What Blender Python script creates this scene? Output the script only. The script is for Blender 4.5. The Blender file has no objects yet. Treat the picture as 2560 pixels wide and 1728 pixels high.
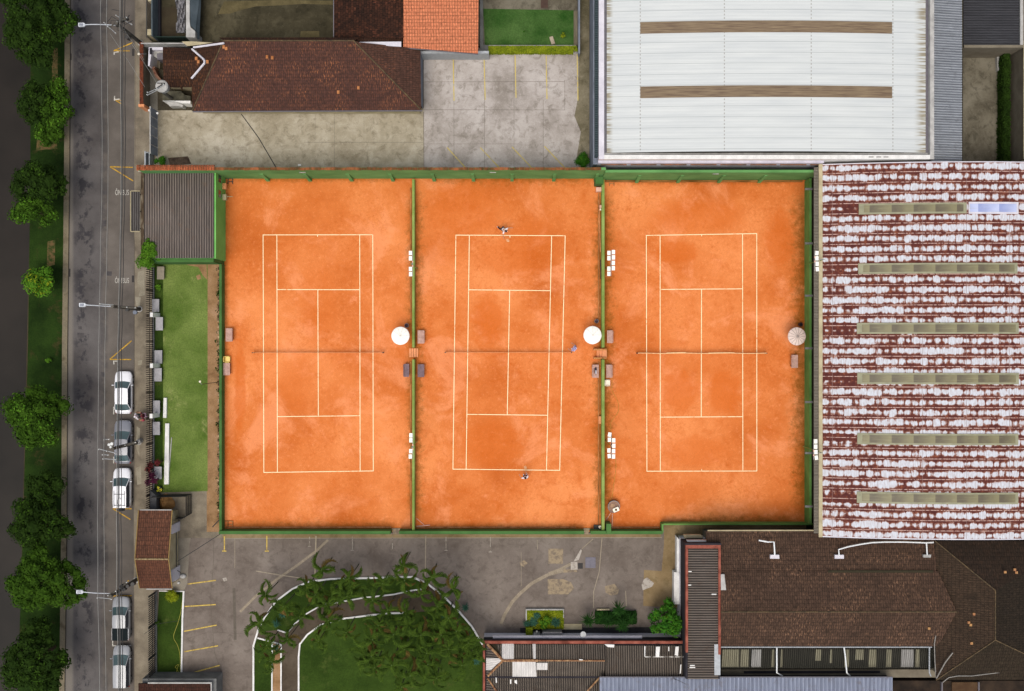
import bpy, math, random
from mathutils import Vector, Matrix
random.seed(7)
PI = math.pi
scene = bpy.context.scene
COL = scene.collection
H = 120.0            # camera height in metres
K = 0.04             # metres per photo pixel on the ground

def G(px, py, z=0.0):
    s = (H - z) / H * K
    return ((px - 1280) * s, (864 - py) * s)
def G3(px, py, z=0.0):
    x, y = G(px, py, z); return (x, y, z)

# ------------------------------------------------------------------ mesh builder
class MB:
    def __init__(s): s.v = []; s.f = []
    def add(s, vs, fs):
        b = len(s.v); s.v += [tuple(p) for p in vs]; s.f += [tuple(i + b for i in f) for f in fs]; return s
    def box(s, x0, y0, z0, x1, y1, z1):
        if x0 > x1: x0, x1 = x1, x0
        if y0 > y1: y0, y1 = y1, y0
        return s.add([(x0,y0,z0),(x1,y0,z0),(x1,y1,z0),(x0,y1,z0),(x0,y0,z1),(x1,y0,z1),(x1,y1,z1),(x0,y1,z1)],
                     [(0,3,2,1),(4,5,6,7),(0,1,5,4),(1,2,6,5),(2,3,7,6),(3,0,4,7)])
    def obox(s, cx, cy, z0, lx, ly, z1, ang):
        c, q = math.cos(ang), math.sin(ang); P = []
        for z in (z0, z1):
            for (a, b) in ((-1,-1),(1,-1),(1,1),(-1,1)):
                x, y = a*lx/2, b*ly/2; P.append((cx + x*c - y*q, cy + x*q + y*c, z))
        return s.add(P, [(0,3,2,1),(4,5,6,7),(0,1,5,4),(1,2,6,5),(2,3,7,6),(3,0,4,7)])
    def pbox(s, px0, py0, px1, py1, z0, z1):
        x0, y0 = G(px0, py0, z1); x1, y1 = G(px1, py1, z1); return s.box(x0, y0, z0, x1, y1, z1)
    def prism(s, pts, z0, z1):
        n = len(pts); vs = [(p[0], p[1], z0) for p in pts] + [(p[0], p[1], z1) for p in pts]
        fs = [tuple(range(n-1, -1, -1)), tuple(range(n, 2*n))]
        for i in range(n):
            j = (i+1) % n; fs.append((i, j, n+j, n+i))
        return s.add(vs, fs)
    def pprism(s, pts, z0, z1): return s.prism([G(p[0], p[1], z1) for p in pts], z0, z1)
    def slab(s, pts, t=.12):
        n = len(pts); vs = [tuple(p) for p in pts] + [(p[0], p[1], p[2]-t) for p in pts]
        fs = [tuple(range(n)), tuple(range(2*n-1, n-1, -1))]
        for i in range(n):
            j = (i+1) % n; fs.append((j, i, n+i, n+j))
        return s.add(vs, fs)
    def cyl(s, x, y, z0, z1, r, n=12, r2=None):
        r2 = r if r2 is None else r2
        vs = [(x+r*math.cos(2*PI*i/n), y+r*math.sin(2*PI*i/n), z0) for i in range(n)] + \
             [(x+r2*math.cos(2*PI*i/n), y+r2*math.sin(2*PI*i/n), z1) for i in range(n)]
        fs = [tuple(range(n-1,-1,-1)), tuple(range(n, 2*n))] + [(i, (i+1)%n, n+(i+1)%n, n+i) for i in range(n)]
        return s.add(vs, fs)
    def tube(s, pts, r, n=6, r2=None):
        pts = [Vector(p) for p in pts]; m = len(pts); vs = []
        for k, p in enumerate(pts):
            d = (pts[min(k+1, m-1)] - pts[max(k-1, 0)])
            if d.length < 1e-6: d = Vector((0,0,1))
            d.normalize(); up = Vector((0,0,1)) if abs(d.z) < .95 else Vector((1,0,0))
            a = d.cross(up).normalized(); b = d.cross(a)
            rr = r if r2 is None else r + (r2-r)*k/max(1, m-1)
            for i in range(n):
                t = 2*PI*i/n; vs.append(p + a*rr*math.cos(t) + b*rr*math.sin(t))
        fs = [tuple(range(n)), tuple(range((m-1)*n + n-1, (m-1)*n-1, -1))]
        for k in range(m-1):
            for i in range(n):
                j = (i+1) % n; fs.append((k*n+i, k*n+j, (k+1)*n+j, (k+1)*n+i))
        return s.add(vs, fs)
    def strip(s, a, b, w, z):
        """flat painted line between two ground points"""
        a = Vector(a); b = Vector(b); d = (b-a).normalized(); n = Vector((-d.y, d.x))*w/2
        return s.add([(a.x+n.x,a.y+n.y,z),(a.x-n.x,a.y-n.y,z),(b.x-n.x,b.y-n.y,z),(b.x+n.x,b.y+n.y,z)], [(0,1,2,3)])
    def pline(s, pts, wpx, z):
        for i in range(len(pts)-1):
            s.strip(G(*pts[i], z), G(*pts[i+1], z), wpx*K, z)
        return s
    def ellip(s, c, r, n=12, m=8):
        vs = []; fs = []
        for j in range(m+1):
            t = PI*j/m
            for i in range(n):
                p = 2*PI*i/n; vs.append((c[0]+r[0]*math.sin(t)*math.cos(p), c[1]+r[1]*math.sin(t)*math.sin(p), c[2]+r[2]*math.cos(t)))
        for j in range(m):
            for i in range(n): fs.append((j*n+i, (j+1)*n+i, (j+1)*n+(i+1)%n, j*n+(i+1)%n))
        return s.add(vs, fs)
    def build(s, name, mat, parent=None, smooth=False, label=None):
        me = bpy.data.meshes.new(name); off = (0,0,0)
        if parent is not None:
            o0 = parent; off = Vector((0,0,0))
            while o0 is not None: off = off + o0.location; o0 = o0.parent
        vs = [(v[0]-off[0], v[1]-off[1], v[2]-off[2]) for v in s.v] if parent is not None else s.v
        me.from_pydata(vs, [], s.f); me.update()
        if smooth:
            for p in me.polygons: p.use_smooth = True
        if isinstance(mat, (list, tuple)):
            for m in mat: me.materials.append(m)
        elif mat: me.materials.append(mat)
        o = bpy.data.objects.new(name, me); COL.objects.link(o)
        if parent is not None: o.parent = parent
        if label: o['label'] = label
        return o

def thing(name, label, cat, loc=(0,0,0), group=None):
    o = bpy.data.objects.new(name, None); COL.objects.link(o); o.location = loc
    o.empty_display_size = .3
    o['label'] = label; o['category'] = cat
    if group: o['group'] = group
    return o
def tag(o, label, cat, group=None, kind=None):
    o['label'] = label; o['category'] = cat
    if group: o['group'] = group
    if kind: o['kind'] = kind
    return o
def struct(name, mb, mat, label=None):
    o = mb.build(name, mat); o['kind'] = 'structure'; return o
def solo(name, mb, mat, label, cat, group=None, smooth=False):
    """thing of one mesh, origin moved to its base"""
    xs = [v[0] for v in mb.v]; ys = [v[1] for v in mb.v]; zs = [v[2] for v in mb.v]
    c = ((min(xs)+max(xs))/2, (min(ys)+max(ys))/2, min(zs))
    mb.v = [(v[0]-c[0], v[1]-c[1], v[2]-c[2]) for v in mb.v]
    o = mb.build(name, mat, smooth=smooth); o.location = c
    return tag(o, label, cat, group)
def copy_tree(o, parent=None):
    c = o.copy(); COL.objects.link(c)
    if parent is not None: c.parent = parent; c.matrix_parent_inverse = o.matrix_parent_inverse.copy()
    for ch in list(o.children): copy_tree(ch, c)
    return c

# ------------------------------------------------------------------ materials
def lin(c):
    c = c/255.0
    return c/12.92 if c <= .04045 else ((c+.055)/1.055)**2.4
LUM = 1.0
def C(r, g, b, f=1.0):
    return tuple(min(.88, lin(v)*f/LUM) for v in (r, g, b)) + (1,)

class NG:
    def __init__(s, name, rough=.9, spec=.2, metal=0):
        s.m = bpy.data.materials.new(name); s.m.use_nodes = True
        s.t = s.m.node_tree; s.t.nodes.clear()
        s.out = s.t.nodes.new('ShaderNodeOutputMaterial'); s.b = s.t.nodes.new('ShaderNodeBsdfPrincipled')
        s.t.links.new(s.b.outputs[0], s.out.inputs[0])
        s.b.inputs['Roughness'].default_value = rough; s.b.inputs['Metallic'].default_value = metal
        s.b.inputs['Specular IOR Level'].default_value = spec
    def n(s, typ): return s.t.nodes.new(typ)
    def put(s, sock, v):
        if isinstance(v, bpy.types.NodeSocket): s.t.links.new(v, sock)
        else: sock.default_value = v
    def pos(s): return s.n('ShaderNodeNewGeometry').outputs['Position']
    def objc(s): return s.n('ShaderNodeTexCoord').outputs['Object']
    def xyz(s, v):
        q = s.n('ShaderNodeSeparateXYZ'); s.put(q.inputs[0], v); return q.outputs
    def comb(s, x, y, z=0.0):
        q = s.n('ShaderNodeCombineXYZ'); s.put(q.inputs[0], x); s.put(q.inputs[1], y); s.put(q.inputs[2], z); return q.outputs[0]
    def ma(s, op, a, b=0.0, c=0.0, clamp=False):
        q = s.n('ShaderNodeMath'); q.operation = op; q.use_clamp = clamp
        s.put(q.inputs[0], a); s.put(q.inputs[1], b); s.put(q.inputs[2], c); return q.outputs[0]
    def mp(s, v, loc=(0,0,0), scale=(1,1,1), rot=(0,0,0)):
        q = s.n('ShaderNodeMapping'); s.put(q.inputs['Vector'], v); q.inputs['Location'].default_value = loc
        q.inputs['Scale'].default_value = scale; q.inputs['Rotation'].default_value = rot; return q.outputs[0]
    def noise(s, v, sc, det=4, ro=.55, dist=0):
        q = s.n('ShaderNodeTexNoise'); s.put(q.inputs['Vector'], v); q.inputs['Scale'].default_value = sc
        q.inputs['Detail'].default_value = det; q.inputs['Roughness'].default_value = ro
        q.inputs['Distortion'].default_value = dist; return q.outputs[0]
    def ramp(s, f, stops, interp='LINEAR'):
        q = s.n('ShaderNodeValToRGB'); s.put(q.inputs[0], f); e = q.color_ramp.elements
        q.color_ramp.interpolation = interp
        while len(e) < len(stops): e.new(.5)
        for i, (p, c) in enumerate(stops):
            e[i].position = p; e[i].color = c if len(c) == 4 else tuple(c)+(1,)
        return q.outputs[0]
    def sm(s, f, a, b):
        q = s.n('ShaderNodeMapRange'); q.interpolation_type = 'SMOOTHSTEP'; s.put(q.inputs[0], f)
        q.inputs[1].default_value = a; q.inputs[2].default_value = b; return q.outputs[0]
    def mix(s, f, a, b, bt='MIX'):
        q = s.n('ShaderNodeMix'); q.data_type = 'RGBA'; q.blend_type = bt
        s.put(q.inputs[0], f); s.put(q.inputs[6], a); s.put(q.inputs[7], b); return q.outputs[2]
    def col(s, c): s.put(s.b.inputs['Base Color'], c)
    def bump(s, h, strength=.3, dist=.05):
        q = s.n('ShaderNodeBump'); q.inputs['Strength'].default_value = strength; q.inputs['Distance'].default_value = dist
        s.put(q.inputs['Height'], h); s.put(s.b.inputs['Normal'], q.outputs[0])

def plain(name, c, rough=.6, metal=0, spec=.4, var=.15, sc=3.0):
    g = NG(name, rough, spec, metal)
    n = g.noise(g.objc(), sc, 3)
    k = g.ramp(n, [(.3, tuple(x*(1-var) for x in c[:3])), (.7, tuple(min(.9, x*(1+var)) for x in c[:3]))])
    g.col(k); return g.m
def mottled(name, cols, sc=.5, fine=.25, fsc=12, rough=.95, bump=.15, det=6, stretch=(1,1,1), ro=.6, joints=None):
    g = NG(name, rough); p = g.pos(); v = g.mp(p, scale=stretch)
    a = g.noise(v, sc, det, ro); b = g.noise(v, fsc, 3, .7)
    n = len(cols); st = [(.34 + .32*i/(n-1), cols[i]) for i in range(n)]
    c = g.ramp(a, st)
    k = g.ramp(b, [(.3, (1-fine,)*3), (.7, (1+fine*.5,)*3)])
    c = g.mix(1.0, c, k, 'MULTIPLY')
    g.col(c); g.bump(b, bump, .03); return g.m

def grassmat(name, dark, light, patch=None, sc=.25):
    g = NG(name, 1.0, .1); p = g.pos()
    a = g.noise(p, sc, 5, .6); b = g.noise(p, 8, 4, .7)
    c = g.ramp(a, [(.35, dark), (.65, light)])
    if patch: c = g.mix(g.sm(g.noise(g.mp(p, (31,7,0)), sc*1.7, 6, .7), .55, .72), c, patch)
    c = g.mix(1, c, g.ramp(b, [(.25, (.6,.6,.6)), (.75, (1.25,1.25,1.2))]), 'MULTIPLY')
    g.col(c); g.bump(b, .5, .06); return g.m

def tilemat(name, base, base2, dark, hi, axis='y', row=.36, colw=.24, hiamt=.5, mort=.022, moss=None, seed=0):
    """roof tiles. axis = world axis the slope runs along; rows lie across it"""
    g = NG(name, .95, .15); x, y, z = g.xyz(g.pos())
    v = g.comb(x, y) if axis == 'y' else g.comb(y, x)
    q = g.n('ShaderNodeTexBrick'); g.put(q.inputs['Vector'], v)
    q.offset = 0.5 if row < .3 else 0.0; q.squash = 1; q.inputs['Color1'].default_value = base; q.inputs['Color2'].default_value = base2
    q.inputs['Mortar'].default_value = dark; q.inputs['Scale'].default_value = 1
    q.inputs['Mortar Size'].default_value = mort; q.inputs['Mortar Smooth'].default_value = .6
    q.inputs['Brick Width'].default_value = colw; q.inputs['Row Height'].default_value = row
    p = g.pos()
    big = g.noise(g.mp(p, (seed, seed*2, 0)), .35, 5, .65)
    vv = g.mp(v, scale=(1/colw, 1/row, 1))
    wn = g.n('ShaderNodeTexWhiteNoise'); wn.noise_dimensions = '2D'
    fl = g.n('ShaderNodeVectorMath'); fl.operation = 'FLOOR'; g.put(fl.inputs[0], vv); g.put(wn.inputs['Vector'], fl.outputs[0])
    stk = g.noise(g.mp(v, scale=(11, 2.6, 1)), 1.0, 3, .6)
    f = g.ma('MULTIPLY', g.sm(stk, .50, .72), g.ma('MULTIPLY', g.sm(big, .40, .66), hiamt*1.7), clamp=True)
    c = g.mix(g.ma('MULTIPLY', g.sm(wn.outputs[0], .0, 1.0), .5), q.outputs['Color'], base2)
    c = g.mix(f, c, hi)
    c = g.mix(1, c, g.ramp(g.noise(g.mp(v, scale=(7, 3, 1)), 1.0, 4, .7), [(.32, (.58,.58,.58)), (.68, (1.42,1.4,1.38))]), 'MULTIPLY')
    mf = q.outputs['Fac']
    c = g.mix(g.ma('MULTIPLY', mf, .42), c, dark)
    c = g.mix(g.ma('MULTIPLY', g.sm(g.noise(g.mp(p, (9+seed, 3, 0)), .8, 6, .7), .5, .75), .6), c, moss if moss else dark)
    g.col(c); g.bump(g.ma('SUBTRACT', 1.0, mf), .5, .04); return g.m

def corrmat(name, light, dark, axis='x', pitch=.24, rust=None, rustamt=.5, streak=True, rough=.85, metal=0, bumpd=.03, sh=1.0):
    """sheets whose ribs repeat along world axis 'axis'"""
    g = NG(name, rough, .2, metal); x, y, z = g.xyz(g.pos()); u = x if axis == 'x' else y; w = y if axis == 'x' else x
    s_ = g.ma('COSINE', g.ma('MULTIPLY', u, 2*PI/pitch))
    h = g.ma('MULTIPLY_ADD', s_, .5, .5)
    c = g.mix(g.ma('POWER', h, sh), dark, light)  # dark valleys stand in for weak rib shading, along with dirt
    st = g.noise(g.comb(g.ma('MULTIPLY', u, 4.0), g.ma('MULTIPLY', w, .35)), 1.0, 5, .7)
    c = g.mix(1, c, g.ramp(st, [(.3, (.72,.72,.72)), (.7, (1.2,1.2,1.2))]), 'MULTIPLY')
    if rust:
        r = g.noise(g.pos(), 1.3, 7, .75)
        c = g.mix(g.ma('MULTIPLY', g.sm(r, .52, .7), rustamt), c, rust)
    g.col(c); g.bump(h, .7, bumpd); return g.m

def claymat(name, seed, dark_amt, stains=(), green=()):
    g = NG(name, 1.0, .05); p = g.mp(g.pos(), (seed*13.7, seed*5.1, 0)); q = g.pos(); x, y, z = g.xyz(q)
    a = g.noise(p, .09, 6, .6); b = g.noise(g.mp(p, (50,0,0)), .8, 8, .68, .4); f = g.noise(p, 14, 3, .7)
    c = g.ramp(a, [(.34, C(188,97,42)), (.47, C(206,115,58)), (.64, C(224,137,80))])
    c = g.mix(g.ma('MULTIPLY', g.sm(b, .47, .72), dark_amt), c, C(190,92,30))
    n4 = g.noise(g.mp(p, (11,4,0)), 3.2, 6, .78, .3)
    c = g.mix(g.ma('MULTIPLY', g.ma('MULTIPLY', g.sm(n4, .5, .66), g.sm(g.noise(g.mp(p, (5,71,0)), .16, 4, .6), .42, .6)), .45), c, C(180,84,28))
    c = g.mix(g.ma('MULTIPLY', g.sm(n4, .46, .34), .3), c, C(240,158,104))
    c = g.mix(g.ma('MULTIPLY', g.sm(g.noise(g.mp(p, (0,80,0), (1,1,1)), .35, 8, .75), .57, .72), .45), c, C(242,158,112))
    c = g.mix(g.ma('MULTIPLY', g.sm(g.noise(g.mp(p, (90,12,0)), .16, 7, .7, .5), .5, .66), .5), c, C(238,156,108))
    # play-worn damp patches behind the baselines and mossy dirt along the walls
    m = 0.0
    for (cx, cy, rx, ry, k) in stains:
        dx = g.ma('DIVIDE', g.ma('SUBTRACT', x, cx), rx); dy = g.ma('DIVIDE', g.ma('SUBTRACT', y, cy), ry)
        d = g.ma('SQRT', g.ma('ADD', g.ma('MULTIPLY', dx, dx), g.ma('MULTIPLY', dy, dy)))
        d = g.ma('ADD', d, g.ma('MULTIPLY', g.ma('SUBTRACT', b, .5), 1.6))
        m = g.ma('MAXIMUM', m, g.ma('MULTIPLY', g.sm(d, 1.0, .55), k))
    c = g.mix(m, c, C(200,98,34))
    n2 = g.noise(g.mp(p, (0,33,0)), 1.5, 9, .8)
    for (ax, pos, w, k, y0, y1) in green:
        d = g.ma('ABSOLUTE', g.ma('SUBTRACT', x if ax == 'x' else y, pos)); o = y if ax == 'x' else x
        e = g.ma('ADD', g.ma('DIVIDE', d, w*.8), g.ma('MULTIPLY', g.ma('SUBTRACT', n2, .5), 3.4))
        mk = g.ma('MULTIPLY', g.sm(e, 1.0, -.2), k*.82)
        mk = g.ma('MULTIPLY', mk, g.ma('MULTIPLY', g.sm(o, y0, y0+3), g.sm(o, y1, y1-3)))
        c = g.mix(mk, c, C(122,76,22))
    c = g.mix(1, c, g.ramp(f, [(.3, (.88,.88,.88)), (.7, (1.07,1.07,1.07))]), 'MULTIPLY')
    # drag-broom ring marks
    v = g.n('ShaderNodeTexVoronoi'); v.feature = 'DISTANCE_TO_EDGE'; v.inputs['Scale'].default_value = 1.1
    g.put(v.inputs['Vector'], g.mix(.35, p, g.comb(b, f)))
    sc_ = g.ma('MULTIPLY', g.sm(v.outputs['Distance'], .03, .0), g.ma('MULTIPLY', g.sm(n2, .5, .62), .45))
    c = g.mix(sc_, c, C(176,82,30))
    g.col(c); g.bump(f, .15, .02); return g.m

def rustroof(name):
    g = NG(name, .8, .2); x, y, z = g.xyz(g.pos()); PX = .672; PY = .962
    nz = g.noise(g.pos(), 1.6, 5, .7); nz2 = g.noise(g.mp(g.pos(), (9,9,0)), 5, 3, .6)
    v0 = g.ma('DIVIDE', y, PY); row = g.ma('FLOOR', v0); v = g.ma('SUBTRACT', v0, row)
    wr = g.n('ShaderNodeTexWhiteNoise'); wr.noise_dimensions = '1D'; g.put(wr.inputs['W'], row)
    u0 = g.ma('ADD', g.ma('DIVIDE', x, PX), g.ma('MULTIPLY', wr.outputs[0], .35)); cu = g.ma('FLOOR', u0); u = g.ma('SUBTRACT', u0, cu)
    wc = g.n('ShaderNodeTexWhiteNoise'); wc.noise_dimensions = '2D'; g.put(wc.inputs['Vector'], g.comb(cu, row))
    wv = g.ma('MULTIPLY', wc.outputs[0], 1.0)
    du = g.ma('MULTIPLY', g.ma('SUBTRACT', u, .5), 1.0); dv = g.ma('MULTIPLY', g.ma('SUBTRACT', v, .46), 1.98)
    d = g.ma('SQRT', g.ma('ADD', g.ma('MULTIPLY', du, du), g.ma('MULTIPLY', dv, dv)))
    n3 = g.noise(g.comb(g.ma('MULTIPLY', x, 7), g.ma('MULTIPLY', y, 1.6)), 1, 3, .65)
    big = g.noise(g.comb(g.ma('MULTIPLY', x, .55), g.ma('MULTIPLY', y, 1.1)), 1, 4, .6)
    t = g.ma('SUBTRACT', g.ma('ADD', .90, g.ma('MULTIPLY', g.ma('SUBTRACT', wv, .5), .36)), d)
    t = g.ma('ADD', t, g.ma('MULTIPLY', g.ma('SUBTRACT', nz, .5), .8))
    t = g.ma('ADD', t, g.ma('MULTIPLY', g.ma('SUBTRACT', n3, .5), .7))
    t = g.ma('ADD', t, g.ma('MULTIPLY', g.ma('SUBTRACT', big, .5), 1.3))
    for (a_, b_) in ((508,535),(658,684),(807,835),(932,960),(1084,1112),(1231,1259)):
        ya_, yb_ = G(0,b_,6.6)[1], G(0,a_,6.6)[1]
        mk_ = g.ma('MULTIPLY', g.ma('MULTIPLY', g.sm(y, ya_-.1, ya_+.1), g.sm(y, yb_+.1, yb_-.1)), g.sm(x, G(2150,0,6.6)[0], G(2144,0,6.6)[0]))
        t = g.ma('SUBTRACT', t, g.ma('MULTIPLY', mk_, .4))
    cr_ = g.noise(g.mp(g.pos(), (3,8,0)), 2.4, 4, .7)
    rustc = g.ramp(cr_, [(.38, C(74,34,32)), (.56, C(90,44,36)), (.72, C(128,70,46))])
    c = g.ramp(t, [(.15, (0,0,0)), (.30, (.55,.55,.55)), (.44, (1,1,1))])
    c = g.mix(c, rustc, g.mix(g.sm(t, .26, .56), C(150,104,84), g.mix(g.sm(n3, .35, .65), C(182,178,182), C(198,202,210))))
    seam = g.sm(g.ma('ABSOLUTE', g.ma('SUBTRACT', v, .955)), .05, .02)
    c = g.mix(g.ma('MULTIPLY', seam, g.sm(nz2, .35, .55)), c, C(190,158,146))
    sx = g.ma('SUBTRACT', g.ma('DIVIDE', x, 4.05), g.ma('FLOOR', g.ma('DIVIDE', x, 4.05)))
    c = g.mix(g.ma('MULTIPLY', g.sm(g.ma('ABSOLUTE', g.ma('SUBTRACT', sx, .5)), .012, .004), .5), c, C(130,104,98))
    g.col(c); g.bump(g.ma('COSINE', g.ma('MULTIPLY', x, 2*PI/.168)), .25, .02); return g.m

def leafmat(name, c1, c2, c3=None, sc=1.2, rough=.9):
    g = NG(name, .9, .08); p = g.pos()
    a = g.noise(p, sc, 3, .6); b = g.noise(g.mp(p, (3,5,1)), 9, 2, .6)
    st = [(.35, c1), (.62, c2)] + ([(.78, c3)] if c3 else [])
    c = g.ramp(g.ma('ADD', g.ma('MULTIPLY', a, .55), g.ma('MULTIPLY', b, .45)), st)
    g.col(c)
    return g.m

def worn(name, c, base, amt):
    g = NG(name, .9, .1); n = g.noise(g.pos(), 2.2, 6, .75); g.col(g.mix(g.sm(n, amt-.08, amt+.1), c, base)); return g.m
M = {}  # verge, canal, leaves and edge roofs carry lens falloff in their colours
M['soil'] = mottled('soil', [C(48,42,30), C(70,62,46)], .3)
M['water'] = None
g = NG('muddy_water', .45, .12); nn = g.noise(g.pos(), .12, 3); g.col(g.ramp(nn, [(.35, C(24,21,18)), (.65, C(38,33,29))])); g.bump(g.noise(g.pos(), 1.2, 3), .12, .05); M['water'] = g.m
M['verge'] = grassmat('verge_grass', C(22,38,10), C(40,60,20), C(62,56,32), .35)
M['lawn'] = grassmat('lawn_grass', C(74,96,36), C(112,128,66), C(142,146,92), .2)
M['lawn_ne'] = grassmat('courtyard_grass', C(40,74,26), C(76,104,54), None, .3)
M['lawn_s'] = grassmat('garden_grass', C(40,58,18), C(58,78,28), C(72,82,38), .3)
M['path'] = worn('footpath_dirt', C(96,78,50), C(44,58,24), .5)
M['kerbstone'] = mottled('worn_kerb', [C(92,82,64), C(120,110,90), C(104,96,80)], .9)
M['dirt'] = mottled('dirt_path', [C(118,88,58), C(146,114,80), C(158,126,96)], .5)

# asphalt with tar patches, brownish right lane
def asphalt():
    g = NG('road_asphalt', .95, .15); p = g.pos(); x, y, z = g.xyz(p)
    a = g.noise(p, .18, 6, .6); f = g.noise(p, 16, 3, .75)
    c = g.ramp(a, [(.35, C(72,68,67)), (.65, C(100,96,94))])
    lane = g.sm(x, -41.4, -40.6)
    c = g.mix(g.ma('MULTIPLY', lane, .75), c, g.ramp(a, [(.35, C(80,74,67)), (.65, C(110,102,94))]))
    gut = g.sm(x, -43.75, -44.15)
    c = g.mix(g.ma('MULTIPLY', gut, .85), c, C(116,110,102))
    t = g.noise(g.mp(p, scale=(1.0,.8,1)), .75, 7, .72)
    band = g.ma('MULTIPLY', g.sm(x, -44.2, -43.2), g.sm(x, -41.5, -42.4))
    c = g.mix(g.ma('MULTIPLY', g.ma('MULTIPLY', g.sm(t, .5, .6), band), .75), c, C(42,41,46))
    band2 = g.ma('MULTIPLY', g.sm(x, -41.3, -41.1), g.sm(x, -40.3, -40.6))
    c = g.mix(g.ma('MULTIPLY', g.ma('MULTIPLY', g.sm(t, .42, .6), band2), .45), c, C(52,52,56))
    c = g.mix(1, c, g.ramp(f, [(.3, (.82,.82,.82)), (.7, (1.15,1.15,1.15))]), 'MULTIPLY')
    g.col(c); g.bump(f, .2, .02); return g.m
M['asphalt'] = asphalt()
M['pavement'] = mottled('pavement_concrete', [C(96,88,76), C(124,114,98), C(142,132,114)], .45, .2)
def yardmat(name, cols, edge, cracks=False):
    g = NG(name, .95, .1); p = g.pos()
    a = g.noise(p, .22, 8, .66, .3); b = g.noise(g.mp(p, (7,3,0)), 1.1, 8, .72, .6); f = g.noise(p, 14, 3, .7)
    c = g.ramp(a, [(.33 + .34*i/(len(cols)-1), cols[i]) for i in range(len(cols))])
    c = g.mix(g.ma('MULTIPLY', g.sm(b, .48, .66), .6), c, edge)
    c = g.mix(g.ma('MULTIPLY', g.sm(g.noise(g.mp(p, (21,9,0)), 2.6, 7, .75), .52, .66), .35), c, cols[-1])
    c = g.mix(1, c, g.ramp(f, [(.3, (.88,.88,.88)), (.7, (1.08,1.08,1.08))]), 'MULTIPLY')
    if cracks:
        v = g.n('ShaderNodeTexVoronoi'); v.feature = 'DISTANCE_TO_EDGE'; v.inputs['Scale'].default_value = .22
        g.put(v.inputs['Vector'], g.mix(.12, p, g.comb(b, a)))
        c = g.mix(g.ma('MULTIPLY', g.sm(v.outputs['Distance'], .006, .001), .35), c, C(70,62,54))
    g.col(c); g.bump(f, .15, .02); return g.m
M['yard'] = yardmat('yard_concrete', [C(132,122,102), C(162,153,134), C(188,180,164)], C(112,102,82))
M['yard_pale'] = yardmat('parking_concrete', [C(140,132,124), C(170,162,156), C(190,183,178)], C(116,108,98))
M['yard_stain'] = yardmat('stained_concrete', [C(92,86,66), C(120,112,92), C(150,142,122)], C(74,68,50))
M['yard_dark'] = yardmat('mossy_concrete', [C(48,44,32), C(66,61,46), C(88,82,64)], C(38,36,26), False)
M['yard_ne'] = yardmat('blotched_concrete', [C(74,68,56), C(104,98,84), C(122,116,102)], C(58,54,44), False)
M['lot'] = yardmat('parking_asphalt', [C(98,88,80), C(114,104,96), C(130,120,111)], C(88,79,71))
M['lot_brown'] = yardmat('brown_concrete', [C(112,94,66), C(132,112,82), C(146,128,98)], C(98,84,56))
M['garden_path'] = yardmat('garden_path_concrete', [C(66,56,46), C(80,70,58), C(90,80,68)], C(58,50,40), False)
M['patch'] = worn('cement_patch', C(146,130,106), C(112,100,88), .52)
M['patch_w'] = worn('white_cement', C(168,160,150), C(128,118,108), .56)
M['yellow'] = mottled('yellow_paint', [C(150,128,76), C(196,168,84), C(206,180,96)], 3.0, .3)
M['road_yellow'] = mottled('road_yellow_paint', [C(150,116,40), C(204,160,54)], 3.0, .3)
M['road_white'] = mottled('road_white_paint', [C(150,146,138), C(206,202,192)], 4.0, .3)
M['line'] = worn('court_tape', C(250,228,184), C(226,152,96), .6)
M['faint'] = worn('worn_paint', C(168,160,148), C(104,95,86), .5)
M['joint'] = plain('dark_joint', C(92,84,74), .9)
M['joint_l'] = plain('light_joint', C(150,138,118), .9)
M['drain'] = plain('drain_iron', C(42,38,36), .7)
M['white'] = mottled('white_paint', [C(206,204,200), C(228,226,222)], 1.5, .1)
M['white_lav'] = mottled('whitewashed_wall', [C(192,188,196), C(214,210,216)], .8, .12)
M['offwhite'] = mottled('weathered_white', [C(150,148,144), C(182,180,176)], 1.2, .15)
M['cream'] = mottled('cream_plaster', [C(160,148,118), C(186,174,142)], 1.0, .1)
M['beigewall'] = mottled('beige_wall', [C(104,96,82), C(124,116,100)], .8, .1)
M['grey_wall'] = mottled('grey_wall', [C(96,96,94), C(122,122,120)], .8, .15)
M['bluegrey'] = mottled('blue_grey_panel', [C(104,110,122), C(132,138,150)], .8, .12)
M['darkwall'] = mottled('black_wall', [C(40,38,42), C(52,50,56)], .8, .12)
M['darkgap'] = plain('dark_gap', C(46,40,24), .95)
M['green'] = mottled('green_wall_lifted', [C(68,108,60,1.5), C(86,130,76,1.5)], .35, .08)  # green brightened so upright faces look lit; light put into the colour
M['green_h'] = mottled('green_wall_unlifted', [C(60,96,48), C(78,116,62)], .35, .08)  # same green without the brightening, for tops open to the sky
M['green_d'] = mottled('green_wall_shabby', [C(56,92,44), C(74,112,58)], .5, .1)
M['green_y'] = mottled('green_wall_top', [C(112,132,62), C(140,160,88)], .6, .12)
M['green_east'] = mottled('green_wall_east_lifted', [C(74,112,52,1.2), C(98,138,72,1.2)], .5, .12)  # brightened to offset the east wall's shade in its colour
M['coping'] = tilemat('coping_tiles', C(186,104,68), C(150,84,56), C(92,62,36), C(214,138,98), 'y', .5, .25, .6)
M['coping_old'] = mottled('old_coping', [C(78,60,34), C(108,70,40), C(150,92,56)], 1.6, .3, stretch=(1,.4,1))
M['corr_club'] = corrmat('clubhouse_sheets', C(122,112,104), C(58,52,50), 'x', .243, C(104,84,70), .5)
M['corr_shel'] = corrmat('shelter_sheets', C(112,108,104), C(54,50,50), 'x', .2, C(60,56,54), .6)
M['corr_s'] = corrmat('fibre_cement_sheets', C(108,98,88), C(44,40,36), 'x', .222, C(70,56,44), .5)
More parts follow.
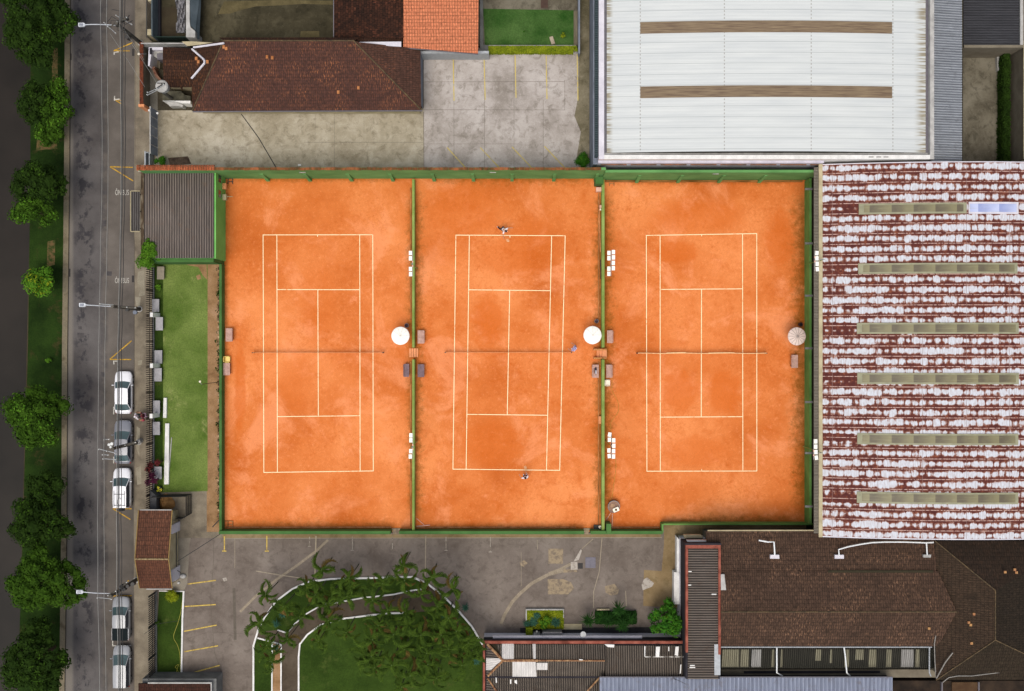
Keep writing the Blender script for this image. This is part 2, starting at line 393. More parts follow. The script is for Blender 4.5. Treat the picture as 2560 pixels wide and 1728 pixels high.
M['corr_sy'] = corrmat('fibre_cement_sheets_turned', C(112,102,94), C(46,42,38), 'y', .235, C(76,58,48), .5)
M['corr_blue'] = corrmat('blue_metal_sheets', C(136,142,158), C(112,118,134), 'x', .39, C(96,84,76), .5, sh=3)
M['corr_dark'] = corrmat('mouldy_sheets', C(54,52,44), C(24,24,20), 'x', .2, C(36,34,28), .5)
M['corr_ne'] = corrmat('dark_grey_sheets', C(76,76,80), C(34,34,36), 'y', .16)
M['corr_grey'] = corrmat('grey_metal_sheets', C(150,154,160), C(104,108,114), 'y', .24, C(86,88,92), .5)
M['corr_white'] = corrmat('white_sheets', C(214,210,206), C(182,178,174), 'x', .17)
M['corr_whitey'] = corrmat('white_sheets_turned', C(214,210,206), C(182,178,174), 'y', .17)
M['corr_awn'] = corrmat('awning_sheets', C(132,124,112), C(92,86,76), 'y', .14)
M['rust'] = rustroof('rusted_metal_roof')
M['rustred'] = mottled('rust_red_coping', [C(104,56,44), C(140,78,64), C(156,94,78)], 1.2, .2)
M['sky_ol'] = None
def skylight(name, a, b):
    g = NG(name, .5, .4); x, y, z = g.xyz(g.pos())
    t = g.ma('SUBTRACT', g.ma('DIVIDE', x, 1.98), g.ma('FLOOR', g.ma('DIVIDE', x, 1.98)))
    n = g.noise(g.pos(), 1.5, 5); c = g.ramp(g.ma('ADD', g.ma('MULTIPLY', t, .6), g.ma('MULTIPLY', n, .4)), [(.3, a), (.75, b)])
    w = g.noise(g.comb(g.ma('MULTIPLY', x, .5), g.ma('MULTIPLY', y, 9)), 1, 3)
    c = g.mix(g.ma('MULTIPLY', g.sm(w, .55, .7), .3), c, C(150,146,110))
    g.col(c); return g.m
M['sky_ol'] = skylight('olive_skylight', C(88,80,62), C(122,116,84))
M['sky_edge'] = plain('skylight_rim', C(140,138,112), .7, sc=2)
M['sky_bl'] = skylight('blue_skylight', C(138,148,190), C(178,186,216))
M['t_main'] = tilemat('brown_roof_tiles', C(86,56,46), C(72,49,43), C(54,40,35), C(158,100,66), 'y', .3, .2, .75, seed=1)
M['t_mainx'] = tilemat('brown_roof_tiles_turned', C(84,58,48), C(70,50,42), C(52,36,30), C(140,86,60), 'x', .3, .2, .4, seed=2)
M['t_nw'] = tilemat('brown_tiles_dark', C(68,44,32), C(56,38,30), C(36,26,20), C(132,84,48), 'y', .3, .2, .4, seed=4)  # darker brown; on the west hip it stands in for shade
M['t_dark'] = tilemat('black_mottled_tiles', C(70,42,30), C(40,26,20), C(24,18,14), C(140,82,60), 'x', .26, .36, .45, seed=3)
M['t_orange'] = tilemat('orange_roof_tiles', C(196,120,86), C(186,112,80), C(112,70,48), C(208,134,98), 'y', .31, .26, .4, .03, moss=C(182,104,72), seed=5)
M['t_gate'] = tilemat('gatehouse_tiles', C(102,66,50), C(84,56,44), C(46,34,28), C(138,94,72), 'y', .42, .2, .5, seed=6)
M['t_se'] = tilemat('olive_brown_tiles', C(80,61,50), C(64,49,40), C(42,33,26), C(140,106,82), 'y', .36, .22, .6, seed=7)
M['t_sex'] = tilemat('olive_brown_tiles_turned', C(64,51,40), C(54,43,34), C(36,30,24), C(86,64,48), 'x', .34, .22, .3, seed=8)
M['t_sed'] = tilemat('shaded_brown_tiles', C(46,38,30), C(38,32,26), C(28,24,18), C(64,48,38), 'x', .34, .22, .2, seed=9)  # darker copy: the hipped hall's east slope has its shade in the colour
M['t_small'] = tilemat('red_brown_tiles', C(66,40,32), C(56,36,30), C(38,28,22), C(78,48,38), 'y', .34, .22, .2, seed=10)
M['ridge'] = mottled('ridge_tiles', [C(66,58,46), C(104,86,62)], 3, .3)
def wroof():
    g = NG('white_metal_roof', .55, .35); x, y, z = g.xyz(g.pos())
    def fr(v, p, o=0.0):
        q = g.ma('DIVIDE', g.ma('ADD', v, o), p); return g.ma('SUBTRACT', q, g.ma('FLOOR', q))
    n = g.noise(g.comb(g.ma('MULTIPLY', x, .15), g.ma('MULTIPLY', y, 1.2)), 1, 4, .6)
    c = g.ramp(n, [(.3, C(186,190,190)), (.7, C(199,202,200))])
    r = fr(y, .33); c = g.mix(g.ma('MULTIPLY', g.sm(g.ma('ABSOLUTE', g.ma('SUBTRACT', r, .5)), .18, .05), .12), c, C(150,154,154))
    r = fr(y, 1.0, .1); c = g.mix(g.ma('MULTIPLY', g.sm(g.ma('ABSOLUTE', g.ma('SUBTRACT', r, .5)), .05, .02), .5), c, C(140,146,146))
    for sx in (12.04, 19.85, 27.97, 35.76):
        dots = g.sm(fr(y, .33), .45, .55)
        ln = g.sm(g.ma('ABSOLUTE', g.ma('SUBTRACT', x, sx)), .06, .03)
        c = g.mix(g.ma('MULTIPLY', ln, g.ma('MULTIPLY', dots, .6)), c, C(110,104,88))
    e = g.noise(g.comb(g.ma('MULTIPLY', x, .4), g.ma('MULTIPLY', y, 6)), 1, 3)
    ed = g.ma('MAXIMUM', g.sm(x, 37.7, 38.7), g.sm(x, 9.6, 9.1))
    c = g.mix(g.ma('MULTIPLY', ed, g.sm(e, .4, .6)), c, C(140,132,112))
    g.col(c); g.bump(g.ma('COSINE', g.ma('MULTIPLY', y, 2*PI/.33)), .12, .02); return g.m
M['wroof'] = wroof()
g = NG('brown_skylight', .6, .3); x_, y_, z_ = g.xyz(g.pos()); g.col(g.ramp(g.noise(g.comb(g.ma('MULTIPLY', x_, .5), g.ma('MULTIPLY', y_, 9)), 1, 4), [(.35, C(96,78,62)), (.7, C(136,118,92))])); M['sky_br'] = g.m
M['gutter'] = plain('zinc_gutter', C(96,92,98), .5)
M['gutter_l'] = plain('pale_gutter', C(156,160,164), .5)
M['slabtop'] = mottled('concrete_slab', [C(146,144,146), C(166,164,166)], 2, .12)
M['slabtan'] = mottled('tan_slab', [C(128,120,106), C(146,136,120)], 2, .12)
M['bench'] = mottled('bench_boards', [C(172,138,126), C(196,160,148)], 3, .12)
M['bench_d'] = mottled('bench_boards_dark', [C(112,94,100), C(132,112,118)], 3, .12)
M['bench_leg'] = plain('bench_concrete', C(150,110,80), .9)
M['umb'] = plain('umbrella_cloth', C(246,240,232), .9, var=.02)
M['umb2'] = plain('umbrella_cloth_worn', C(214,196,186), .9, var=.06, sc=5)
M['umb_rib'] = plain('umbrella_seam', C(150,136,128), .8)
M['metal'] = plain('galvanised_steel', C(140,142,144), .5, .3)
M['metal_d'] = plain('dark_steel', C(58,56,54), .6)
M['steel_w'] = plain('lamp_housing', C(186,190,196), .4)
M['lampglass'] = plain('lamp_lens', C(120,124,134), .2)
M['flood'] = plain('floodlight_white', C(252,240,228), .5, var=.03)
M['pole'] = mottled('pole_concrete', [C(70,66,60), C(92,88,80)], 1.5, .15)
M['wire_l'] = plain('wire_light', C(130,130,126), .5)
M['wire_d'] = plain('wire_black', C(44,44,44), .7)
M['wire_g'] = plain('cable_bundle', C(70,68,66), .7)
M['porc'] = plain('porcelain', C(196,198,196), .3)
M['fence'] = plain('fence_brown', C(50,36,28), .8)
M['fence_d'] = plain('fence_black', C(40,38,36), .8)
M['greenfence'] = plain('fence_dark_green', C(20,42,34), .8)
M['net'] = plain('net_cord', C(176,100,58), .9)
M['netband'] = plain('net_band', C(226,152,100), .8)
M['netband_w'] = plain('net_band_white', C(232,196,146), .8)
M['orange_obj'] = plain('clay_brick', C(214,142,96), .9)
M['pink_obj'] = plain('pink_plaster', C(214,170,152), .9)
M['yplastic'] = plain('yellow_plastic', C(244,206,110), .4)
M['wplastic'] = plain('white_plastic', C(248,226,204), .4)
M['black'] = plain('black_plastic', C(40,34,36), .6)
M['barrel'] = mottled('barrel_grey', [C(128,100,84), C(150,120,102)], 3, .1)
M['pipe_w'] = plain('white_pipe', C(220,222,222), .5, var=.04)
M['pipe_g'] = plain('grey_pipe', C(128,124,118), .5)
M['hose_y'] = plain('yellow_hose', C(150,146,50), .6)
M['hose_g'] = plain('green_hose', C(176,134,50), .6)
M['sand'] = mottled('sand_heap', [C(152,112,66), C(178,134,84)], 2, .15)
M['tarp'] = mottled('crumpled_sheet', [C(92,90,94), C(150,148,150)], 3, .2)
M['glass_car'] = plain('car_glass', C(70,88,90), .12, spec=.6, var=.2, sc=1)
M['glass_dark'] = plain('window_glass', C(40,48,60), .15, spec=.6)
def paint(name, c, r=.3):
    g = NG(name, r, .5); g.b.inputs['Coat Weight'].default_value = .3; g.b.inputs['Coat Roughness'].default_value = .08
    g.col(g.ramp(g.noise(g.objc(), 2.5, 4), [(.3, tuple(v*.94 for v in c[:3])), (.7, c)])); return g.m
M['car_white'] = paint('car_white', C(226,226,230)); M['car_grey'] = paint('car_grey', C(118,120,128)); M['car_silver'] = paint('car_silver', C(146,148,152))
M['car_dk'] = paint('car_trim_dark', C(42,48,54))
M['tyre'] = plain('tyre_rubber', C(30,30,30), .9); M['rim'] = plain('wheel_rim', C(140,142,146), .4, .5)
M['lightred'] = plain('tail_lamp', C(150,40,40), .3); M['lightclear'] = plain('head_lamp', C(190,196,200), .2)
M['bed'] = plain('bed_cover', C(26,32,34), .95, spec=.1)
M['bark'] = mottled('tree_bark', [C(54,44,32), C(84,70,52)], 2, .3)
M['leaf'] = leafmat('leaf_green', C(26,46,8), C(58,86,20), C(98,122,38))
M['leaf_b'] = leafmat('leaf_bright', C(40,74,14,1.1), C(80,118,30,1.1), C(120,148,46,1.1))
M['leaf_d'] = leafmat('leaf_dark', C(18,32,6), C(40,60,16), C(70,88,28))
M['leaf_y'] = leafmat('leaf_yellow', C(78,96,16), C(132,140,30), C(160,166,50))
M['leaf_h'] = leafmat('leaf_hedge', C(24,60,14), C(60,110,28), C(92,140,44))
M['palm'] = leafmat('palm_frond', C(24,40,10), C(72,94,30), C(138,124,58), 1.5)
M['palmtrunk'] = mottled('palm_trunk', [C(72,72,54), C(96,92,74)], 3)
M['palm_dry'] = leafmat('palm_dry', C(60,56,24), C(112,92,48), C(136,108,60), 2)
M['agave'] = leafmat('agave_leaf', C(34,66,52), C(66,104,84), C(96,130,108))
M['yucca'] = leafmat('yucca_leaf', C(14,34,12), C(40,74,26), C(84,116,44))
M['redleaf'] = leafmat('red_leaf', C(50,18,20), C(96,40,40), C(140,80,76))
M['redleaf2'] = leafmat('maroon_leaf', C(44,14,30), C(86,36,58), C(136,90,110))
M['skin'] = plain('skin', C(176,120,92), .6, var=.05); M['hair'] = plain('hair_black', C(30,20,18), .8)
M['shirt_w'] = plain('cloth_white', C(232,222,226), .9); M['cloth_k'] = plain('cloth_black', C(46,36,46), .9)
M['shirt_b'] = plain('cloth_blue', C(150,140,176), .9); M['cloth_m'] = plain('cloth_maroon', C(96,30,44), .9)
M['cloth_p'] = plain('cloth_pink', C(216,180,202), .9); M['cloth_g'] = plain('cloth_dark_green', C(50,72,64), .9)
M['bag_red'] = plain('red_bag', C(160,50,78), .7); M['racket'] = plain('racket_frame', C(190,160,90), .5)

exec_parts = []
# ================================================================== SETTING
ZR = -.12    # road level, everything else at 0
# soil under everything, canal cut out on the left
def gx(px): return G(px, 0)[0]
struct('ground', MB().prism([(gx(76), 300), (gx(76), G(0,432)[1]), (gx(44), G(0,1728)[1]), (gx(30), -300), (400,-300), (400,300)], -3.2, -.16), M['soil'])
struct('far_bank', MB().prism([(-400,300), (-400,-300), (gx(-330), -300), (gx(-300), 300)], -3.2, -.1), M['soil'])
struct('water', MB().prism([(-75,300), (-75,-300), (-44,-300), (-44,300)], -3.3, -1.9), M['water'])
# verge
VE = [(155,-500),(162,0),(160,432),(155,864),(153,1296),(148,1728),(146,2200)]
LE = [(76,-500),(76,0),(76,432),(70,864),(58,1296),(44,1728),(40,2200)]
struct('grass_verge', MB().pprism(LE + VE[::-1], -.5, 0.0), M['verge'])
struct('footpath', MB().pprism([(129,120),(144,120),(145,240),(131,240)], -.05, .006).pprism([(119,604),(138,600),(137,662),(117,668)], -.05, .006)
       .pprism([(92,350),(142,352),(143,372),(91,376)], -.05, .006), M['path'])
struct('kerb', MB().pprism([(x,y) for x,y in VE] + [(x+13,y) for x,y in VE[::-1]], -.5, .012), M['kerbstone'])
struct('road', MB().pprism([(x+13.6,y) for x,y in VE] + [(340,2200),(334.5,1296),(335,864),(336,432),(339,-500)][0:], -.5, ZR), M['asphalt'])
struct('drain_line', MB().pline([(x+15,y) for x,y in VE], 1.3, ZR+.004), M['drain'])
struct('pavement', MB().pprism([(337,-500),(337,0),(336,432),(335.5,864),(334.5,1296),(335,1728),(338,2200),(400,2200),(400,-500)], -.5, .0), M['pavement'])
mk = MB()
for pts in ([(338,0),(338,400)], [(336.5,600),(336,1270)], [(335,1480),(335.5,1728)]): mk.pline(pts, 1.2, .004)
struct('kerb_edge', mk, M['joint'])
struct('storm_drain', MB().pprism([(329.5,689),(336,689),(336,706),(329.5,706)], -.2, ZR+.006).pprism([(330,122),(336,122),(336,140),(330,140)], -.2, ZR+.006)
       .pprism([(168,672),(176,672),(176,692),(168,692)], -.2, ZR+.006).pprism([(172,134),(179,134),(179,150),(172,150)], -.2, ZR+.006), M['drain'])
mp = MB()
for (a,b,c,d) in ((252,930,262,943),(266,678,280,690),(193,832,211,846),(256,476,268,486),(255,550,266,566),(195,815,205,824),(228,697,240,706),(200,708,212,716),(212,705,220,712)):
    mp.pprism([(a,b),(c,b+1),(c-1,d),(a+1,d-1)], -.2, ZR+.004)
struct('road_patches', mp, mottled('tar_patch', [C(66,63,64), C(82,78,77)], 2))
mp = MB()
mp.pprism([(345,680),(360,676),(362,738),(346,742),(352,720),(343,705)], -.05, .004).pprism([(338,742),(352,744),(349,766),(340,764)], -.05, .004).pprism([(342,1066),(350,1072),(348,1140),(340,1120)], -.05, .004)
mp.pprism([(340,1170),(352,1166),(354,1210),(343,1212)], -.05, .004).pprism([(344,902),(356,900),(354,912),(345,914)], -.05, .004)
struct('pavement_repairs', mp, mottled('pale_repair', [C(134,126,108), C(158,150,132)], 1))
# road markings
my = MB(); z = ZR+.008
for a in ([(284,127),(325,127.5)], [(284,127),(331,107)], [(286,249),(304,260)], [(286,248),(304,252)], [(275.4,417),(332,418.6)], [(275,417),(333,452.6)], [(329,852),(274.6,898.4)],
          [(274.6,898.8),(327.7,899)], [(282,1271),(329,1272.4)], [(282,1272),(326,1299)], [(279.5,1490),(329,1489.6)], [(279.5,1490),(322,1451)]):
    my.pline(a, 2.6, z); z += .0006
struct('yellow_markings', my, M['road_yellow'])
mw = MB(); z = ZR+.018
for a in ([(285.5,130),(285.5,137)], [(284,131.5),(297,130)], [(286.3,240),(286.3,252)], [(284.5,249.5),(299,248)], [(284.5,902),(284.5,911)], [(283.4,903),(294.7,903)], [(284.2,1017),(284.2,1036)],
          [(284.2,1142),(284.2,1158.6)], [(281.7,1602),(281.7,1616)], [(280.5,1614.5),(292,1614.5)], [(318,1614),(328,1614)]):
    mw.pline(a, 2.8, z); z += .0006
struct('white_markings', mw, M['road_white'])
def text(body, px0, px1, py0, py1, name):
    cu = bpy.data.curves.new(name, 'FONT'); cu.body = body; cu.extrude = .002
    o = bpy.data.objects.new(name+'_src', cu); COL.objects.link(o)
    bpy.context.view_layer.update()
    me = bpy.data.meshes.new_from_object(o.evaluated_get(bpy.context.evaluated_depsgraph_get()))
    COL.objects.unlink(o); bpy.data.objects.remove(o)
    xs = [v.co.x for v in me.vertices]; ys = [v.co.y for v in me.vertices]
    X0, Y1 = G(px0, py0, ZR); X1, Y0 = G(px1, py1, ZR)
    for v in me.vertices:
        v.co.x = X0 + (v.co.x-min(xs))/(max(xs)-min(xs))*(X1-X0); v.co.y = Y0 + (v.co.y-min(ys))/(max(ys)-min(ys))*(Y1-Y0)
        v.co.z = ZR+.006 + v.co.z
    me.materials.clear(); me.materials.append(M['road_white']); me.name = name
    ob = bpy.data.objects.new(name, me); COL.objects.link(ob); ob['kind'] = 'structure'; return ob
text('\u00d4NIBUS', 288, 322, 471, 488, 'bus_marking')
text('\u00d4NIBUS', 287.5, 322.5, 691.5, 708, 'bus_marking')

# ---- north yard surfaces
struct('yard', MB().pprism([(388,270),(1059,270),(1059,430),(345,430),(345,415),(388,405)], -.4, .03), M['yard'])
struct('parking_yard', MB().pprism([(1059,120),(1484,120),(1484,430),(1059,430)], -.4, .032), M['yard_pale'])
struct('stained_alley', MB().pprism([(1446,-300),(1486,-300),(1486,400),(1440,404),(1452,330),(1436,290),(1446,240)], -.4, .036), M['yard_stain'])
struct('north_yard', MB().pprism([(380,-300),(1120,-300),(1120,110),(380,110)], -.4, .024), M['yard_dark'])
struct('north_terrace', MB().pprism([(1120,-300),(1446,-300),(1446,114),(1120,114)], -.4, .03), M['yard_ne'])
mp = MB(); mp.pprism([(560,4),(700,0),(832,2),(832,12),(760,10),(690,14),(640,16),(600,26),(575,34),(545,36)], -.05, .03); mp.pprism([(752,78),(798,78),(798,93),(750,93)], -.05, .03)
struct('yard_moss', mp, mottled('ochre_concrete', [C(78,70,46), C(100,90,62)], 1))
struct('yard_joints', MB().pline([(1134.9,140),(1134.9,420)],.7,.045).pline([(1211.4,140),(1211.4,420)],.7,.046).pline([(1285,140),(1285,420)],.6,.047).pline([(1358,250),(1358,420)],.7,.048).pline([(1412,200),(1412,276)],.7,.049)
       .pline([(1060,205),(1412,204)],.7,.05).pline([(1060,274.6),(1412,275)],.7,.051).pline([(1060,360),(1300,360)],.5,.052).pline([(1059,280),(1060,424)],1.0,.053)
       .pline([(836,282),(836,420)],.5,.045).pline([(788,282),(788,350)],.4,.045).pline([(760,356),(1058,356)],.6,.046).pline([(910,290),(910,350)],.4,.047), M['joint'])
struct('drain_channel', MB().pline([(603,285),(646,344),(689.6,418)], 2.2, .056), M['drain'])
my = MB(); z = .058
for a in ([(1133,139),(1135,252)], [(1210,139),(1213,250)], [(1287.7,139),(1290,245)], [(1365.4,139),(1367.5,248)], [(1443,135),(1445,252)],
          [(1117.8,369),(1166.5,422.7)], [(1200.4,369),(1251.3,422.7)], [(1280,367.6),(1332,422.7)], [(1361,366),(1413.6,421.3)]):
    my.pline(a, 2.4, z); z += .0006
struct('parking_lines', my, worn('worn_yellow', C(196,176,96), C(160,152,138), .56))
struct('lawn_northeast', MB().pprism([(1208,22),(1434,26),(1434,114),(1212,113)], -.3, .06), M['lawn_ne'])
struct('east_courtyard', MB().pprism([(2405,-300),(2760,-300),(2760,412),(2405,412)], -.4, .03), M['yard_ne'])

# ---- club lawn
struct('lawn', MB().pprism([(384,652),(519,652),(519,1228),(384,1232)], -.4, .03), M['lawn'])
struct('lawn_edge_grass', MB().pprism([(384,655),(408,655),(407,1230),(384,1232)], -.3, .036), M['lawn_s'])
struct('bare_earth', MB().pprism([(456,657),(516,655),(518,700),(508,690),(496,668),(470,663)], -.3, .04).pprism([(490,690),(500,686),(503,697),(494,700)], -.3, .04), M['dirt'])
struct('dirt_path', MB().pprism([(517,650),(554,650),(554,1330),(517,1330)], -.4, .026), M['dirt'])
struct('entrance_yard', MB().pprism([(384,1228),(556,1228),(556,1345),(430,1345),(384,1345)], -.4, .02), M['pavement'])

# ---- south lot
struct('parking_lot', MB().pprism([(384,1332),(1652,1332),(1652,1300),(1740,1300),(1740,1620),(1200,1620),(1200,2200),(384,2200)], -.4, .008), M['lot'])
struct('brown_apron', MB().pprism([(1660,1300),(2060,1300),(2060,1400),(1700,1400),(1700,1520),(1608,1515),(1610,1425),(1654,1428),(1660,1360)], -.4, .014), M['lot_brown'])
struct('apron_strip', MB().pprism([(556,1336),(1652,1336),(1652,1343),(556,1345)], -.3, .014), M['lot_brown'])
struct('pale_patches', MB().pprism([(1371,1372),(1408,1372),(1407,1410),(1371,1409)], -.3, .018).pprism([(1369,1448),(1408,1448),(1428,1456),(1435,1472),(1420,1486),(1370,1486)], -.3, .018)
       .pprism([(1512,1466),(1536,1460),(1548,1474),(1544,1486),(1528,1489),(1514,1482)], -.3, .019).pprism([(1299,1407),(1310,1401),(1319,1408),(1310,1417),(1302,1414)], -.3, .018)
       .pprism([(1410,1424),(1440,1424),(1444,1430),(1408,1432)], -.3, .0185), M['patch'])
struct('white_patches', MB().pprism([(1427,1405),(1443,1405),(1444,1424),(1427,1425)], -.3, .022).pprism([(1610,1448),(1618,1444),(1635,1458),(1630,1467),(1607,1476),(1604,1462)], -.3, .02)
       .pprism([(1434,1404),(1452,1373),(1455,1376),(1447,1400)], -.3, .021).pprism([(556,1446),(566,1444),(568,1451),(560,1454)], -.3, .02), M['patch_w'])
cp = [(1415,1425),(1372,1436),(1330,1458),(1300,1484),(1280,1506),(1262,1536),(1252,1560)]
struct('cement_trench', MB().pline(cp, 8, .016).pline([(1427,1410),(1400,1424),(1372,1434)], 7, .017).pline([(820,1350),(790,1378),(745,1412),(690,1450),(640,1490),(600,1530)], 6, .0165).pline([(1455,1372),(1482,1348)], 2, .0165), mottled('trench_cement', [C(134,122,104), C(154,141,122)], 1.5))
struct('pale_drive', MB().pprism([(446,1240),(500,1245),(496,1310),(480,1330),(474,1360),(472,1400),(468,1460),(458,1480),(432,1476),(432,1300)], -.3, .0125), mottled('pale_drive', [C(112,105,94), C(136,128,115)], .4, .15, ro=.7))
struct('lot_joints', MB().pline([(790,1340),(787,1446)], 3.2, .02).pline([(1064.5,1340),(1063,1440)], 2.2, .0205).pline([(1505,1345),(1498,1430),(1484,1480),(1484,1520)], 1.5, .021).pline([(563,1346),(1655,1344)], 1.2, .0215)
       .pline([(640,1428),(700,1438),(770,1448)], 2.2, .022).pline([(1343,1350),(1344,1374)], 1.0, .0225).pline([(587,1346),(587,1420)], 1, .0235).pline([(1564,1478),(1566,1516)], 2, .0235).pline([(1303,1380),(1303,1466)], .8, .0245), M['joint_l'])
struct('lot_cracks', MB().pline([(534,1350),(534,1400),(526,1500),(536,1630),(560,1700),(585,1728)], .8, .026).pline([(460,1600),(520,1580),(700,1590)], .5, .0265).pline([(585,1470),(588,1600)], 7, .0125), M['joint'])
my = MB(); z = .03
for a in ([(561,1341),(561,1378)], [(555.5,1378),(566,1378)], [(667,1340),(667,1378)], [(662,1378),(672,1378)], [(469,1460.5),(539.7,1451)], [(461.6,1516.5),(539,1511.7)], [(460,1578.5),(541.6,1563)], [(460.5,1629.5),(545,1614.7)], [(468,1685.8),(549,1663.7)]):
    my.pline(a, 2.8, z); z += .0006
struct('bay_lines', my, M['yellow'])
mf = MB(); z = .04
for (x, y1) in ((881,1376),(1115,1376),(981,1375),(774,1366),(1226,1380)):
    mf.pline([(x,1342),(x,y1)], 1.5, z); mf.pline([(x-4,y1),(x+4,y1)], 1.6, z+.0004); z += .001
struct('faint_bay_lines', mf, M['faint'])
struct('manhole_cover', MB().pprism([(1463.5,1393.5),(1489,1393.5),(1489,1420),(1463.5,1420)], -.1, .045), plain('blue_steel_lid', C(98,94,104), .6))
struct('inspection_hole', MB().pprism([(1445,1408),(1457,1408),(1457,1422),(1445,1422)], -.1, .044), M['drain'])

# planted island
outer = [(634,1760),(634,1614),(646,1574),(661,1544),(690,1503),(731,1472),(772,1454),(827,1447),(915,1445),(998,1443),(1031,1442),(1067,1458),(1108,1489),(1149,1530),(1180,1566),(1206,1610),(1208,1760)]
struct('garden_path', MB().pprism(outer, -.3, .02), M['garden_path'])
upper = [(646,1580),(661,1546),(690,1505),(731,1474),(772,1456),(827,1449),(915,1447),(998,1445),(1031,1444),(1068,1468),(1030,1476),(984,1486),(910,1494),(833,1508),(805,1512),(767,1534),(739,1558),(718,1582),(695,1575)]
struct('garden_lawn', MB().pprism(upper, -.3, .05).pprism([(1206,1760),(1206,1612),(1180,1568),(1149,1532),(1120,1502),(1080,1528),(1012,1533),(965,1533),(860,1547),(802,1562),(769,1586),(750,1610),(747,1641),(747,1760)], -.3, .05)
       .pprism([(636,1760),(636,1596),(680,1608),(680,1760)], -.3, .05), M['lawn_s'])
struct('garden_earth', MB().pprism([(682,1608),(702,1612),(702,1760),(682,1760)], -.3, .05), M['dirt'])
def kerbline(mb, pts, w=.16, h=.14):
    for i in range(len(pts)-1):
        a = Vector(G(*pts[i])); b = Vector(G(*pts[i+1])); d = b-a
        mb.obox((a.x+b.x)/2, (a.y+b.y)/2, 0, d.length + w*.45, w, h + .0012*i, math.atan2(d.y, d.x))
    return mb
kb = kerbline(MB(), outer[:-1], .17)
kerbline(kb, [(1066,1471),(1030,1476),(984,1486),(910,1494),(833,1508),(805,1512),(767,1534),(739,1558),(718,1582),(695,1575)], .13, .12)
kerbline(kb, [(1012,1532),(965,1533),(860,1546),(802,1562),(769,1586),(750,1610),(747,1641),(747,1760)], .16, .13)
kerbline(kb, [(645,1595),(690,1607),(703,1612),(703,1760)], .14, .12); kerbline(kb, [(681,1608),(680,1760)], .13, .11)
struct('garden_kerb', kb, M['white'])
# strip lawn beside the drive
struct('strip_lawn', MB().pprism([(398,1476),(460,1479),(457,1540),(455,1700),(392,1700),(392,1580)], -.3, .04), M['lawn_s'])
struct('strip_kerb', kerbline(kerbline(MB(), [(460,1478),(457,1545),(454.5,1690)], .16, .16), [(399,1477),(460,1478)], .1, .15), M['white'])

# ================================================================== COURTS
gN, gS = G(0,447)[1], G(0,1322)[1]
def yy(p): return G(0, p)[1]
def xx(p): return G(p, 0)[0]
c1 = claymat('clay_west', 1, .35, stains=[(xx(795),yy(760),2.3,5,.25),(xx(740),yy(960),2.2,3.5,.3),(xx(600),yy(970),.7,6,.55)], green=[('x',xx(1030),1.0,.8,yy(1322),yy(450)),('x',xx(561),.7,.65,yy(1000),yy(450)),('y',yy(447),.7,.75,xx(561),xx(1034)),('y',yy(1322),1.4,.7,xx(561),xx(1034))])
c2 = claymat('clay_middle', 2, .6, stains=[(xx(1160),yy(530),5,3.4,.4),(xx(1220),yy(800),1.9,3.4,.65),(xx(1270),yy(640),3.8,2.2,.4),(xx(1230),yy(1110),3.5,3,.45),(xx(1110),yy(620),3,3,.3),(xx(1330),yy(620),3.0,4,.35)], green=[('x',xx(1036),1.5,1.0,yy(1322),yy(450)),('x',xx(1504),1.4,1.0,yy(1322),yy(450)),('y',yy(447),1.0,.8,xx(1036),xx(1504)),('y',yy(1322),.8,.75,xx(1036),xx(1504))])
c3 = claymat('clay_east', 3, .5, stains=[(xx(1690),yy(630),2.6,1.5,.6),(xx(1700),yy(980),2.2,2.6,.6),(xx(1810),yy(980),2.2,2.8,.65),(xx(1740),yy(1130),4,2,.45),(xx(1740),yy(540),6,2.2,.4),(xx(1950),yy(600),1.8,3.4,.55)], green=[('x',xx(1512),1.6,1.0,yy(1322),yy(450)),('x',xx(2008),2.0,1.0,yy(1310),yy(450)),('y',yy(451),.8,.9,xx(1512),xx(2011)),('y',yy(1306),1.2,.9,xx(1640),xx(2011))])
struct('clay_court', MB().pprism([(556,440),(1033,440),(1033,1330),(556,1330)], -.3, .03), c1)
struct('clay_court', MB().pprism([(1033,440),(1508,440),(1508,1330),(1033,1330)], -.3, .03), c2)
struct('clay_court', MB().pprism([(1508,440),(2020,440),(2020,1310),(1654,1310),(1654,1332),(1508,1332)], -.3, .03), c3)
def court_lines(p):
    mb = MB(); z = .038
    for a, b in p:
        mb.strip(G(*a), G(*b), .068, z); z += .0008
    return mb
L1 = [((657.9,587.6),(932,587.1)),((657.9,587),(659.8,1181.3)),((932,587),(933.3,1178)),((659,1181.3),(933.8,1177.4)),((692.3,587.5),(693.7,1181)),((899.4,587),(900.5,1178)),((692.5,724.2),(900,724.6)),((693.5,1041.8),(900.5,1039.4)),((794.8,724),(796,1040.5)),((794,587),(794,592))]
L2 = [((1139.8,588.1),(1413,589.6)),((1139.8,588),(1132.4,1173)),((1413,589),(1399.2,1176.4)),((1132,1173),(1399.6,1176)),((1173.4,588),(1165.4,1173)),((1379.1,590),(1366.2,1175.6)),((1172,724.7),(1375.8,727)),((1166.8,1036),(1368.8,1038.3)),((1274.2,726),(1268.2,1037)),((1275,589),(1275,594))]
L3 = [((1615.7,588.9),(1892,584.3)),((1615.7,588.5),(1617.2,1178.5)),((1891.7,584),(1891.9,1178)),((1616.8,1178.2),(1892.2,1177.7)),((1650.1,588),(1650.7,1178)),((1856.1,585),(1857,1177.8)),((1650.1,723.9),(1856.3,722.3)),((1650.5,1043),(1856.8,1041.9)),((1753.7,723.5),(1752.9,1042)),((1754,586),(1754,591)),((1754,1173),(1754,1178))]
struct('court_lines', court_lines(L1), M['line']); struct('court_lines', court_lines(L2), M['line']); struct('court_lines', court_lines(L3), M['line'])

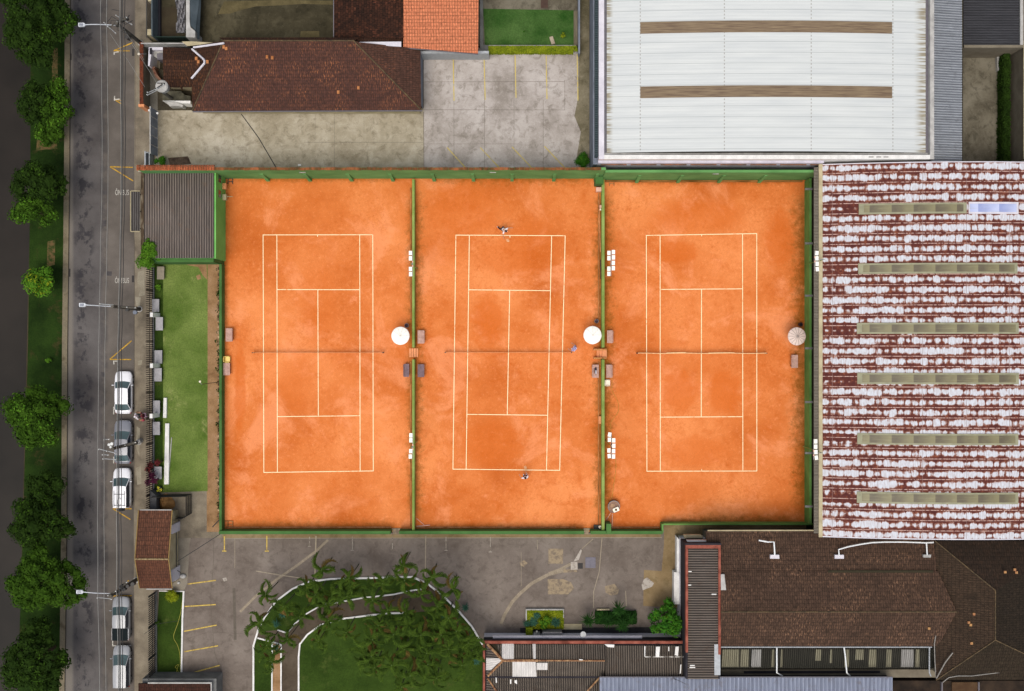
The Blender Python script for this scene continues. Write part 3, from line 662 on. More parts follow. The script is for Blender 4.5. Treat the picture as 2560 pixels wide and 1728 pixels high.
def net(px0, px1, py, label, band, sag=0):
    (x0, y0), (x1, y1) = G(px0, py, 1.0), G(px1, py+ (1.5 if sag==0 else 0), 1.0)
    t = thing('tennis_net', label, 'tennis net', ((x0+x1)/2, y0, .03), 'nets across the clay courts')
    for x in (x0, x1):
        MB().cyl(x, y0, .03, 1.1, .05, 10).build('post', M['metal_d'], t)
    n = 40; mb = MB(); pts = []
    for i in range(n+1):
        f = i/n; x = x0+(x1-x0)*f; dz = .16*math.sin(PI*f)
        pts.append((x, y0+(sag*.02*math.sin(f*PI*6+1)), 1.06-dz))
    # mesh of cords
    for i in range(n+1):
        mb.box(pts[i][0]-.008, pts[i][1]-.008, .06, pts[i][0]+.008, pts[i][1]+.008, pts[i][2])
    for k in range(9):
        mb.tube([(p[0], p[1], .08+(p[2]-.1)*k/9) for p in pts], .008, 4)
    mb.build('net_mesh', M['net'], t)
    b = MB(); r = .02 if sag == 0 else .032
    b.tube(pts, r, 6)
    if sag:
        b.tube([(p[0], p[1]+.04, p[2]-.03) for p in pts[9:16]], .05, 6); b.tube([(p[0], p[1]+.03, p[2]-.03) for p in pts[22:31]], .05, 6)
    b.build('net_band', band, t)
    xm = (x0+x1)/2; MB().box(xm-.03, y0-.02, .03, xm+.03, y0+.02, .93).build('centre_strap', M['netband_w'], t)
    return t
net(631, 957, 882, 'sagging brown net across the left clay court', M['netband'])
net(1113, 1429, 881.5, 'thin brown net across the middle clay court beside a player', M['netband'])
net(1594, 1917, 883.3, 'net with thick cream band across the right clay court', M['netband_w'], 1)

# ---- walls round the courts
t = thing('north_wall', 'tall green practice wall with tiled top along the north end of the courts', 'wall', G3(1280,447)+())
x0 = G(536,0,6)[0]; y_in = G(0,447)[1]
(xa, ya) = G(536, 424, 6.0)
MB().box(xx(548), y_in, 0, xx(1503), y_in+.25, 5.95).build('wall_face', M['green'], t)
MB().box(xx(1503)+.004, y_in-.14, 0, xx(2022), y_in+.11, 5.3).build('wall_face', M['green'], t, label='lower plain green stretch in front of the white warehouse')
cb = MB()
for k in range(95):
    xa_ = G(343,0,6)[0] + k*.4845; 
    if xa_ > G(1494,0,6)[0]: break
    cb.box(xa_, y_in-.02 + .02*math.sin(k*2.3), 5.952, xa_+.46, y_in+.24+.02*math.sin(k*1.7), 6.03+.02*math.sin(k*3.1))
cb.build('coping', M['coping_old'], t)
rb = [671,776,880,983,1086,1184,1280,1384,1488,1591,1694,1796,1897]
for r in rb:
    yq = y_in if r < 1503 else y_in-.144
    MB().add([(xx(r)-.16, yq-.3, 0), (xx(r)+.16, yq-.3, 0), (xx(r)+.16, yq-.05, 3.4), (xx(r)-.16, yq-.05, 3.4),
              (xx(r)-.16, yq+.004, 0), (xx(r)+.16, yq+.004, 0), (xx(r)+.16, yq+.004, 3.45), (xx(r)-.16, yq+.004, 3.45)],
             [(0,1,2,3),(5,4,7,6),(3,2,6,7),(4,0,3,7),(1,5,6,2),(0,4,5,1)]).build('buttress', M['green'], t)
for r in (776, 1234, 1770):
    yq = y_in if r < 1503 else y_in-.144
    MB().box(xx(r)-.3, yq-.06, 4.4, xx(r)+.3, yq+.004, 4.6).build('wall_lamp', M['offwhite'], t)
solo('plinth', MB().box(xx(1513), yy(456), .03, xx(2005), yy(451.5), .3), mottled('mossy_plinth', [C(94,62,20), C(160,110,60)], 1.2, .3, stretch=(.5,2,1)), 'low mossy plinth at the foot of the wall on the right court', 'plinth')
def lowwall(label, segs, zt, mat, name='low_wall'):
    mb = MB()
    for s in segs: mb.box(s[0], s[1], 0, s[2], s[3], s[4] if len(s) > 4 else zt)
    return solo(name, mb, mat, label, 'wall')
# dividers; pixel x of their tops
for (pl, pr, nm) in ((1030.3,1036.2,'between the left and middle courts'), (1504.3,1511.3,'between the middle and right courts')):
    xl, xr = G(pl,0,1.2)[0], G(pr,0,1.2)[0]
    lowwall('long low green divider wall %s, north of the steps' % nm, [(xl, G(0,869,1.2)[1], xr, yy(448)-.16)], 1.2, M['green_y'], 'divider_wall')
    lowwall('long low green divider wall %s, south of the steps' % nm, [(xl, yy(1326), xr, G(0,899,1.2)[1])], 1.2, M['green_y'], 'divider_wall')
    dr = MB().box(xl-.3, yy(1316), .03, xl-.16, G(0,905,1.2)[1], .12).box(xl-.3, G(0,800,1.2)[1], .03, xl-.16, yy(470), .12)
    solo('drain_kerb', dr, mottled('kerb_old', [C(110,70,30), C(190,126,76)], 1.5, .3, stretch=(3,.4,1)), 'narrow clay-stained kerb running along the divider wall %s' % nm, 'kerb')
# steps through the dividers
t = thing('steps', 'stone steps with two side walls through the right divider wall', 'steps', G3(1503,884))
for i, (a, b, h) in enumerate(((1504.5,1516,.5),(1498.5,1504.2,.34),(1491.5,1498.2,.2))): MB().box(xx(a), yy(895), .03, xx(b), yy(874.5), h).build('tread', M['orange_obj'], t)
for yv in (874, 895.5): MB().box(xx(1483), yy(yv+2), .03, xx(1515), yy(yv-2), .72).build('side_wall', mottled('side_wall', [C(170,112,60), C(196,140,86)], 3), t)
t = thing('steps', 'worn flat steps through the left divider wall', 'steps', G3(1034,884))
for (a, b, h) in ((1023,1028,.1),(1029,1033.5,.16),(1034.5,1040,.22),(1041,1045.5,.12)): MB().box(xx(a), yy(893), .03, xx(b), yy(871), h).build('tread', M['orange_obj'], t)
# west wall and clubhouse
lowwall('low green wall along the west side of the left court', [(xx(556), yy(1322), xx(562), yy(662))], 1.3, M['green_d'], 'west_wall')
t = thing('south_wall', 'low green wall along the south end of the courts with two gateways', 'wall', G3(1100,1326))
for (a, b) in ((556.5,980),(1001,1458),(1474,1652)):
    MB().box(xx(a), yy(1326)-.15, 0, xx(b), yy(1322), 1.5).build('wall_face', M['green_h'], t)
for (a, b) in ((566,978),(1040,1440),(1520,1648)):
    MB().box(xx(a), yy(1319)-.02, .03, xx(b), yy(1316.5), .12).build('foot_kerb', mottled('kerb_clay', [C(150,92,50), C(200,140,96)], 1.5), t)
lowwall('low green wall turning round the south east corner of the right court', [(xx(1650), yy(1326), xx(1654), yy(1305)), (xx(1654)+.004, yy(1307.5), xx(2034), yy(1304))], 1.4, M['green_east'], 'corner_wall')
for (a, b, w) in ((980,1001,'left'),(1458,1474,'right')):
    s = thing('gateway_step', 'rounded concrete step in the %s gateway of the south wall' % w, 'step', G3((a+b)/2,1327))
    for i in range(3): MB().box(xx(a+i*1.5), yy(1325+i*5), .0, xx(b-i*1.5), yy(1320.5+i*5), .16-.04*i).build('tread', M['patch'] , s)
s = lowwall('green wall along the east side of the right court', [(xx(2011), yy(1303), xx(2016.5), yy(449)-.16)], 2.0, M['green_east'], 'east_wall')
# green closet + slabs by the north end of the right divider
solo('green_cabinet', MB().box(xx(1485), yy(467), .03, xx(1504), yy(448.5), 2.1), M['green_h'], 'square green cabinet in the north corner of the middle court', 'cabinet')
solo('pink_slab', MB().obox(*G(1497,473.5,.7), .03, .52, .42, .7, .06), M['pink_obj'], 'small pinkish slab table in front of the green cabinet', 'slab')
solo('green_cabinet', MB().box(xx(1512.5), yy(1328), .03, xx(1524), yy(1303), 1.9), M['green_h'], 'tall green cabinet at the south end of the right divider wall', 'cabinet')
t = thing('water_cooler', 'small white water cooler low on the right divider wall in the middle court', 'cooler', G3(1500.5,516,.03))
MB().box(xx(1498), yy(522), .03, xx(1503), yy(515.5), .9).build('body', M['pink_obj'], t); MB().cyl(xx(1500.6), yy(525), .03, .5, .09).build('cup_bin', M['wplastic'], t)
solo('broom_pole', MB().tube([(xx(1497),yy(500),.1),(xx(1501),yy(630),.12)], .035), M['orange_obj'], 'long wooden drag pole lying by the right divider wall', 'pole')
solo('wind_screen_roll', MB().tube([(xx(1501.5),yy(650),.2),(xx(1502.5),yy(698),.2)], .07, 8), M['cloth_k'], 'rolled dark screen lying by the right divider wall', 'roll')
solo('brick_block', MB().box(xx(1496), yy(1059), .03, xx(1502.3), yy(1040.5), .35), M['orange_obj'], 'tan block against the right divider wall, middle court side', 'block')
for (nm, px, py, lab) in (('frame', 572, 1309, 'broken wooden frame in the south west corner of the left court'), ('frame', 1525, 458, 'small wooden frame in the north west corner of the right court'), ('frame', 572.5, 453, 'small dark frame by the north west corner of the left court')):
    x, y = G(px, py); w = .42 if px != 572 else .45
    m = MB().box(x-w,y+.22,.03,x+w,y+.28,.2).box(x+w-.06,y-.3,.03,x+w,y+.218,.2).box(x-w*.2,y-.3,.03,x-w*.2+.05,y+.218,.18).box(x-w*.2+.06,y-.1,.03,x+w-.062,y-.05,.16)
    solo('wooden_frame', m, mottled('old_wood', [C(120,80,40), C(190,140,90)], 4) if px > 573 or px == 572 else M['metal_d'], lab, 'frame')
t = thing('rake', 'wooden drag rake lying in the south west corner of the middle court', 'rake', G3(1055,1310,.03))
MB().tube([G3(1041,1296,.1), G3(1060,1312,.1)], .03).build('handle', M['pink_obj'], t); MB().tube([G3(1041,1316,.14), G3(1075,1313,.14)], .05).build('rake_head', M['pink_obj'], t)
t = thing('hose_reel', 'white hose reel on brown base in the south east corner of the middle court', 'reel', G3(1497,1319,.03))
MB().cyl(*G(1500,1318,.6), .3, .62, .14, 14).build('reel', M['wplastic'], t); MB().box(xx(1484), yy(1325)+.08, .03, xx(1503), yy(1312), .3).build('base', M['metal_d'], t); MB().cyl(*G(1501.5,1318.5,.7), .6, .66, .05, 10).build('hub', M['metal_d'], t)

# benches -----------------------------------------------------------------
def bench(px0, py0, px1, py1, label, back, mat=None):
    """table-height bench: boards on two concrete feet; back = side of the low back rail"""
    mat = mat or M['bench']; z = .62
    (x0, y1), (x1, y0) = G(px0, py0, z), G(px1, py1, z)
    t = thing('court_bench', label, 'bench', ((x0+x1)/2, (y0+y1)/2, .03), 'benches beside the clay courts')
    n = 5; w = (x1-x0)/n; mb = MB()
    for i in range(n): mb.box(x0+i*w+.004, y0, z-.05, x0+(i+1)*w-.004, y1, z - (.006 if i % 2 else 0))
    mb.build('seat', mat, t)
    for yv in (y0+.14, y1-.26): MB().box(x0+.06, yv, .03, x1-.06, yv+.12, z-.052).build('leg', M['bench_leg'], t)
    xb = x0-.035 if back < 0 else x1+.005
    MB().box(xb, y0+.05, z-.02, xb+.03, y1-.05, z+.26).build('backrest', mat, t)
    for yv in (y0+.2, y1-.26): MB().box(xb+(-.04 if back < 0 else .034), yv, .3, xb+(-.002 if back < 0 else .074), yv+.06, z+.24).build('back_post', M['bench_leg'], t)
    return t
bench(564,821,581,854, 'pale bench by the west wall of the left court, north of the yellow chair', 1)
bench(557.8,907.5,574.7,938.4, 'pale bench touching the yellow plastic chair by the west wall', -1)
bench(1044,826,1060.5,859, 'pale bench in the middle court across the wall from the left parasol', 1)
bench(1009.6,910,1022.8,942.5, 'dark bench on the left court side of the left divider wall', -1, M['bench_d'])
bench(1044,911,1060,943, 'dark bench on the middle court side of the left divider wall', 1, M['bench_d'])
bench(1517.7,826,1531.6,858, 'pale bench in the right court across the wall from the plain white parasol', 1)
bb = bench(1481,912,1496.7,944.5, 'pale bench with a racket bag on it beside the right divider wall', -1)
bench(1515.7,912,1529.8,944.5, 'pale bench in the right court above the white plastic chair', 1)
bench(1978.6,887.4,1995,920, 'pale bench near the east wall below the ribbed parasol', -1)
mb = MB().ellip((*G(1489.5,927,.75), .74), (.11,.38,.09)); 
t = thing('racket_bag', 'dark and white racket bag lying on the bench by the right divider wall', 'bag', (*G(1489.5,927,.7), .63))
mb.build('bag_body', M['cloth_k'], t, smooth=True); MB().ellip((*G(1490,930,.82), .80), (.055,.24,.05)).build('white_panel', M['shirt_w'], t, smooth=True)
MB().tube([(*G(1486,920,.8),.80),(*G(1485,927,.84),.84),(*G(1486,934,.8),.80)], .015).build('strap', M['cloth_k'], t)

# parasols ----------------------------------------------------------------
def parasol(px, py, r, label, mat, ribs):
    x, y = G(px, py, 2.4); t = thing('parasol', label, 'parasol', (x, y, .03), 'round parasols over the net posts')
    n = 32; mb = MB(); rings = [(0,2.62),(.33,2.54),(.66,2.44),(.95,2.32),(1.0,2.26)]; vs = [(x,y,2.62)]; fs = []
    for (f, z) in rings[1:]:
        for i in range(n):
            a = 2*PI*i/n; rr = r*f*(1 - .0 if i % 4 == 0 else 1-.012); vs.append((x+rr*math.cos(a), y+rr*math.sin(a), z + (.012 if i % 4 == 0 else 0)))
    for i in range(n): fs.append((0, 1+i, 1+(i+1) % n))
    for k in range(3):
        for i in range(n): fs.append((1+k*n+i, 1+(k+1)*n+i, 1+(k+1)*n+(i+1)%n, 1+k*n+(i+1)%n))
    mb.add(vs, fs); cn = mb.build('canopy', mat, t)
    rbm = MB()
    for i in range(ribs):
        a = 2*PI*i/ribs; rbm.tube([(x+r*f*math.cos(a), y+r*f*math.sin(a), z+.012) for f, z in ((.06,2.61),(.33,2.545),(.66,2.445),(.97,2.31))], .012 if ribs < 12 else .018, 4)
    rbm.build('seam', M['umb_rib'] if ribs > 10 else plain('pale_seam', C(226,214,200), .8), cn)
    MB().cyl(x, y, .03, 2.6, .025, 8).build('pole', M['metal'], t); MB().cyl(x, y, .03, .2, .28, 16).build('base', M['grey_wall'], t); MB().cyl(x, y, 2.62, 2.68, .04, 8).build('finial', M['metal'], t)
    return t
parasol(1000.8,839.6,.9, 'round white parasol at the net of the left court', M['umb'], 10)
parasol(1481.6,838,.9, 'plain bright white round parasol at the net of the middle court', M['umb'], 8)
parasol(1993,841,.9, 'greyish parasol with many dark seams at the net of the right court', M['umb2'], 14)
def bin_(px, py, r, label, mat=None):
    x, y = G(px, py, .6); t = thing('waste_bin', label, 'bin', (x,y,.03), 'round bins beside the parasols')
    n = 16; mb = MB().cyl(x, y, .03, .08, r*.85, n)
    vs = []; 
    for (rr, z) in ((r*.88,.05),(r,.6),(r*.84,.6),(r*.76,.1)):
        vs += [(x+rr*math.cos(2*PI*i/n), y+rr*math.sin(2*PI*i/n), z) for i in range(n)]
    fs = [(k*n+i, k*n+(i+1)%n, (k+1)*n+(i+1)%n, (k+1)*n+i) for k in range(3) for i in range(n)]
    mb.add(vs, fs).build('bin_body', mat or M['black'], t); 
    tr = MB(); 
    for i in range(n):
        a0 = 2*PI*i/n; a1 = 2*PI*(i+1)/n; tr.tube([(x+r*math.cos(a0), y+r*math.sin(a0), .61), (x+r*math.cos(a1), y+r*math.sin(a1), .61)], .018, 4)
    tr.build('rim', M['cloth_m'] if mat is None else M['metal'], t)
bin_(1016.5,814,.2, 'dark round bin above the left white parasol', M['bench_d'])
bin_(1491.5,803,.2, 'dark blue-grey bin above the plain white parasol', M['bench_d'])
bin_(2002.5,811.5,.19, 'black round bin above the ribbed parasol by the east wall')

# plastic chairs ----------------------------------------------------------
def chair(px, py, label, mat, ang, sc=1.0):
    x, y = G(px, py, .6); t = thing('plastic_chair', label, 'chair', (0,0,0), 'plastic chairs by the courts'); R = []
    MB().box(-.24,-.24,.40,.24,.24,.43).build('seat', mat, t)
    b = MB()
    for i in range(5): b.obox(-.2+.1*i, .27, .44, .055, .03, .86-.02*abs(i-2), 0)
    b.tube([(-.27,.2,.6),(-.26,.3,.84),(0,.33,.9),(.26,.3,.84),(.27,.2,.6)], .03, 6)
    b.build('backrest', mat, t)
    for s in (-1, 1): MB().tube([(s*.28,-.2,.44),(s*.29,-.18,.64),(s*.29,.1,.66),(s*.28,.25,.66)], .03, 6).build('armrest', mat, t)
    for sx in (-1,1):
        for sy in (-1,1): MB().tube([(sx*.22,sy*.21,.41),(sx*.27,sy*.27,0)], .028, 6).build('leg', mat, t)
    t.location = (x, y, .03); t.rotation_euler = (0,0,ang); t.scale = (sc,)*3; return t
chair(568, 898.5, 'yellow plastic armchair by the west wall of the left court', M['yplastic'], PI/2)
chair(1519.5, 957.5, 'white plastic armchair beside the right divider wall', M['wplastic'], PI/2)
# barrel with tools
t = thing('water_barrel', 'wide grey water barrel near the south end of the right divider wall', 'barrel', (*G(1534.7,1267,.7), .03))
x, y = G(1534.7,1267,.7); MB().cyl(x, y, .03, .66, .56, 28).build('barrel_body', M['barrel'], t); 
rm = MB()
for i in range(28): rm.tube([(x+.58*math.cos(2*PI*i/28), y+.58*math.sin(2*PI*i/28), .68), (x+.58*math.cos(2*PI*(i+1)/28), y+.58*math.sin(2*PI*(i+1)/28), .68)], .03, 5)
rm.build('rim', M['metal'], t); MB().cyl(x-.12, y+.08, .662, .70, .22, 16).build('lid', mottled('barrel_lid', [C(150,120,96), C(176,142,112)], 4), t)
t = thing('white_stool', 'white plastic stool with a round hole on top of the grey barrel', 'stool', (*G(1540,1274,.95), .70)); x, y = G(1540,1274.5,.95)
mb = MB(); n = 20; a0 = .38; out = []; inn = []
for i in range(n):
    a = 2*PI*i/n; c, s = math.cos(a), math.sin(a); k = 1/max(abs(c)/.31, abs(s)/.2)
    X, Y = c*k, s*k; out.append((x+X*math.cos(a0)-Y*math.sin(a0), y+X*math.sin(a0)+Y*math.cos(a0))); inn.append((x+.125*c, y+.125*s))
vs = [(p[0],p[1],.98) for p in out]+[(p[0],p[1],.98) for p in inn]+[(p[0],p[1],.93) for p in out]+[(p[0],p[1],.93) for p in inn]
fs = []
for i in range(n):
    j = (i+1) % n; fs += [(i,j,n+j,n+i),(2*n+j,2*n+i,3*n+i,3*n+j),(i,2*n+i,2*n+j,j),(n+j,3*n+j,3*n+i,n+i)]
mb.add(vs, fs).build('seat', M['wplastic'], t)
for (dx, dy) in ((.24,.12),(-.24,.12),(.24,-.12),(-.24,-.12)):
    X = dx*math.cos(a0)-dy*math.sin(a0); Y = dx*math.sin(a0)+dy*math.cos(a0); MB().tube([(x+X*.95,y+Y*.95,.93),(x+X*1.05,y+Y*1.05,.69)], .025).build('leg', M['wplastic'], t)
for (a, b, w) in (((1527,1282),(1515.5,1300),'short'), ((1531,1285),(1530,1320),'long')):
    solo('tool_handle', MB().tube([(*G(*a,.7),.7), (*G(*b,.1),.1)], .032), M['pink_obj'], '%s wooden tool handle leaning on the grey barrel' % w, 'tool')
def hose(pts, r, mat, label, z=.06):
    P = []
    for i in range(len(pts)-1):
        p0 = pts[max(i-1,0)]; p1 = pts[i]; p2 = pts[i+1]; p3 = pts[min(i+2,len(pts)-1)]
        for k in range(6):
            t_ = k/6; a = [.5*((2*p1[j]) + (-p0[j]+p2[j])*t_ + (2*p0[j]-5*p1[j]+4*p2[j]-p3[j])*t_**2 + (-p0[j]+3*p1[j]-3*p2[j]+p3[j])*t_**3) for j in (0,1)]
            P.append(a)
    P.append(pts[-1]); return solo('garden_hose', MB().tube([(*G(p[0],p[1],z), z) for p in P], r, 5), mat, label, 'hose')
hose([(1516,900),(1520,906),(1530,950),(1530,975),(1545,1006),(1545,1030),(1528,1055),(1528,1080),(1532,1115),(1540,1160),(1536,1200),(1530,1240),(1528,1258)], .022, M['hose_g'], 'yellow-green hose winding down the west side of the right court')
hose([(458,1484),(452,1530),(444,1560),(434,1592),(444,1614),(450,1640),(450,1685),(442,1672),(438,1668),(446,1662),(440,1686),(448,1694)], .028, M['hose_y'], 'yellow hose snaking over the narrow strip of lawn', .08)

# floodlight masts ----------------------------------------------------------
def mast(bpx, bpy_, lamps, label, zt=7.2, pole=True):
    x, y = G(bpx, bpy_); t = thing('floodlight_mast', label, 'floodlight mast', (x,y,.03), 'floodlight masts along the courts')
    MB().tube([(x,y,.03),(x,y,zt-.1)], .045, 8, .035).build('pole', M['green_y'], t)
    cols = sorted(set(l[2] for l in lamps)); P = {}
    for l in lamps: P.setdefault(l[2], []).append(G(l[0], l[1], zt))
    for c in cols:
        ps = P[c]; xa = sum(p[0] for p in ps)/len(ps); y0 = min(p[1] for p in ps)-.2; y1 = max(p[1] for p in ps)+.2; sd = .2 if c == 0 else -.2
        MB().tube([(xa+sd,y0,zt-.12),(xa+sd,y1,zt-.12)], .03).build('crossarm', M['metal'], t)
        MB().tube([(x,y,zt-.12),(xa+sd,y,zt-.12)], .03).build('bracket', M['metal'], t)
        for k in (-1, 1): MB().box(xa+sd-.05, y+k*.2-.08, zt-.1, xa+sd+.05, y+k*.2+.08, zt-.02).build('ballast', M['pink_obj'], t)
    for l in lamps:
        lx, ly = G(l[0], l[1], zt); f = MB().obox(lx, ly, zt-.12, .29, .40, zt, l[3] if len(l) > 3 else 0).build('floodlight', M['flood'], t)
        MB().obox(lx, ly, zt-.135, .24, .34, zt-.121, l[3] if len(l) > 3 else 0).build('lens', M['lampglass'], f)
mast(1043,672, [(1026,632.7,0),(1026,646,0),(1026,672.7,0),(1026.3,685.5,0)], 'four white floodlights on the left divider wall, north mast')
mast(1043,1103, [(1027,1088.7,0),(1027,1101,0),(1026.6,1128,0),(1025.6,1141.5,0)], 'four white floodlights on the left divider wall, south mast')
mast(1514,673, [(1522.3,632.6,0),(1522.3,645.7,0),(1522.2,672,0),(1522.2,684.7,0),(1533.8,630.5,1),(1533.8,643.6,1),(1533.4,657.4,1),(1533.4,670.5,1)], 'eight white floodlights in two rows on the right divider wall, north mast')
mast(1514,1101, [(1524,1086.8,0,-.2),(1523.6,1099.6,0),(1522.4,1126.4,0),(1523,1140.3,0,.1),(1534.4,1101.2,1),(1534.6,1114.8,1),(1534.2,1128,1),(1534,1141.5,1)], 'eight white floodlights in two rows on the right divider wall, south mast')
mast(2012,662, [(2042.5,633,1,-.12),(2042.5,646,1),(2043,659.7,1),(2043.5,673,1,.12)], 'four white floodlights at the east wall, north mast', 7.6)
mast(2008,1116, [(2039.5,1103.8,1),(2039.5,1117,1),(2040,1130.3,1),(2041,1144.5,1,.15)], 'four white floodlights at the east wall, south mast', 7.6)
# ================================================================== BUILDINGS
def corr_sheet(pts, axis, pitch, amp, name, mat, parent, label=None, seg=6, th=.03):
    """pts: four 3d corners a,b,c,d; a->b and d->c run across the ribs"""
    a, b, c, d = [Vector(p) for p in pts]; mb = MB(); L = (b-a).length; n = max(2, int(L/pitch*seg)); vs = []; fs = []
    for i in range(n+1):
        f = i/n
        for p in (a.lerp(b, f), d.lerp(c, f)):
            u = p.x if axis == 'x' else p.y
            vs.append((p.x, p.y, p.z + amp*math.cos(2*PI*u/pitch)))
    m = len(vs)
    vs += [(v[0], v[1], v[2]-th) for v in vs]
    for i in range(n): fs += [(2*i, 2*i+2, 2*i+3, 2*i+1), (m+2*i+1, m+2*i+3, m+2*i+2, m+2*i), (2*i, m+2*i, m+2*i+2, 2*i+2), (2*i+1, 2*i+3, m+2*i+3, m+2*i+1)]
    fs += [(0,1,m+1,m), (2*n, m+2*n, m+2*n+1, 2*n+1)]
    mb.add(vs, fs); return mb.build(name, mat, parent, label=label)

# ---- clubhouse
t = thing('clubhouse', 'single storey clubhouse under a weathered dark corrugated roof beside the street', 'building', G3(450,545))
xw, xe = G(355,0,3.6)[0], G(536,0,4.0)[0]; yn, ys = G(0,430,4.0)[1], G(0,646,3.8)[1]
MB().box(xw, ys, 0, xe, yn-.02, 3.55).build('wall', M['green'], t)
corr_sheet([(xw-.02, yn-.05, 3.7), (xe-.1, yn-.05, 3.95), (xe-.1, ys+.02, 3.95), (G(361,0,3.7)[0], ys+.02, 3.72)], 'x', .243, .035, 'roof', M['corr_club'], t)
fw = MB().box(xe+.002, ys-.02, 0, xe+.14, yn-.03, 4.0); fw.build('east_wall', mottled('green_east_face_lifted', [C(70,118,58,2.1), C(86,136,72,2.1)], .35, .08), t)  # face turned from the sun: missing light added to its colour
for (a, b) in ((447,465),(484,502)):
    w = MB().box(xe+.13, yy(b), 1.9, xe+.16, yy(a), 3.0).build('window', M['glass_dark'], t)
    MB().box(xe+.13, yy(b)-.05, 1.82, xe+.18, yy(a)+.05, 1.9).build('sill', M['green'], w)
for (py,) in ((470,),(497,)):
    MB().box(xe+.14, yy(py+7), .9, xe+.5, yy(py-7), 1.4).build('air_conditioner', M['cream'] if py > 480 else M['orange_obj'], t)
for (py,) in ((495,),): MB().tube([(xe+.5, yy(py), 1.1), (xe+1.1, yy(py), 1.05)], .03).build('drain_pipe', M['cream'], t)
MB().box(G(352,0,3.8)[0], ys-.3, 0, G(359.5,0,3.8)[0], yn, 3.8).build('parapet', mottled('mossy_parapet', [C(58,48,36), C(84,70,54), C(140,130,112)], 1.6, .3, stretch=(1,.4,1)), t)
cm = MB()
for k in range(48):
    X = G(343,0,6.1)[0]+k*.155*1.0
    if k < 48: cm.tube([(X, y_in+.44, 5.98), (X, y_in+.36, 6.1), (X, y_in+.12, 6.12), (X, y_in-.04, 6.04)], .07, 5)
cm.build('coping', M['coping'], t)
MB().box(G(343,0,5.9)[0], y_in, 3.0, xx(547), y_in+.3, 5.95).build('north_wall', M['green'], t)
MB().box(G(536,0,4)[0]-.02, ys-.3, 0, xx(561), ys-.06, 3.9).build('end_wall', M['green_d'], t)
MB().box(G(376,646,3.2)[0], ys-.34, 0, G(536,646,3.2)[0]-.03, ys-.03, 3.4).build('south_wall', M['green_d'], t)

# ---- bus shelter
t = thing('bus_shelter', 'narrow bus shelter with grey corrugated roof and pale rim on the pavement', 'bus shelter', G3(345,528))
z = 2.6
xa, ya = G(327,478,z); xb, yb = G(350.5,579,z)
corr_sheet([(xa+.06, ya-.06, z), (xb-.02, ya-.06, z+.02), (xb-.02, yb+.06, z+.02), (xa+.06, yb+.06, z)], 'x', .2, .03, 'roof', M['corr_shel'], t)
MB().box(xa-.04, yb, z-.1, xa+.03, ya, z+.08).box(xa+.032, ya-.03, z-.1, xb, ya+.04, z+.08).box(xa+.032, yb-.04, z-.1, xb, yb+.03, z+.08).build('rim', M['cream'], t)
for Y in (ya-.3, (ya+yb)/2, yb+.3): MB().box(xb-.12, Y-.05, 0, xb-.02, Y+.05, z-.04).build('post', M['metal_d'], t)
MB().box(xb-.45, yb+.5, .42, xb-.14, ya-.5, .47).box(xb-.4, yb+.6, 0, xb-.2, yb+.7, .418).box(xb-.4, ya-.7, 0, xb-.2, ya-.6, .418).build('seat', M['metal'], t)

# ---- white warehouse
t = thing('white_warehouse', 'large warehouse with white curved metal roof and two brown skylight bands', 'building', G3(1915,200))
zr = 7.0; X0, X1 = G(1517,0,zr)[0], G(2314,0,zr)[0]; YS = G(0,382,zr)[1]; YN = 46
xm = (X0+X1)/2; hw = (X1-X0)/2
def rz(x): return zr + .9*(1-((x-xm)/hw)**2)
def arch(x0, x1, y0, y1, dz, n, name, mat, par, f, th=.05):
    mb = MB(); vs = []; fs = []
    for i in range(n+1):
        x = x0+(x1-x0)*i/n; vs += [(x,y0,f(x)+dz),(x,y1,f(x)+dz),(x,y0,f(x)+dz-th),(x,y1,f(x)+dz-th)]
    for i in range(n):
        a = 4*i; b = a+4; fs += [(a,b,b+1,a+1),(a+2,a+3,b+3,b+2),(a,a+2,b+2,b),(a+1,b+1,b+3,a+3)]
    fs += [(0,1,3,2),(4*n,4*n+2,4*n+3,4*n+1)]
    return mb.add(vs, fs).build(name, mat, par, smooth=False)
arch(X0, X1, YS, YN, 0, 60, 'roof', M['wroof'], t, rz)
sx0, sx1 = G(1600.8,0,7.4)[0], G(2230.6,0,7.4)[0]
for (a, b) in ((56,85),(217,246)):
    arch(sx0, sx1, G(0,b,7.3)[1], G(0,a,7.3)[1], .03, 40, 'skylight', M['sky_br'], t, rz, .03)
pz = 7.5
xo, xi = G(1497.5,0,pz)[0], G(1510.5,0,pz)[0]; yo, yi = G(0,398,pz)[1], G(0,387.5,pz)[1]
xei, xeo = G(2325.5,0,pz)[0], G(2335.5,0,pz)[0]
MB().box(xo, yo, 0, xi, YN, pz).build('west_parapet', M['white_lav'], t)
MB().box(xi+.002, yo, 0, xei-.002, yi, pz-.003).build('south_parapet', M['white'], t)
MB().box(xei, yo, 0, xeo, YN, pz).build('east_parapet', M['offwhite'], t)
MB().box(xi+.004, yi+.002, 6.7, X0-.01, YN, 6.95).build('gutter', M['gutter'], t)
MB().box(xi+.004, yi+.002, 6.7, xei-.01, YS-.01, 6.98).build('gutter', M['offwhite'], t)
MB().box(X1+.01, yi+.002, 6.7, xei-.004, YN, 6.95).build('gutter', M['gutter'], t)
MB().box(xo-.42, yo-.2, 0, xo-.005, YN, 5.6).build('west_wall', M['bluegrey'], t)
MB().box(xo-.30, yo+.4, 5.602, xo-.006, YN, 6.5).build('west_cladding', corrmat('green_grey_cladding', C(70,84,86), C(26,38,44), 'y', .17), t)
MB().box(xo, yo-.22, 0, G(2056,0,6)[0], yo-.004, 6.6).build('south_wall', mottled('lavender_wall', [C(176,172,184), C(198,194,204)], .7, .12, stretch=(2,1,.5)), t)
nb = MB()
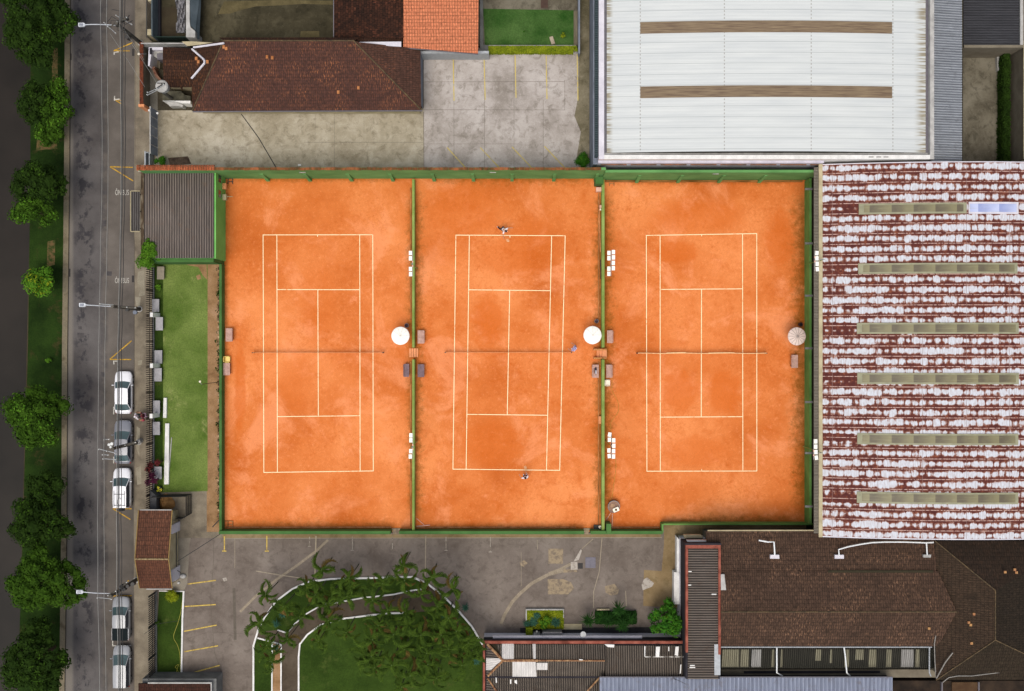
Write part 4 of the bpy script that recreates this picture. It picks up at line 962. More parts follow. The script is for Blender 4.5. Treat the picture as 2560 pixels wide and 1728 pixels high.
for k in range(0, 8): nb.box(xo+.3+k*2.85, yo-.30, 5.6, xo+2.75+k*2.85, yo-.222, 5.85)
nb.build('eaves_vent', M['coping_old'], t)
cr = MB()
for k in range(92):
    X = xo+.1+k*.245
    if X < G(2050,0,6)[0]: cr.add([(X,yo-.25,5.9),(X+.09,yo-.25,5.9),(X+.25,yo-.225,7.1),(X+.2,yo-.225,7.1)], [(0,1,2,3)])
lb = MB()
for px in (2178,2197,2215): lb.box(G(px-6,0,7.52)[0], (yo+yi)/2-.03, 7.498, G(px+6,0,7.52)[0], (yo+yi)/2+.03, 7.53)
lb.build('parapet_slot', M['black'], t)
# lean-to
z0, z1 = 6.4, 5.7; xa, xb = xeo+.01, G(2405,0,z1)[0]; yl = G(0,404,z0)[1]
lt = thing('lean_to', 'grey corrugated lean-to along the east side of the white warehouse', 'lean-to', ((xa+xb)/2, 20, 0))
corr_sheet([(xa, YN, z0), (xa, yl, z0), (xb, yl, z1), (xb, YN, z1)], 'y', .24, .035, 'roof', M['corr_grey'], lt)
MB().box(xa, yl+.1, 0, xb-.25, YN, 5.5).build('wall', M['grey_wall'], lt); MB().box(xb, yl, 5.5, xb+.1, YN, 5.7).build('gutter', M['darkgap'], lt)

# ---- rusted roof hall
t = thing('rusted_hall', 'hall with blotchy rust and white curved metal roof and long olive skylights', 'building', G3(2400,880))
ze = 6.0; RX0 = G(2056.5,0,ze)[0]; RX1 = 2*G(2430,0,7.7)[0]-RX0; RYN = G(0,413,ze)[1]; RYS = G(0,1340,ze)[1]
rxm = (RX0+RX1)/2; rhw = (RX1-RX0)/2
def rr(x): return ze + 1.75*(1-((x-rxm)/rhw)**2)
arch(RX0, RX1, RYS, RYN, 0, 60, 'roof', M['rust'], t, rr, .06)
MB().box(RX0+.3, RYS+.4, 0, RX1-.3, RYN-.4, 5.8).build('wall', M['beigewall'], t)
arch(RX0, RX1, RYN, RYN+.09, .02, 60, 'edge_trim', M['white_lav'], t, rr, .12); arch(RX0, RX1, RYS-.1, RYS, .02, 60, 'edge_trim', M['white_lav'], t, rr, .12)
gx0 = G(2047,0,ze)[0]
MB().box(gx0, RYS-.12, 5.82, RX0-.01, RYN+.1, 6.03).build('gutter', M['cream'] , t)
ax0 = G(2035,0,5.8)[0]
corr_sheet([(ax0, RYN-.2, 5.75), (ax0, RYS+.2, 5.75), (gx0-.005, RYS+.2, 5.9), (gx0-.005, RYN-.2, 5.9)], 'y', .14, .02, 'awning', M['corr_awn'], t)
SK = [(2148.6,2413,508,535,'o'),(2413.6,2544.6,506.5,536,'b'),(2147,2542,658,684.5,'o'),(2144,2545,807,834.8,'o'),(2145,2545.5,932.5,960.5,'o'),(2145,2544,1084,1112,'o'),(2144,2544,1231,1259.5,'o')]
for (a,b,c,d,k) in SK:
    xa_, xb_ = G(a,0,7.0)[0], G(b,0,7.5)[0]; ya_, yb_ = G(0,d,7.35)[1], G(0,c,7.35)[1]
    s = arch(xa_, xb_, ya_, yb_, .10, 30, 'skylight', M['sky_edge'] if k == 'o' else M['white_lav'], t, rr, .1)
    arch(xa_+(.45 if k=='o' else .1), xb_-(.2 if k=='b' else .3), ya_+.17, yb_-.17, .13, 30, 'pane', M['sky_ol' if k == 'o' else 'sky_bl'], s, rr, .04)
    if k == 'b': s['label'] = 'pale blue end of the northernmost skylight'
# beams between wall and hall
for py, dy in ((468,6),(605.5,3),(738,0),(871,-1),(1007,-3),(1136,-6),(1271,-8)):
    (xa_, ya_), (xb_, yb_) = G(2019,py+dy*.6,3.2), G(2035,py-dy*.6,5.2)
    y_ = yy(864+(py-864)*1.0)*.96
    solo('cross_beam', MB().obox((xa_+xb_)/2, y_, 3.3, xb_-xa_+.6, .2, 3.5, 0), M['grey_wall'],
         {468:'northernmost of the concrete beams between the east wall and the rusted hall', 605.5:'concrete beam just above the north east floodlight mast', 738:'concrete beam midway between the north east floodlights and the ribbed parasol',
          871:'concrete beam level with the bench by the east wall', 1007:'concrete beam between the east bench and the south east floodlights', 1136:'concrete beam right beside the south east floodlight mast', 1271:'southernmost concrete beam next to the rusted hall'}[py], 'beam', 'concrete beams between the east wall and the rusted hall')
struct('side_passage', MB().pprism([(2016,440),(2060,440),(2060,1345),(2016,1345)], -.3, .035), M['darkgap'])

# ---- far east buildings
t = thing('annex', 'annex with dark grey ribbed roof at the top right corner', 'building', G3(2480,40))
z = 4.0; xa, yb = G(2409,113,z); xb = G(2549,0,z)[0]
corr_sheet([(xa, YN, z), (xa, yb, z-.05), (xb, yb, z-.05), (xb, YN, z)], 'y', .16, .025, 'roof', M['corr_ne'], t)
MB().box(xa, yb-.28, 0, xb+.3, yb-.02, 4.15).build('south_wall', M['beigewall'], t); MB().box(xb+.02, yb, 0, xb+.3, YN, 4.12).build('east_wall', M['offwhite'], t)
t = thing('boundary_wall', 'tall beige boundary wall on the right edge below the dark annex', 'wall', G3(2530,260))
MB().box(xx(2521), yy(412), 0, xx(2527), yy(125), 3.6).build('wall_face', M['beigewall'], t); MB().box(xx(2521)-.05, yy(412), 3.602, xx(2527)+.05, yy(125), 3.7).build('coping', M['cream'], t)
solo('yard_kerb', MB().box(xx(2496), yy(405), 0, xx(2500), yy(140), .2), M['grey_wall'], 'long grey kerb beside the climbing plants in the right yard', 'kerb')
solo('white_sheet', MB().obox(*G(2496,158,.5), .03, .22, 1.5, .5, .04), M['offwhite'], 'narrow white board standing by the planted strip of the right yard', 'board')

# ---- south east tiled building
t = thing('tiled_hall', 'long building with olive brown tiled roof south of the courts', 'building', G3(2060,1480))
zz = [4.9, 5.6, 5.7, 6.4, 5.2]
MB().pprism([(1775,1340),(2330,1340),(2330,1610),(1806,1610),(1806,1370),(1775,1370)], 0, 4.6).build('wall', M['beigewall'], t)
MB().slab([G3(1766,1330,4.9), G3(2055,1328,4.9), G3(2340,1328,4.9), G3(2340,1427,5.6), G3(1802,1427,5.6), G3(1802,1366,5.15), G3(1766,1366,5.15)], .1).build('roof', M['t_se'], t)
MB().slab([G3(1802,1428,5.65), G3(2345,1428,5.65), G3(2392,1530,6.4), G3(1802,1530,6.4)], .1).build('roof', M['t_se'], t)
MB().slab([G3(1802,1530,6.4), G3(2392,1530,6.4), G3(2345,1616,5.3), G3(1802,1616,5.3)], .1).build('roof', M['t_se'], t)
MB().tube([G3(1802,1530,6.44), G3(2392,1530,6.44)], .07, 6).build('ridge', M['ridge'], t)
MB().tube([G3(1769,1326.5,4.9), G3(2050,1326,4.9)], .07, 6).build('gutter', M['cream'], t)
MB().tube([G3(1802,1618,5.25), G3(2330,1618,5.25)], .06, 6).build('gutter', M['gutter_l'], t)
MB().pprism([(2070,1426),(2333,1426),(2333,1432),(2070,1432)], 5.5, 5.72).build('step_flashing', M['darkgap'], t)
t = thing('hipped_hall', 'dark hipped tile roof building in the bottom right corner', 'building', G3(2480,1540))
MB().pprism([(2350,1380),(2640,1380),(2640,1690),(2350,1690)], 0, 5.0).build('wall', M['beigewall'], t)
a, b, c, d = G3(2337,1352,5.3), G3(2700,1352,5.3), G3(2700,1700,5.3), G3(2340,1700,5.3); r0, r1 = G3(2488,1476,7.2), G3(2488,1600,7.2)
MB().slab([a, d, r1, r0], .1).build('roof', M['t_sex'], t, label='west slope')  # slopes differ in tone: side shade is put into the tile colours
MB().slab([a, r0, b], .1).build('roof', tilemat('very_dark_tiles', C(52,40,32), C(44,36,30), C(32,26,20), C(88,66,52), 'y', .34, .22, .3, seed=11), t, label='north slope')
MB().slab([b, r0, r1, c], .1).build('roof', M['t_sed'], t, label='east slope'); MB().slab([d, c, r1], .1).build('roof', tilemat('southern_tiles', C(52,44,34), C(46,38,30), C(32,28,20), C(70,54,42), 'y', .34, .22, .2, seed=12), t, label='south slope')
for (p, q) in ((a, r0), (r0, r1), (r1, d), (r1, c)):
    MB().tube([(p[0],p[1],p[2]+.05),(q[0],q[1],q[2]+.05)], .06, 6).build('ridge', M['ridge'], t)
rtm = mottled('new_tiles', [C(150,96,70), C(180,140,90)], 1.5)
for (px, py) in ((2434,1535),(2421,1556),(2426,1562),(2366,1492),(2362,1494),(2512,1430),(2536,1424),(2540,1431),(2549,1446),(2322,1571),(2428,1608)):
    k = 5.35 + 1.85*max(0, min(1, 1-abs(px-2488)/150.)) if px > 2337 else 5.9
    MB().box(G(px-3,py,k)[0], G(px,py+3,k)[1], k+.0, G(px+3,py,k)[0], G(px,py-3,k)[1], k+.14).build('repaired_tile', rtm, t)

# dark lean-to south of the hall, with translucent strips
t = thing('lean_to', 'mouldy corrugated lean-to with pale strips below the long tiled roof', 'lean-to', G3(2060,1650))
z0, z1 = 4.2, 3.7
corr_sheet([G3(1803,1620,z0), G3(2338,1620,z0), G3(2338,1671,z1), G3(1803,1671,z1)], 'x', .2, .03, 'roof', M['corr_dark'], t)
MB().pprism([(1806,1622),(2334,1622),(2334,1664),(1806,1664)], 0, 3.4).build('wall', M['grey_wall'], t)
pm = corrmat('pale_strip_sheets', C(124,120,100), C(78,74,60), 'x', .2); pw = corrmat('white_strip_sheets', C(140,138,134), C(106,104,100), 'x', .2)
for (a, b, m) in ((1806,1848,pm),(1852,1872,pm),(1880,1903,pw),(1930,1936,pm),(1953,1957,pm),(2040,2053,pm),(2076,2081,pm),(2112,2123,pm),(2140,2160,pm),(2173,2191,pm),(2217,2229,pm),(2254,2284,pw),(2290,2299,pm)):
    h = {2140:1650, 2040:1652, 2076:1658}.get(a, 1668)
    MB().slab([G3(a,1624,z0+.02), G3(b,1624,z0+.02), G3(b-1,h,z0+.02-.5*(h-1620)/51), G3(a-2,h,z0+.02-.5*(h-1620)/51)], .04).build('clear_sheet', m, t)
t2 = thing('low_roof', 'narrow grey slab roof between the mouldy lean-to and the blue metal roof', 'roof', G3(2060,1682))
MB().pprism([(1803,1674),(2345,1674),(2345,1694),(1803,1694)], 0, 2.6).build('slab', M['beigewall'], t2)
MB().pprism([(1860,1678),(2200,1677),(2200,1683),(1860,1684)], 2.5, 2.65).build('dark_opening', M['darkwall'], t2)
for i, (px, q) in enumerate(((1942,1953),(2110,2122),(2323.5,2324))):
    solo('downpipe', MB().tube([G3(px,1618,5.2), G3(px+ (3 if i == 1 else 0),1640,4.4), G3(px+(7 if i==1 else 0),1682,4.0), G3(q+3,1690,3.6)], .07, 8), M['pipe_w'] if i < 2 else M['gutter_l'],
         ('left white pipe crossing the mouldy lean-to roof','bent white pipe crossing the middle of the mouldy lean-to roof','straight white pipe at the right end of the mouldy lean-to roof')[i], 'pipe', 'white pipes over the lean-to')
solo('conduit', MB().tube([G3(2340,1585,5.6), G3(2336,1610,5.6), G3(2337,1650,5.4), G3(2340,1695,5.2)], .05), M['pipe_g'], 'thin grey conduit down the left side of the hipped roof', 'pipe')
solo('conduit', MB().tube([G3(2382,1632,6.2), G3(2364,1655,6.0), G3(2350,1680,5.8), G3(2341,1696,5.7)], .06), M['pipe_g'], 'short slanting grey pipe at the foot of the hipped roof', 'pipe')
solo('conduit', MB().tube([G3(2357,1706,5.4), G3(2372,1694,5.5), G3(2395,1690,5.6), G3(2430,1690,5.6), G3(2470,1685,5.6), G3(2510,1680,5.6), G3(2600,1680,5.6)], .05), M['pipe_g'], 'long curving grey cable pipe along the bottom right roofs', 'pipe')
t = thing('south_annex', 'low dark annex in the bottom right corner with a brown flat roof', 'building', G3(2450,1730))
MB().pprism([(2232,1702),(2700,1702),(2700,1800),(2232,1800)], 0, 2.4).build('flat_roof', mottled('dark_flat_roof', [C(34,28,24), C(60,48,38)], .7, .2), t)
MB().pprism([(2380,1706),(2446,1706),(2446,1800),(2380,1800)], 0, 2.6).build('brown_roof', mottled('brown_felt', [C(72,52,36), C(88,68,48)], 1, .2), t)
MB().pprism([(2446,1706),(2449,1706),(2449,1800),(2446,1800)], 0, 2.8).pprism([(2354,1706),(2357,1706),(2357,1800),(2354,1800)], 0, 2.8).build('edge_flashing', M['gutter'], t)
# blue metal roof
t = thing('blue_roofed_block', 'long block with pale blue ribbed metal roof at the bottom edge', 'building', G3(1865,1740))
corr_sheet([G3(1499,1694,4.3), G3(2231,1694,4.3), G3(2233,1860,4.3), G3(1499,1860,4.3)], 'x', .39, .03, 'roof', M['corr_blue'], t, seg=8)
MB().pprism([(1503,1698),(2227,1698),(2227,1850),(1503,1850)], 0, 4.0).build('wall', M['darkwall'], t)
MB().tube([G3(1499,1692.5,4.35), G3(2231,1692.5,4.35)], .05).build('gutter', M['gutter'], t)
solo('antenna', MB().tube([G3(1685,1697,4.4), G3(1700,1703,5.0), G3(1715,1711,5.4)], .025).tube([G3(1682,1694,4.6), G3(1689,1700,4.6)], .03), M['metal_d'], 'small leaning antenna on the edge of the blue metal roof', 'antenna')

# ---- corridor block and south wing
t = thing('corridor_block', 'narrow block with dark ribbed roof framed by rust red coping', 'building', G3(1755,1520))
z = 5.9; x0, y0 = G(1715,1363,z); x1, y1 = G(1802,1700,z); w = .2
MB().box(x0+.02, y1, 2.0, x1-.02, y0-.02, z-.35).build('wall', M['darkwall'], t); MB().box(x0, y1, 0, x1-.02, y0, 1.99).build('wall', M['white_lav'], t)
MB().box(x0-.02, y1+2.6, z-.6, x0+w, y0, z).box(x0+w+.002, y0-.32, z-.6, x1-.002, y0, z-.004).box(x1-.22, y1+2.4, z-.6, x1, y0-.322, z).build('coping', M['rustred'], t)
MB().box(x0-.06, y0+.002, z-.9, x1+.05, y0+.16, z-.03).build('fascia', M['darkwall'], t)
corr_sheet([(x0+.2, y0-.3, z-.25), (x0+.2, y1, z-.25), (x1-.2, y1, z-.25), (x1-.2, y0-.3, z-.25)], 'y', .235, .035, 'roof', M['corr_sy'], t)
MB().pprism([(1786,1611),(1801,1611),(1801,1688),(1786,1688)], z-.2, z-.15).build('flashing', M['gutter_l'], t)
for (px, py, w_) in ((1725,1429,8),(1724,1463,8),(1785,1486,12),(1731,1664,12),(1731,1669,14)):
    MB().pprism([(px-w_/2,py-1.2),(px+w_/2,py-1.2),(px+w_/2,py+1.2),(px-w_/2,py+1.2)], z-.24, z-.18).build('white_patch', M['white'], t)
t = thing('entrance_canopy', 'white entrance canopy at the north end of the rust framed corridor', 'canopy', G3(1740,1352))
MB().pprism([(1716,1350.5),(1768,1350.5),(1768,1360),(1722,1360)], 4.3, 4.6).build('canopy', M['white'], t)
MB().pprism([(1709,1337),(1752,1337),(1758,1342),(1758,1347),(1712,1347)], 2.4, 2.8).pprism([(1712,1341.5),(1756,1341.5),(1756,1345),(1712,1345)], 2.802, 2.9).build('lower_awning', M['cream'], t)
MB().pprism([(1714,1346.5),(1758,1346.5),(1758,1350),(1716,1350)], 3.2, 3.3).build('dark_slat', M['darkwall'], t)
t = thing('side_awning', 'pale block and added light catching ledge along the west wall of the rust framed corridor', 'ledge', G3(1692,1470))
MB().pprism([(1685,1431),(1697,1431),(1700,1440),(1700,1511),(1685,1511)], 0, 1.4).pprism([(1692,1342),(1700,1352),(1700,1430.5),(1692,1430.5)], 0, 1.3).build('ledge', M['white'], t)  # northern piece added so the shaded white wall base gets a lit top
t = thing('slanted_wall', 'narrow white tapering wall piece between the corridor and the tiled roof', 'wall', G3(1810,1480))
MB().pprism([(1802,1436),(1811,1436),(1821,1526),(1803,1526)], 5.0, 6.0).build('panel', M['offwhite'], t); MB().pprism([(1803,1527),(1820,1527),(1816,1538),(1804,1538)], 5.2, 6.0).build('end_cap', M['gutter_l'], t)

t = thing('south_wing', 'low wing with dark corrugated roof, rust red coping and white replacement sheets', 'building', G3(1460,1660))
z = 3.5; x0, y0 = G(1207.5,1603,z); x1 = G(1722,0,z)[0]; y1 = yy(1850)
MB().box(x0+.05, y1, 0, x1, y0-.05, 1.7).build('wall', M['white_lav'], t); MB().box(x0+.05, y1, 1.702, x1, y0-.04, 3.2).build('wall', M['darkwall'], t)
MB().box(x0, y0-.26, 3.1, x1, y0, z).box(x0, y1, 3.1, x0+.2, y0-.262, z-.003).build('coping', M['rustred'], t)
zi, zrg, zv = 3.4, 4.1, 3.3
def cs(a, name='roof', mat='corr_s', ax='x', **k): return corr_sheet([G3(*p) for p in a], ax, .222 if ax == 'x' else .235, .03, name, M[mat], t, **k)
cs([(1240,1611,zi),(1512,1611,zi),(1512,1651,zrg),(1257,1651,zrg)]); 
cs([(1257,1652,zrg),(1512,1652,zrg),(1512,1692,zv),(1222,1692,zv)])
cs([(1222,1695,zv),(1499,1695,zv),(1499,1760,zrg),(1262,1760,zrg)]); cs([(1262,1760,zrg),(1499,1760,zrg),(1499,1850,zv),(1262,1850,zv)])
cs([(1514,1614,zi),(1718,1614,zi),(1718,1690,zrg-.2),(1514,1690,zrg-.2)])
cs([(1216,1611,zi),(1216,1690,zi),(1256,1652,zrg),(1255,1650,zrg)], mat='corr_sy', ax='y')
cs([(1216,1696,zi),(1216,1850,zi),(1262,1850,zrg),(1262,1760,zrg)], mat='corr_sy', ax='y')
MB().slab([G3(1216,1611,zi-.06), G3(1240,1611,zi-.06), G3(1256,1650,zrg-.08)], .05).slab([G3(1214,1690,zi-.08), G3(1222,1692,zi-.08), G3(1258,1654,zrg-.1), G3(1254,1650,zrg-.1)], .05).build('hip_underlay', M['darkgap'], t)
hm = mottled('hip_tiles', [C(96,56,42), C(150,112,80), C(188,152,112)], 4, .3, stretch=(1,1,1))
for (p, q, r) in (((1218,1610,zi+.06),(1257,1651,zrg+.06),.13),((1257,1652,zrg+.06),(1220,1690,zv+.1),.11),((1257,1651.5,zrg+.05),(1345,1651.5,zrg+.05),.13),((1345,1651.5,zrg+.05),(1512,1652,zrg+.05),.08),((1219,1696,zv+.06),(1263,1760,zrg+.06),.09),((1499,1694,zv+.1),(1468,1728,zrg),.09)):
    MB().tube([G3(*p), G3(*q)], r, 7).build('ridge', hm, t)
MB().pprism([(1212,1691),(1499,1691),(1499,1695.5),(1212,1695.5)], 3.2, 3.36).build('valley_gutter', M['darkwall'], t)
def ws(a, mat='corr_white', name='white_sheet'): MB().slab([G3(*p) for p in a], .03).build(name, M[mat], t)
h = .06
ws([(1254.6,1609.5,zi+h),(1284.5,1609.5,zi+h),(1284.5,1649,zrg+h-.03),(1258,1649,zrg+h-.03),(1254.6,1643,zrg-.1+h)]); ws([(1331,1610,zi+h),(1339.5,1610,zi+h),(1339.5,1647,zrg+h-.03),(1333,1647,zrg+h-.03)])
ws([(1215.5,1645,zi+h),(1247,1646,zrg-.1+h),(1254,1652,zrg+h-.02),(1240,1663,zrg-.28+h),(1228,1675,zrg-.5+h),(1215,1675.5,zi+h)], 'corr_whitey')
ws([(1281,1655,zrg+h-.04),(1339,1655,zrg+h-.04),(1341.5,1692,zv+h),(1281,1692,zv+h)]); ws([(1341.6,1657.5,zrg+h-.1),(1368.5,1657.5,zrg+h-.1),(1368.5,1675,zv+.4+h),(1341.6,1675,zv+.4+h)])
for a in ([(1239,1694.5),(1241.5,1694.5),(1242.5,1707),(1239.5,1707)], [(1275,1699),(1278.5,1699),(1278,1710),(1275.5,1710)], [(1286,1702),(1292,1700),(1293,1711),(1286.5,1707)], [(1448,1648),(1457,1649),(1457,1652),(1448,1651)], [(1511,1611),(1536,1612),(1535,1619),(1520,1618)],
          [(1611,1616),(1613.5,1616),(1613,1642),(1611,1642)], [(1640,1617),(1650,1617),(1648,1643),(1639,1643)], [(1689,1617),(1697,1617),(1695,1640),(1687,1638)], [(1701,1662),(1703.5,1662),(1702,1684),(1699.5,1684)], [(1671,1617),(1673,1617),(1673,1628),(1671,1628)], [(1718,1612),(1721,1612),(1720,1642),(1717,1642)]):
    MB().slab([G3(p[0],p[1],4.2) for p in a], .08).build('white_sheet', M['white'], t)
MB().slab([G3(1613,1641.5,4.15), G3(1712,1641.5,4.15), G3(1712,1643.5,4.15), G3(1613,1643.5,4.15)], .05).build('flashing', worn('dashed_white', C(208,204,196), C(70,62,54), .5), t)
t2 = thing('window_ledge', 'long white ledge along the north wall of the low south wing', 'ledge', G3(1400,1590))
MB().pprism([(1232,1589.5),(1605,1589.5),(1605,1596),(1232,1596)], 2.2, 2.4).build('ledge', M['white_lav'], t2)
struct('planting_strip', MB().pprism([(1300,1570),(1660,1568),(1660,1592),(1300,1592)], -.2, .03), mottled('dark_paving', [C(44,42,44), C(58,56,56)], 1))
solo('air_conditioner', MB().pprism([(1357,1580),(1405,1580),(1405,1589),(1357,1589)], .4, 1.6), corrmat('louvre', C(170,166,166), C(110,106,106), 'y', .12), 'louvred white air conditioner housing by the ledge of the south wing', 'air conditioner')
t2 = thing('statue', 'small grey figure statue on a base beside the louvred housing', 'statue', G3(1342,1586))
MB().pprism([(1334,1584),(1350,1584),(1350,1588.5),(1334,1588.5)], 0, 1.0).build('base', M['offwhite'], t2); MB().cyl(*G(1342,1582,1.4), 1.0, 1.5, .12, 10, .07).ellip((*G(1342,1579,1.7),1.62), (.09,.09,.13)).tube([(*G(1342,1582,1.4),1.3), (*G(1338,1586,1.4),1.2)], .04).build('figure', M['offwhite'], t2)
t2 = thing('satellite_dish', 'grey satellite dish above the white ledge of the south wing', 'dish', G3(1458,1586))
MB().cyl(*G(1458,1586,2.9), 2.7, 2.9, .08, 16, .28).build('dish', M['metal'], t2); MB().tube([(*G(1458,1587,2.7),2.7),(*G(1458,1590,2.4),2.4)], .03).build('arm', M['metal'], t2)

# ---- gatehouse on the street
t = thing('gatehouse', 'small gatehouse straddling the pavement with a two slope red brown tile roof', 'building', G3(390,1380))
e, r = 3.2, 4.3
MB().pprism([(356,1285),(424,1285),(424,1465),(356,1465)], 0, 3.05).build('wall', M['cream'], t)
MB().slab([G3(346.5,1276,e), G3(430,1276,e), G3(421,1398,r), G3(337.5,1398,r)], .12).build('roof', M['t_gate'], t, label='long north slope')
MB().slab([G3(337.5,1398,r), G3(421,1398,r), G3(430,1471,e), G3(349,1471,e)], .12).build('roof', tilemat('gate_tiles_s', C(96,62,46), C(84,54,42), C(58,40,32), C(120,80,60), 'y', .3, .2, .4, seed=13), t, label='short south slope')
MB().tube([G3(337.5,1398,r+.04), G3(421,1398,r+.04)], .09, 6).build('ridge', mottled('mossy_ridge', [C(110,88,60), C(170,150,112)], 5, .3), t)
for px in ((346,337,348.5),(430.5,421.5,430.5)): MB().tube([G3(px[0],1276,e+.02), G3(px[1],1398,r+.02), G3(px[2],1471,e+.02)], .045, 5).build('verge_board', plain('ochre_board', C(150,124,70), .8), t)
MB().box(G(350,0,e)[0], G(0,1275.5,e)[1]-.02, e-.1, G(429,0,e)[0], G(0,1275.5,e)[1]+.06, e+.04).build('gutter', M['offwhite'], t); MB().box(G(366,0,e)[0], G(0,1472.5,e)[1]-.06, e-.1, G(430,0,e)[0], G(0,1472.5,e)[1]+.02, e+.04).build('gutter', M['offwhite'], t)
for (a, b, w) in ((1313,1335,'north'),(1425,1455,'south')):
    solo('gate_pillar', MB().pprism([(425,a),(432,a),(432,b),(425,b)], 0, 2.6).pprism([(431.5,a+2),(439,a+2),(439,b-3),(431.5,b-3)], 0, 1.6), M['white_lav'], '%s white gate pillar on the inner side of the gatehouse' % w, 'pillar')
solo('gate_rail', MB().tube([G3(441,1327,1.0), G3(441.5,1425,1.0), G3(452,1432,1.0)], .045).box(*G(441,1425)[:2], 0, G(441,1425)[0]+.06, G(441,1425)[1]+.06, 1.0).box(G(441,1328)[0], G(441,1328)[1], 0, G(441,1328)[0]+.06, G(441,1328)[1]+.06, 1.0), M['metal_d'], 'dark sliding gate rail along the gatehouse drive', 'gate')
solo('white_boulder', MB().ellip((*G(458,1440),.12), (.34,.24,.26)), M['offwhite'], 'whitewashed rock at the corner of the strip lawn', 'rock', smooth=True)
solo('white_boulder', MB().ellip((*G(447,1457),.08), (.16,.14,.16)), M['offwhite'], 'small pale stone south of the gatehouse', 'rock', smooth=True)
# building at the bottom edge
t = thing('corner_building', 'dark red tiled roof with white verge at the bottom edge near the street', 'building', G3(440,1760))
MB().pprism([(356,1697),(541,1697),(541,1850),(356,1850)], 0, 2.5).build('flat_ledge', M['grey_wall'], t)
MB().slab([G3(346,1709,3.0), G3(527,1709,3.0), G3(529,1850,3.0), G3(346,1850,3.0)], .14).build('roof', M['t_small'], t)
MB().box(G(527,0,3)[0], yy(1800), 2.8, G(529.5,0,3)[0], G(0,1709,3)[1], 3.06).box(G(370,0,3)[0], G(0,1709,3)[1]+.002, 2.8, G(529.5,0,3)[0], G(0,1707.5,3)[1]+.06, 3.06).build('verge_board', M['offwhite'], t)

# ---- street fences
def railing(x_px, y0, y1, zt, label, mat, pitch=.2, bay=2.4, wall=None, r=.036):
    xb = xx(x_px); ya, yb = yy(y0), yy(y1); t = thing('street_fence', label, 'fence', (xb, (ya+yb)/2, 0))
    base = MB().box(xb-.1, yb, 0, xb+.1, ya, .3); base.build('base_wall', wall or M['grey_wall'], t)
    n = int((ya-yb)/bay)
    for k in range(n+1):
        Y = ya - k*(ya-yb)/n; MB().box(xb-.04, Y-.04, .3, xb+.04, Y+.04, zt+.05).build('post', mat, t)
    for k in range(n):
        Y0 = ya-k*(ya-yb)/n; Y1 = ya-(k+1)*(ya-yb)/n; mb = MB(); m = int((Y0-Y1)/pitch)
        for i in range(m):
            Y = Y0-(i+.5)*(Y0-Y1)/m; mb.box(xb-r, Y-r, .3, xb+r, Y+r, zt)
        for zz_ in (.5, 1.35): mb.box(xb-.03, Y1+.04, zz_, xb+.03, Y0-.04, zz_+.05)
        mb.build('railing_panel', mat, t)
    return t
railing(384.5, 664, 1296, 2.5, 'long brown bar fence between the pavement and the club lawn', M['fence'])
railing(391, 1478, 1710, 2.6, 'dark bar fence beside the narrow strip lawn at the lower left', M['fence_d'], wall=M['grey_wall'])
solo('hedge_wall', MB().pprism([(375,1226),(391,1240),(391,1275),(375,1275)], 0, 1.6), mottled('dark_concrete', [C(62,62,64), C(84,84,86)], 1), 'dark concrete block behind the fence beside the sand heap', 'block')
for i, (px, py) in enumerate(((381.5,787),(381.5,914.5),(380.5,1040.5))):
    solo('fence_pillar', MB().pprism([(px-6.5,py-5.5),(px+.5,py-5.5),(px+.5,py+5.5),(px-6.5,py+5.5)], 0, 2.5) , M['white'], ('white fence pillar between the two northern grey slab pairs','white fence pillar north of the white sedan','white fence pillar by the two pedestrians')[i], 'pillar', 'white pillars in the street fence')
for i, (a, b, c, d, m) in enumerate(((392.5,666.6,410.3,698.6,'slabtan'),(380,748,397.5,780,'slabtop'),(389,793,407,826,'slabtop'),(386,876,405,909,'slabtop'),(385.5,920.5,404,953.5,'slabtop'),(383,1001.7,399.4,1034,'slabtop'),(382,1055,399.4,1087.6,'slabtop'),(385.5,1167,404,1198,'slabtop'))):
    z = .62 + .04*(i % 3); lab = ['tan slab bench at the north end of the club lawn','grey slab bench partly over the fence, north of the upper white pillar','grey slab bench just south of the upper white pillar','grey slab bench just north of the middle white pillar','grey slab bench just south of the middle white pillar','grey slab bench just north of the pillar by the pedestrians','grey slab bench just south of the pillar by the pedestrians','grey slab bench half hidden by the red leaved shrubs'][i]
    (x0, y1), (x1, y0) = G(a,b,z), G(c,d,z); x0 = max(x0, xx(387)+.0) if False else x0
    t = thing('slab_bench', lab, 'bench', ((x0+x1)/2,(y0+y1)/2,.03), 'slab benches along the street fence')
    MB().box(x0,y0,z-.08,x1,y1,z).build('seat', M[m], t)
    for Y in (y0+.12, y1-.27): MB().box(x0+.1,Y,.03,x1-.1,Y+.15,z-.082).build('leg', M['grey_wall'], t)
# white beams lying on the lawn
solo('white_beam', MB().pprism([(409,995),(416.5,995),(416,1045),(407.5,1045)], .04, .28), M['white'], 'short white beam lying on the club lawn', 'beam')
solo('white_beam', MB().pprism([(413,1059),(422.5,1059),(421.5,1211),(410,1211)], .04, .3), M['white'], 'long white beam lying on the club lawn', 'beam')
solo('white_pole', MB().tube([G3(429,1094,.1), G3(421.5,1192,.1)], .05), M['offwhite'], 'thin pale pole lying beside the long white beam', 'pole')
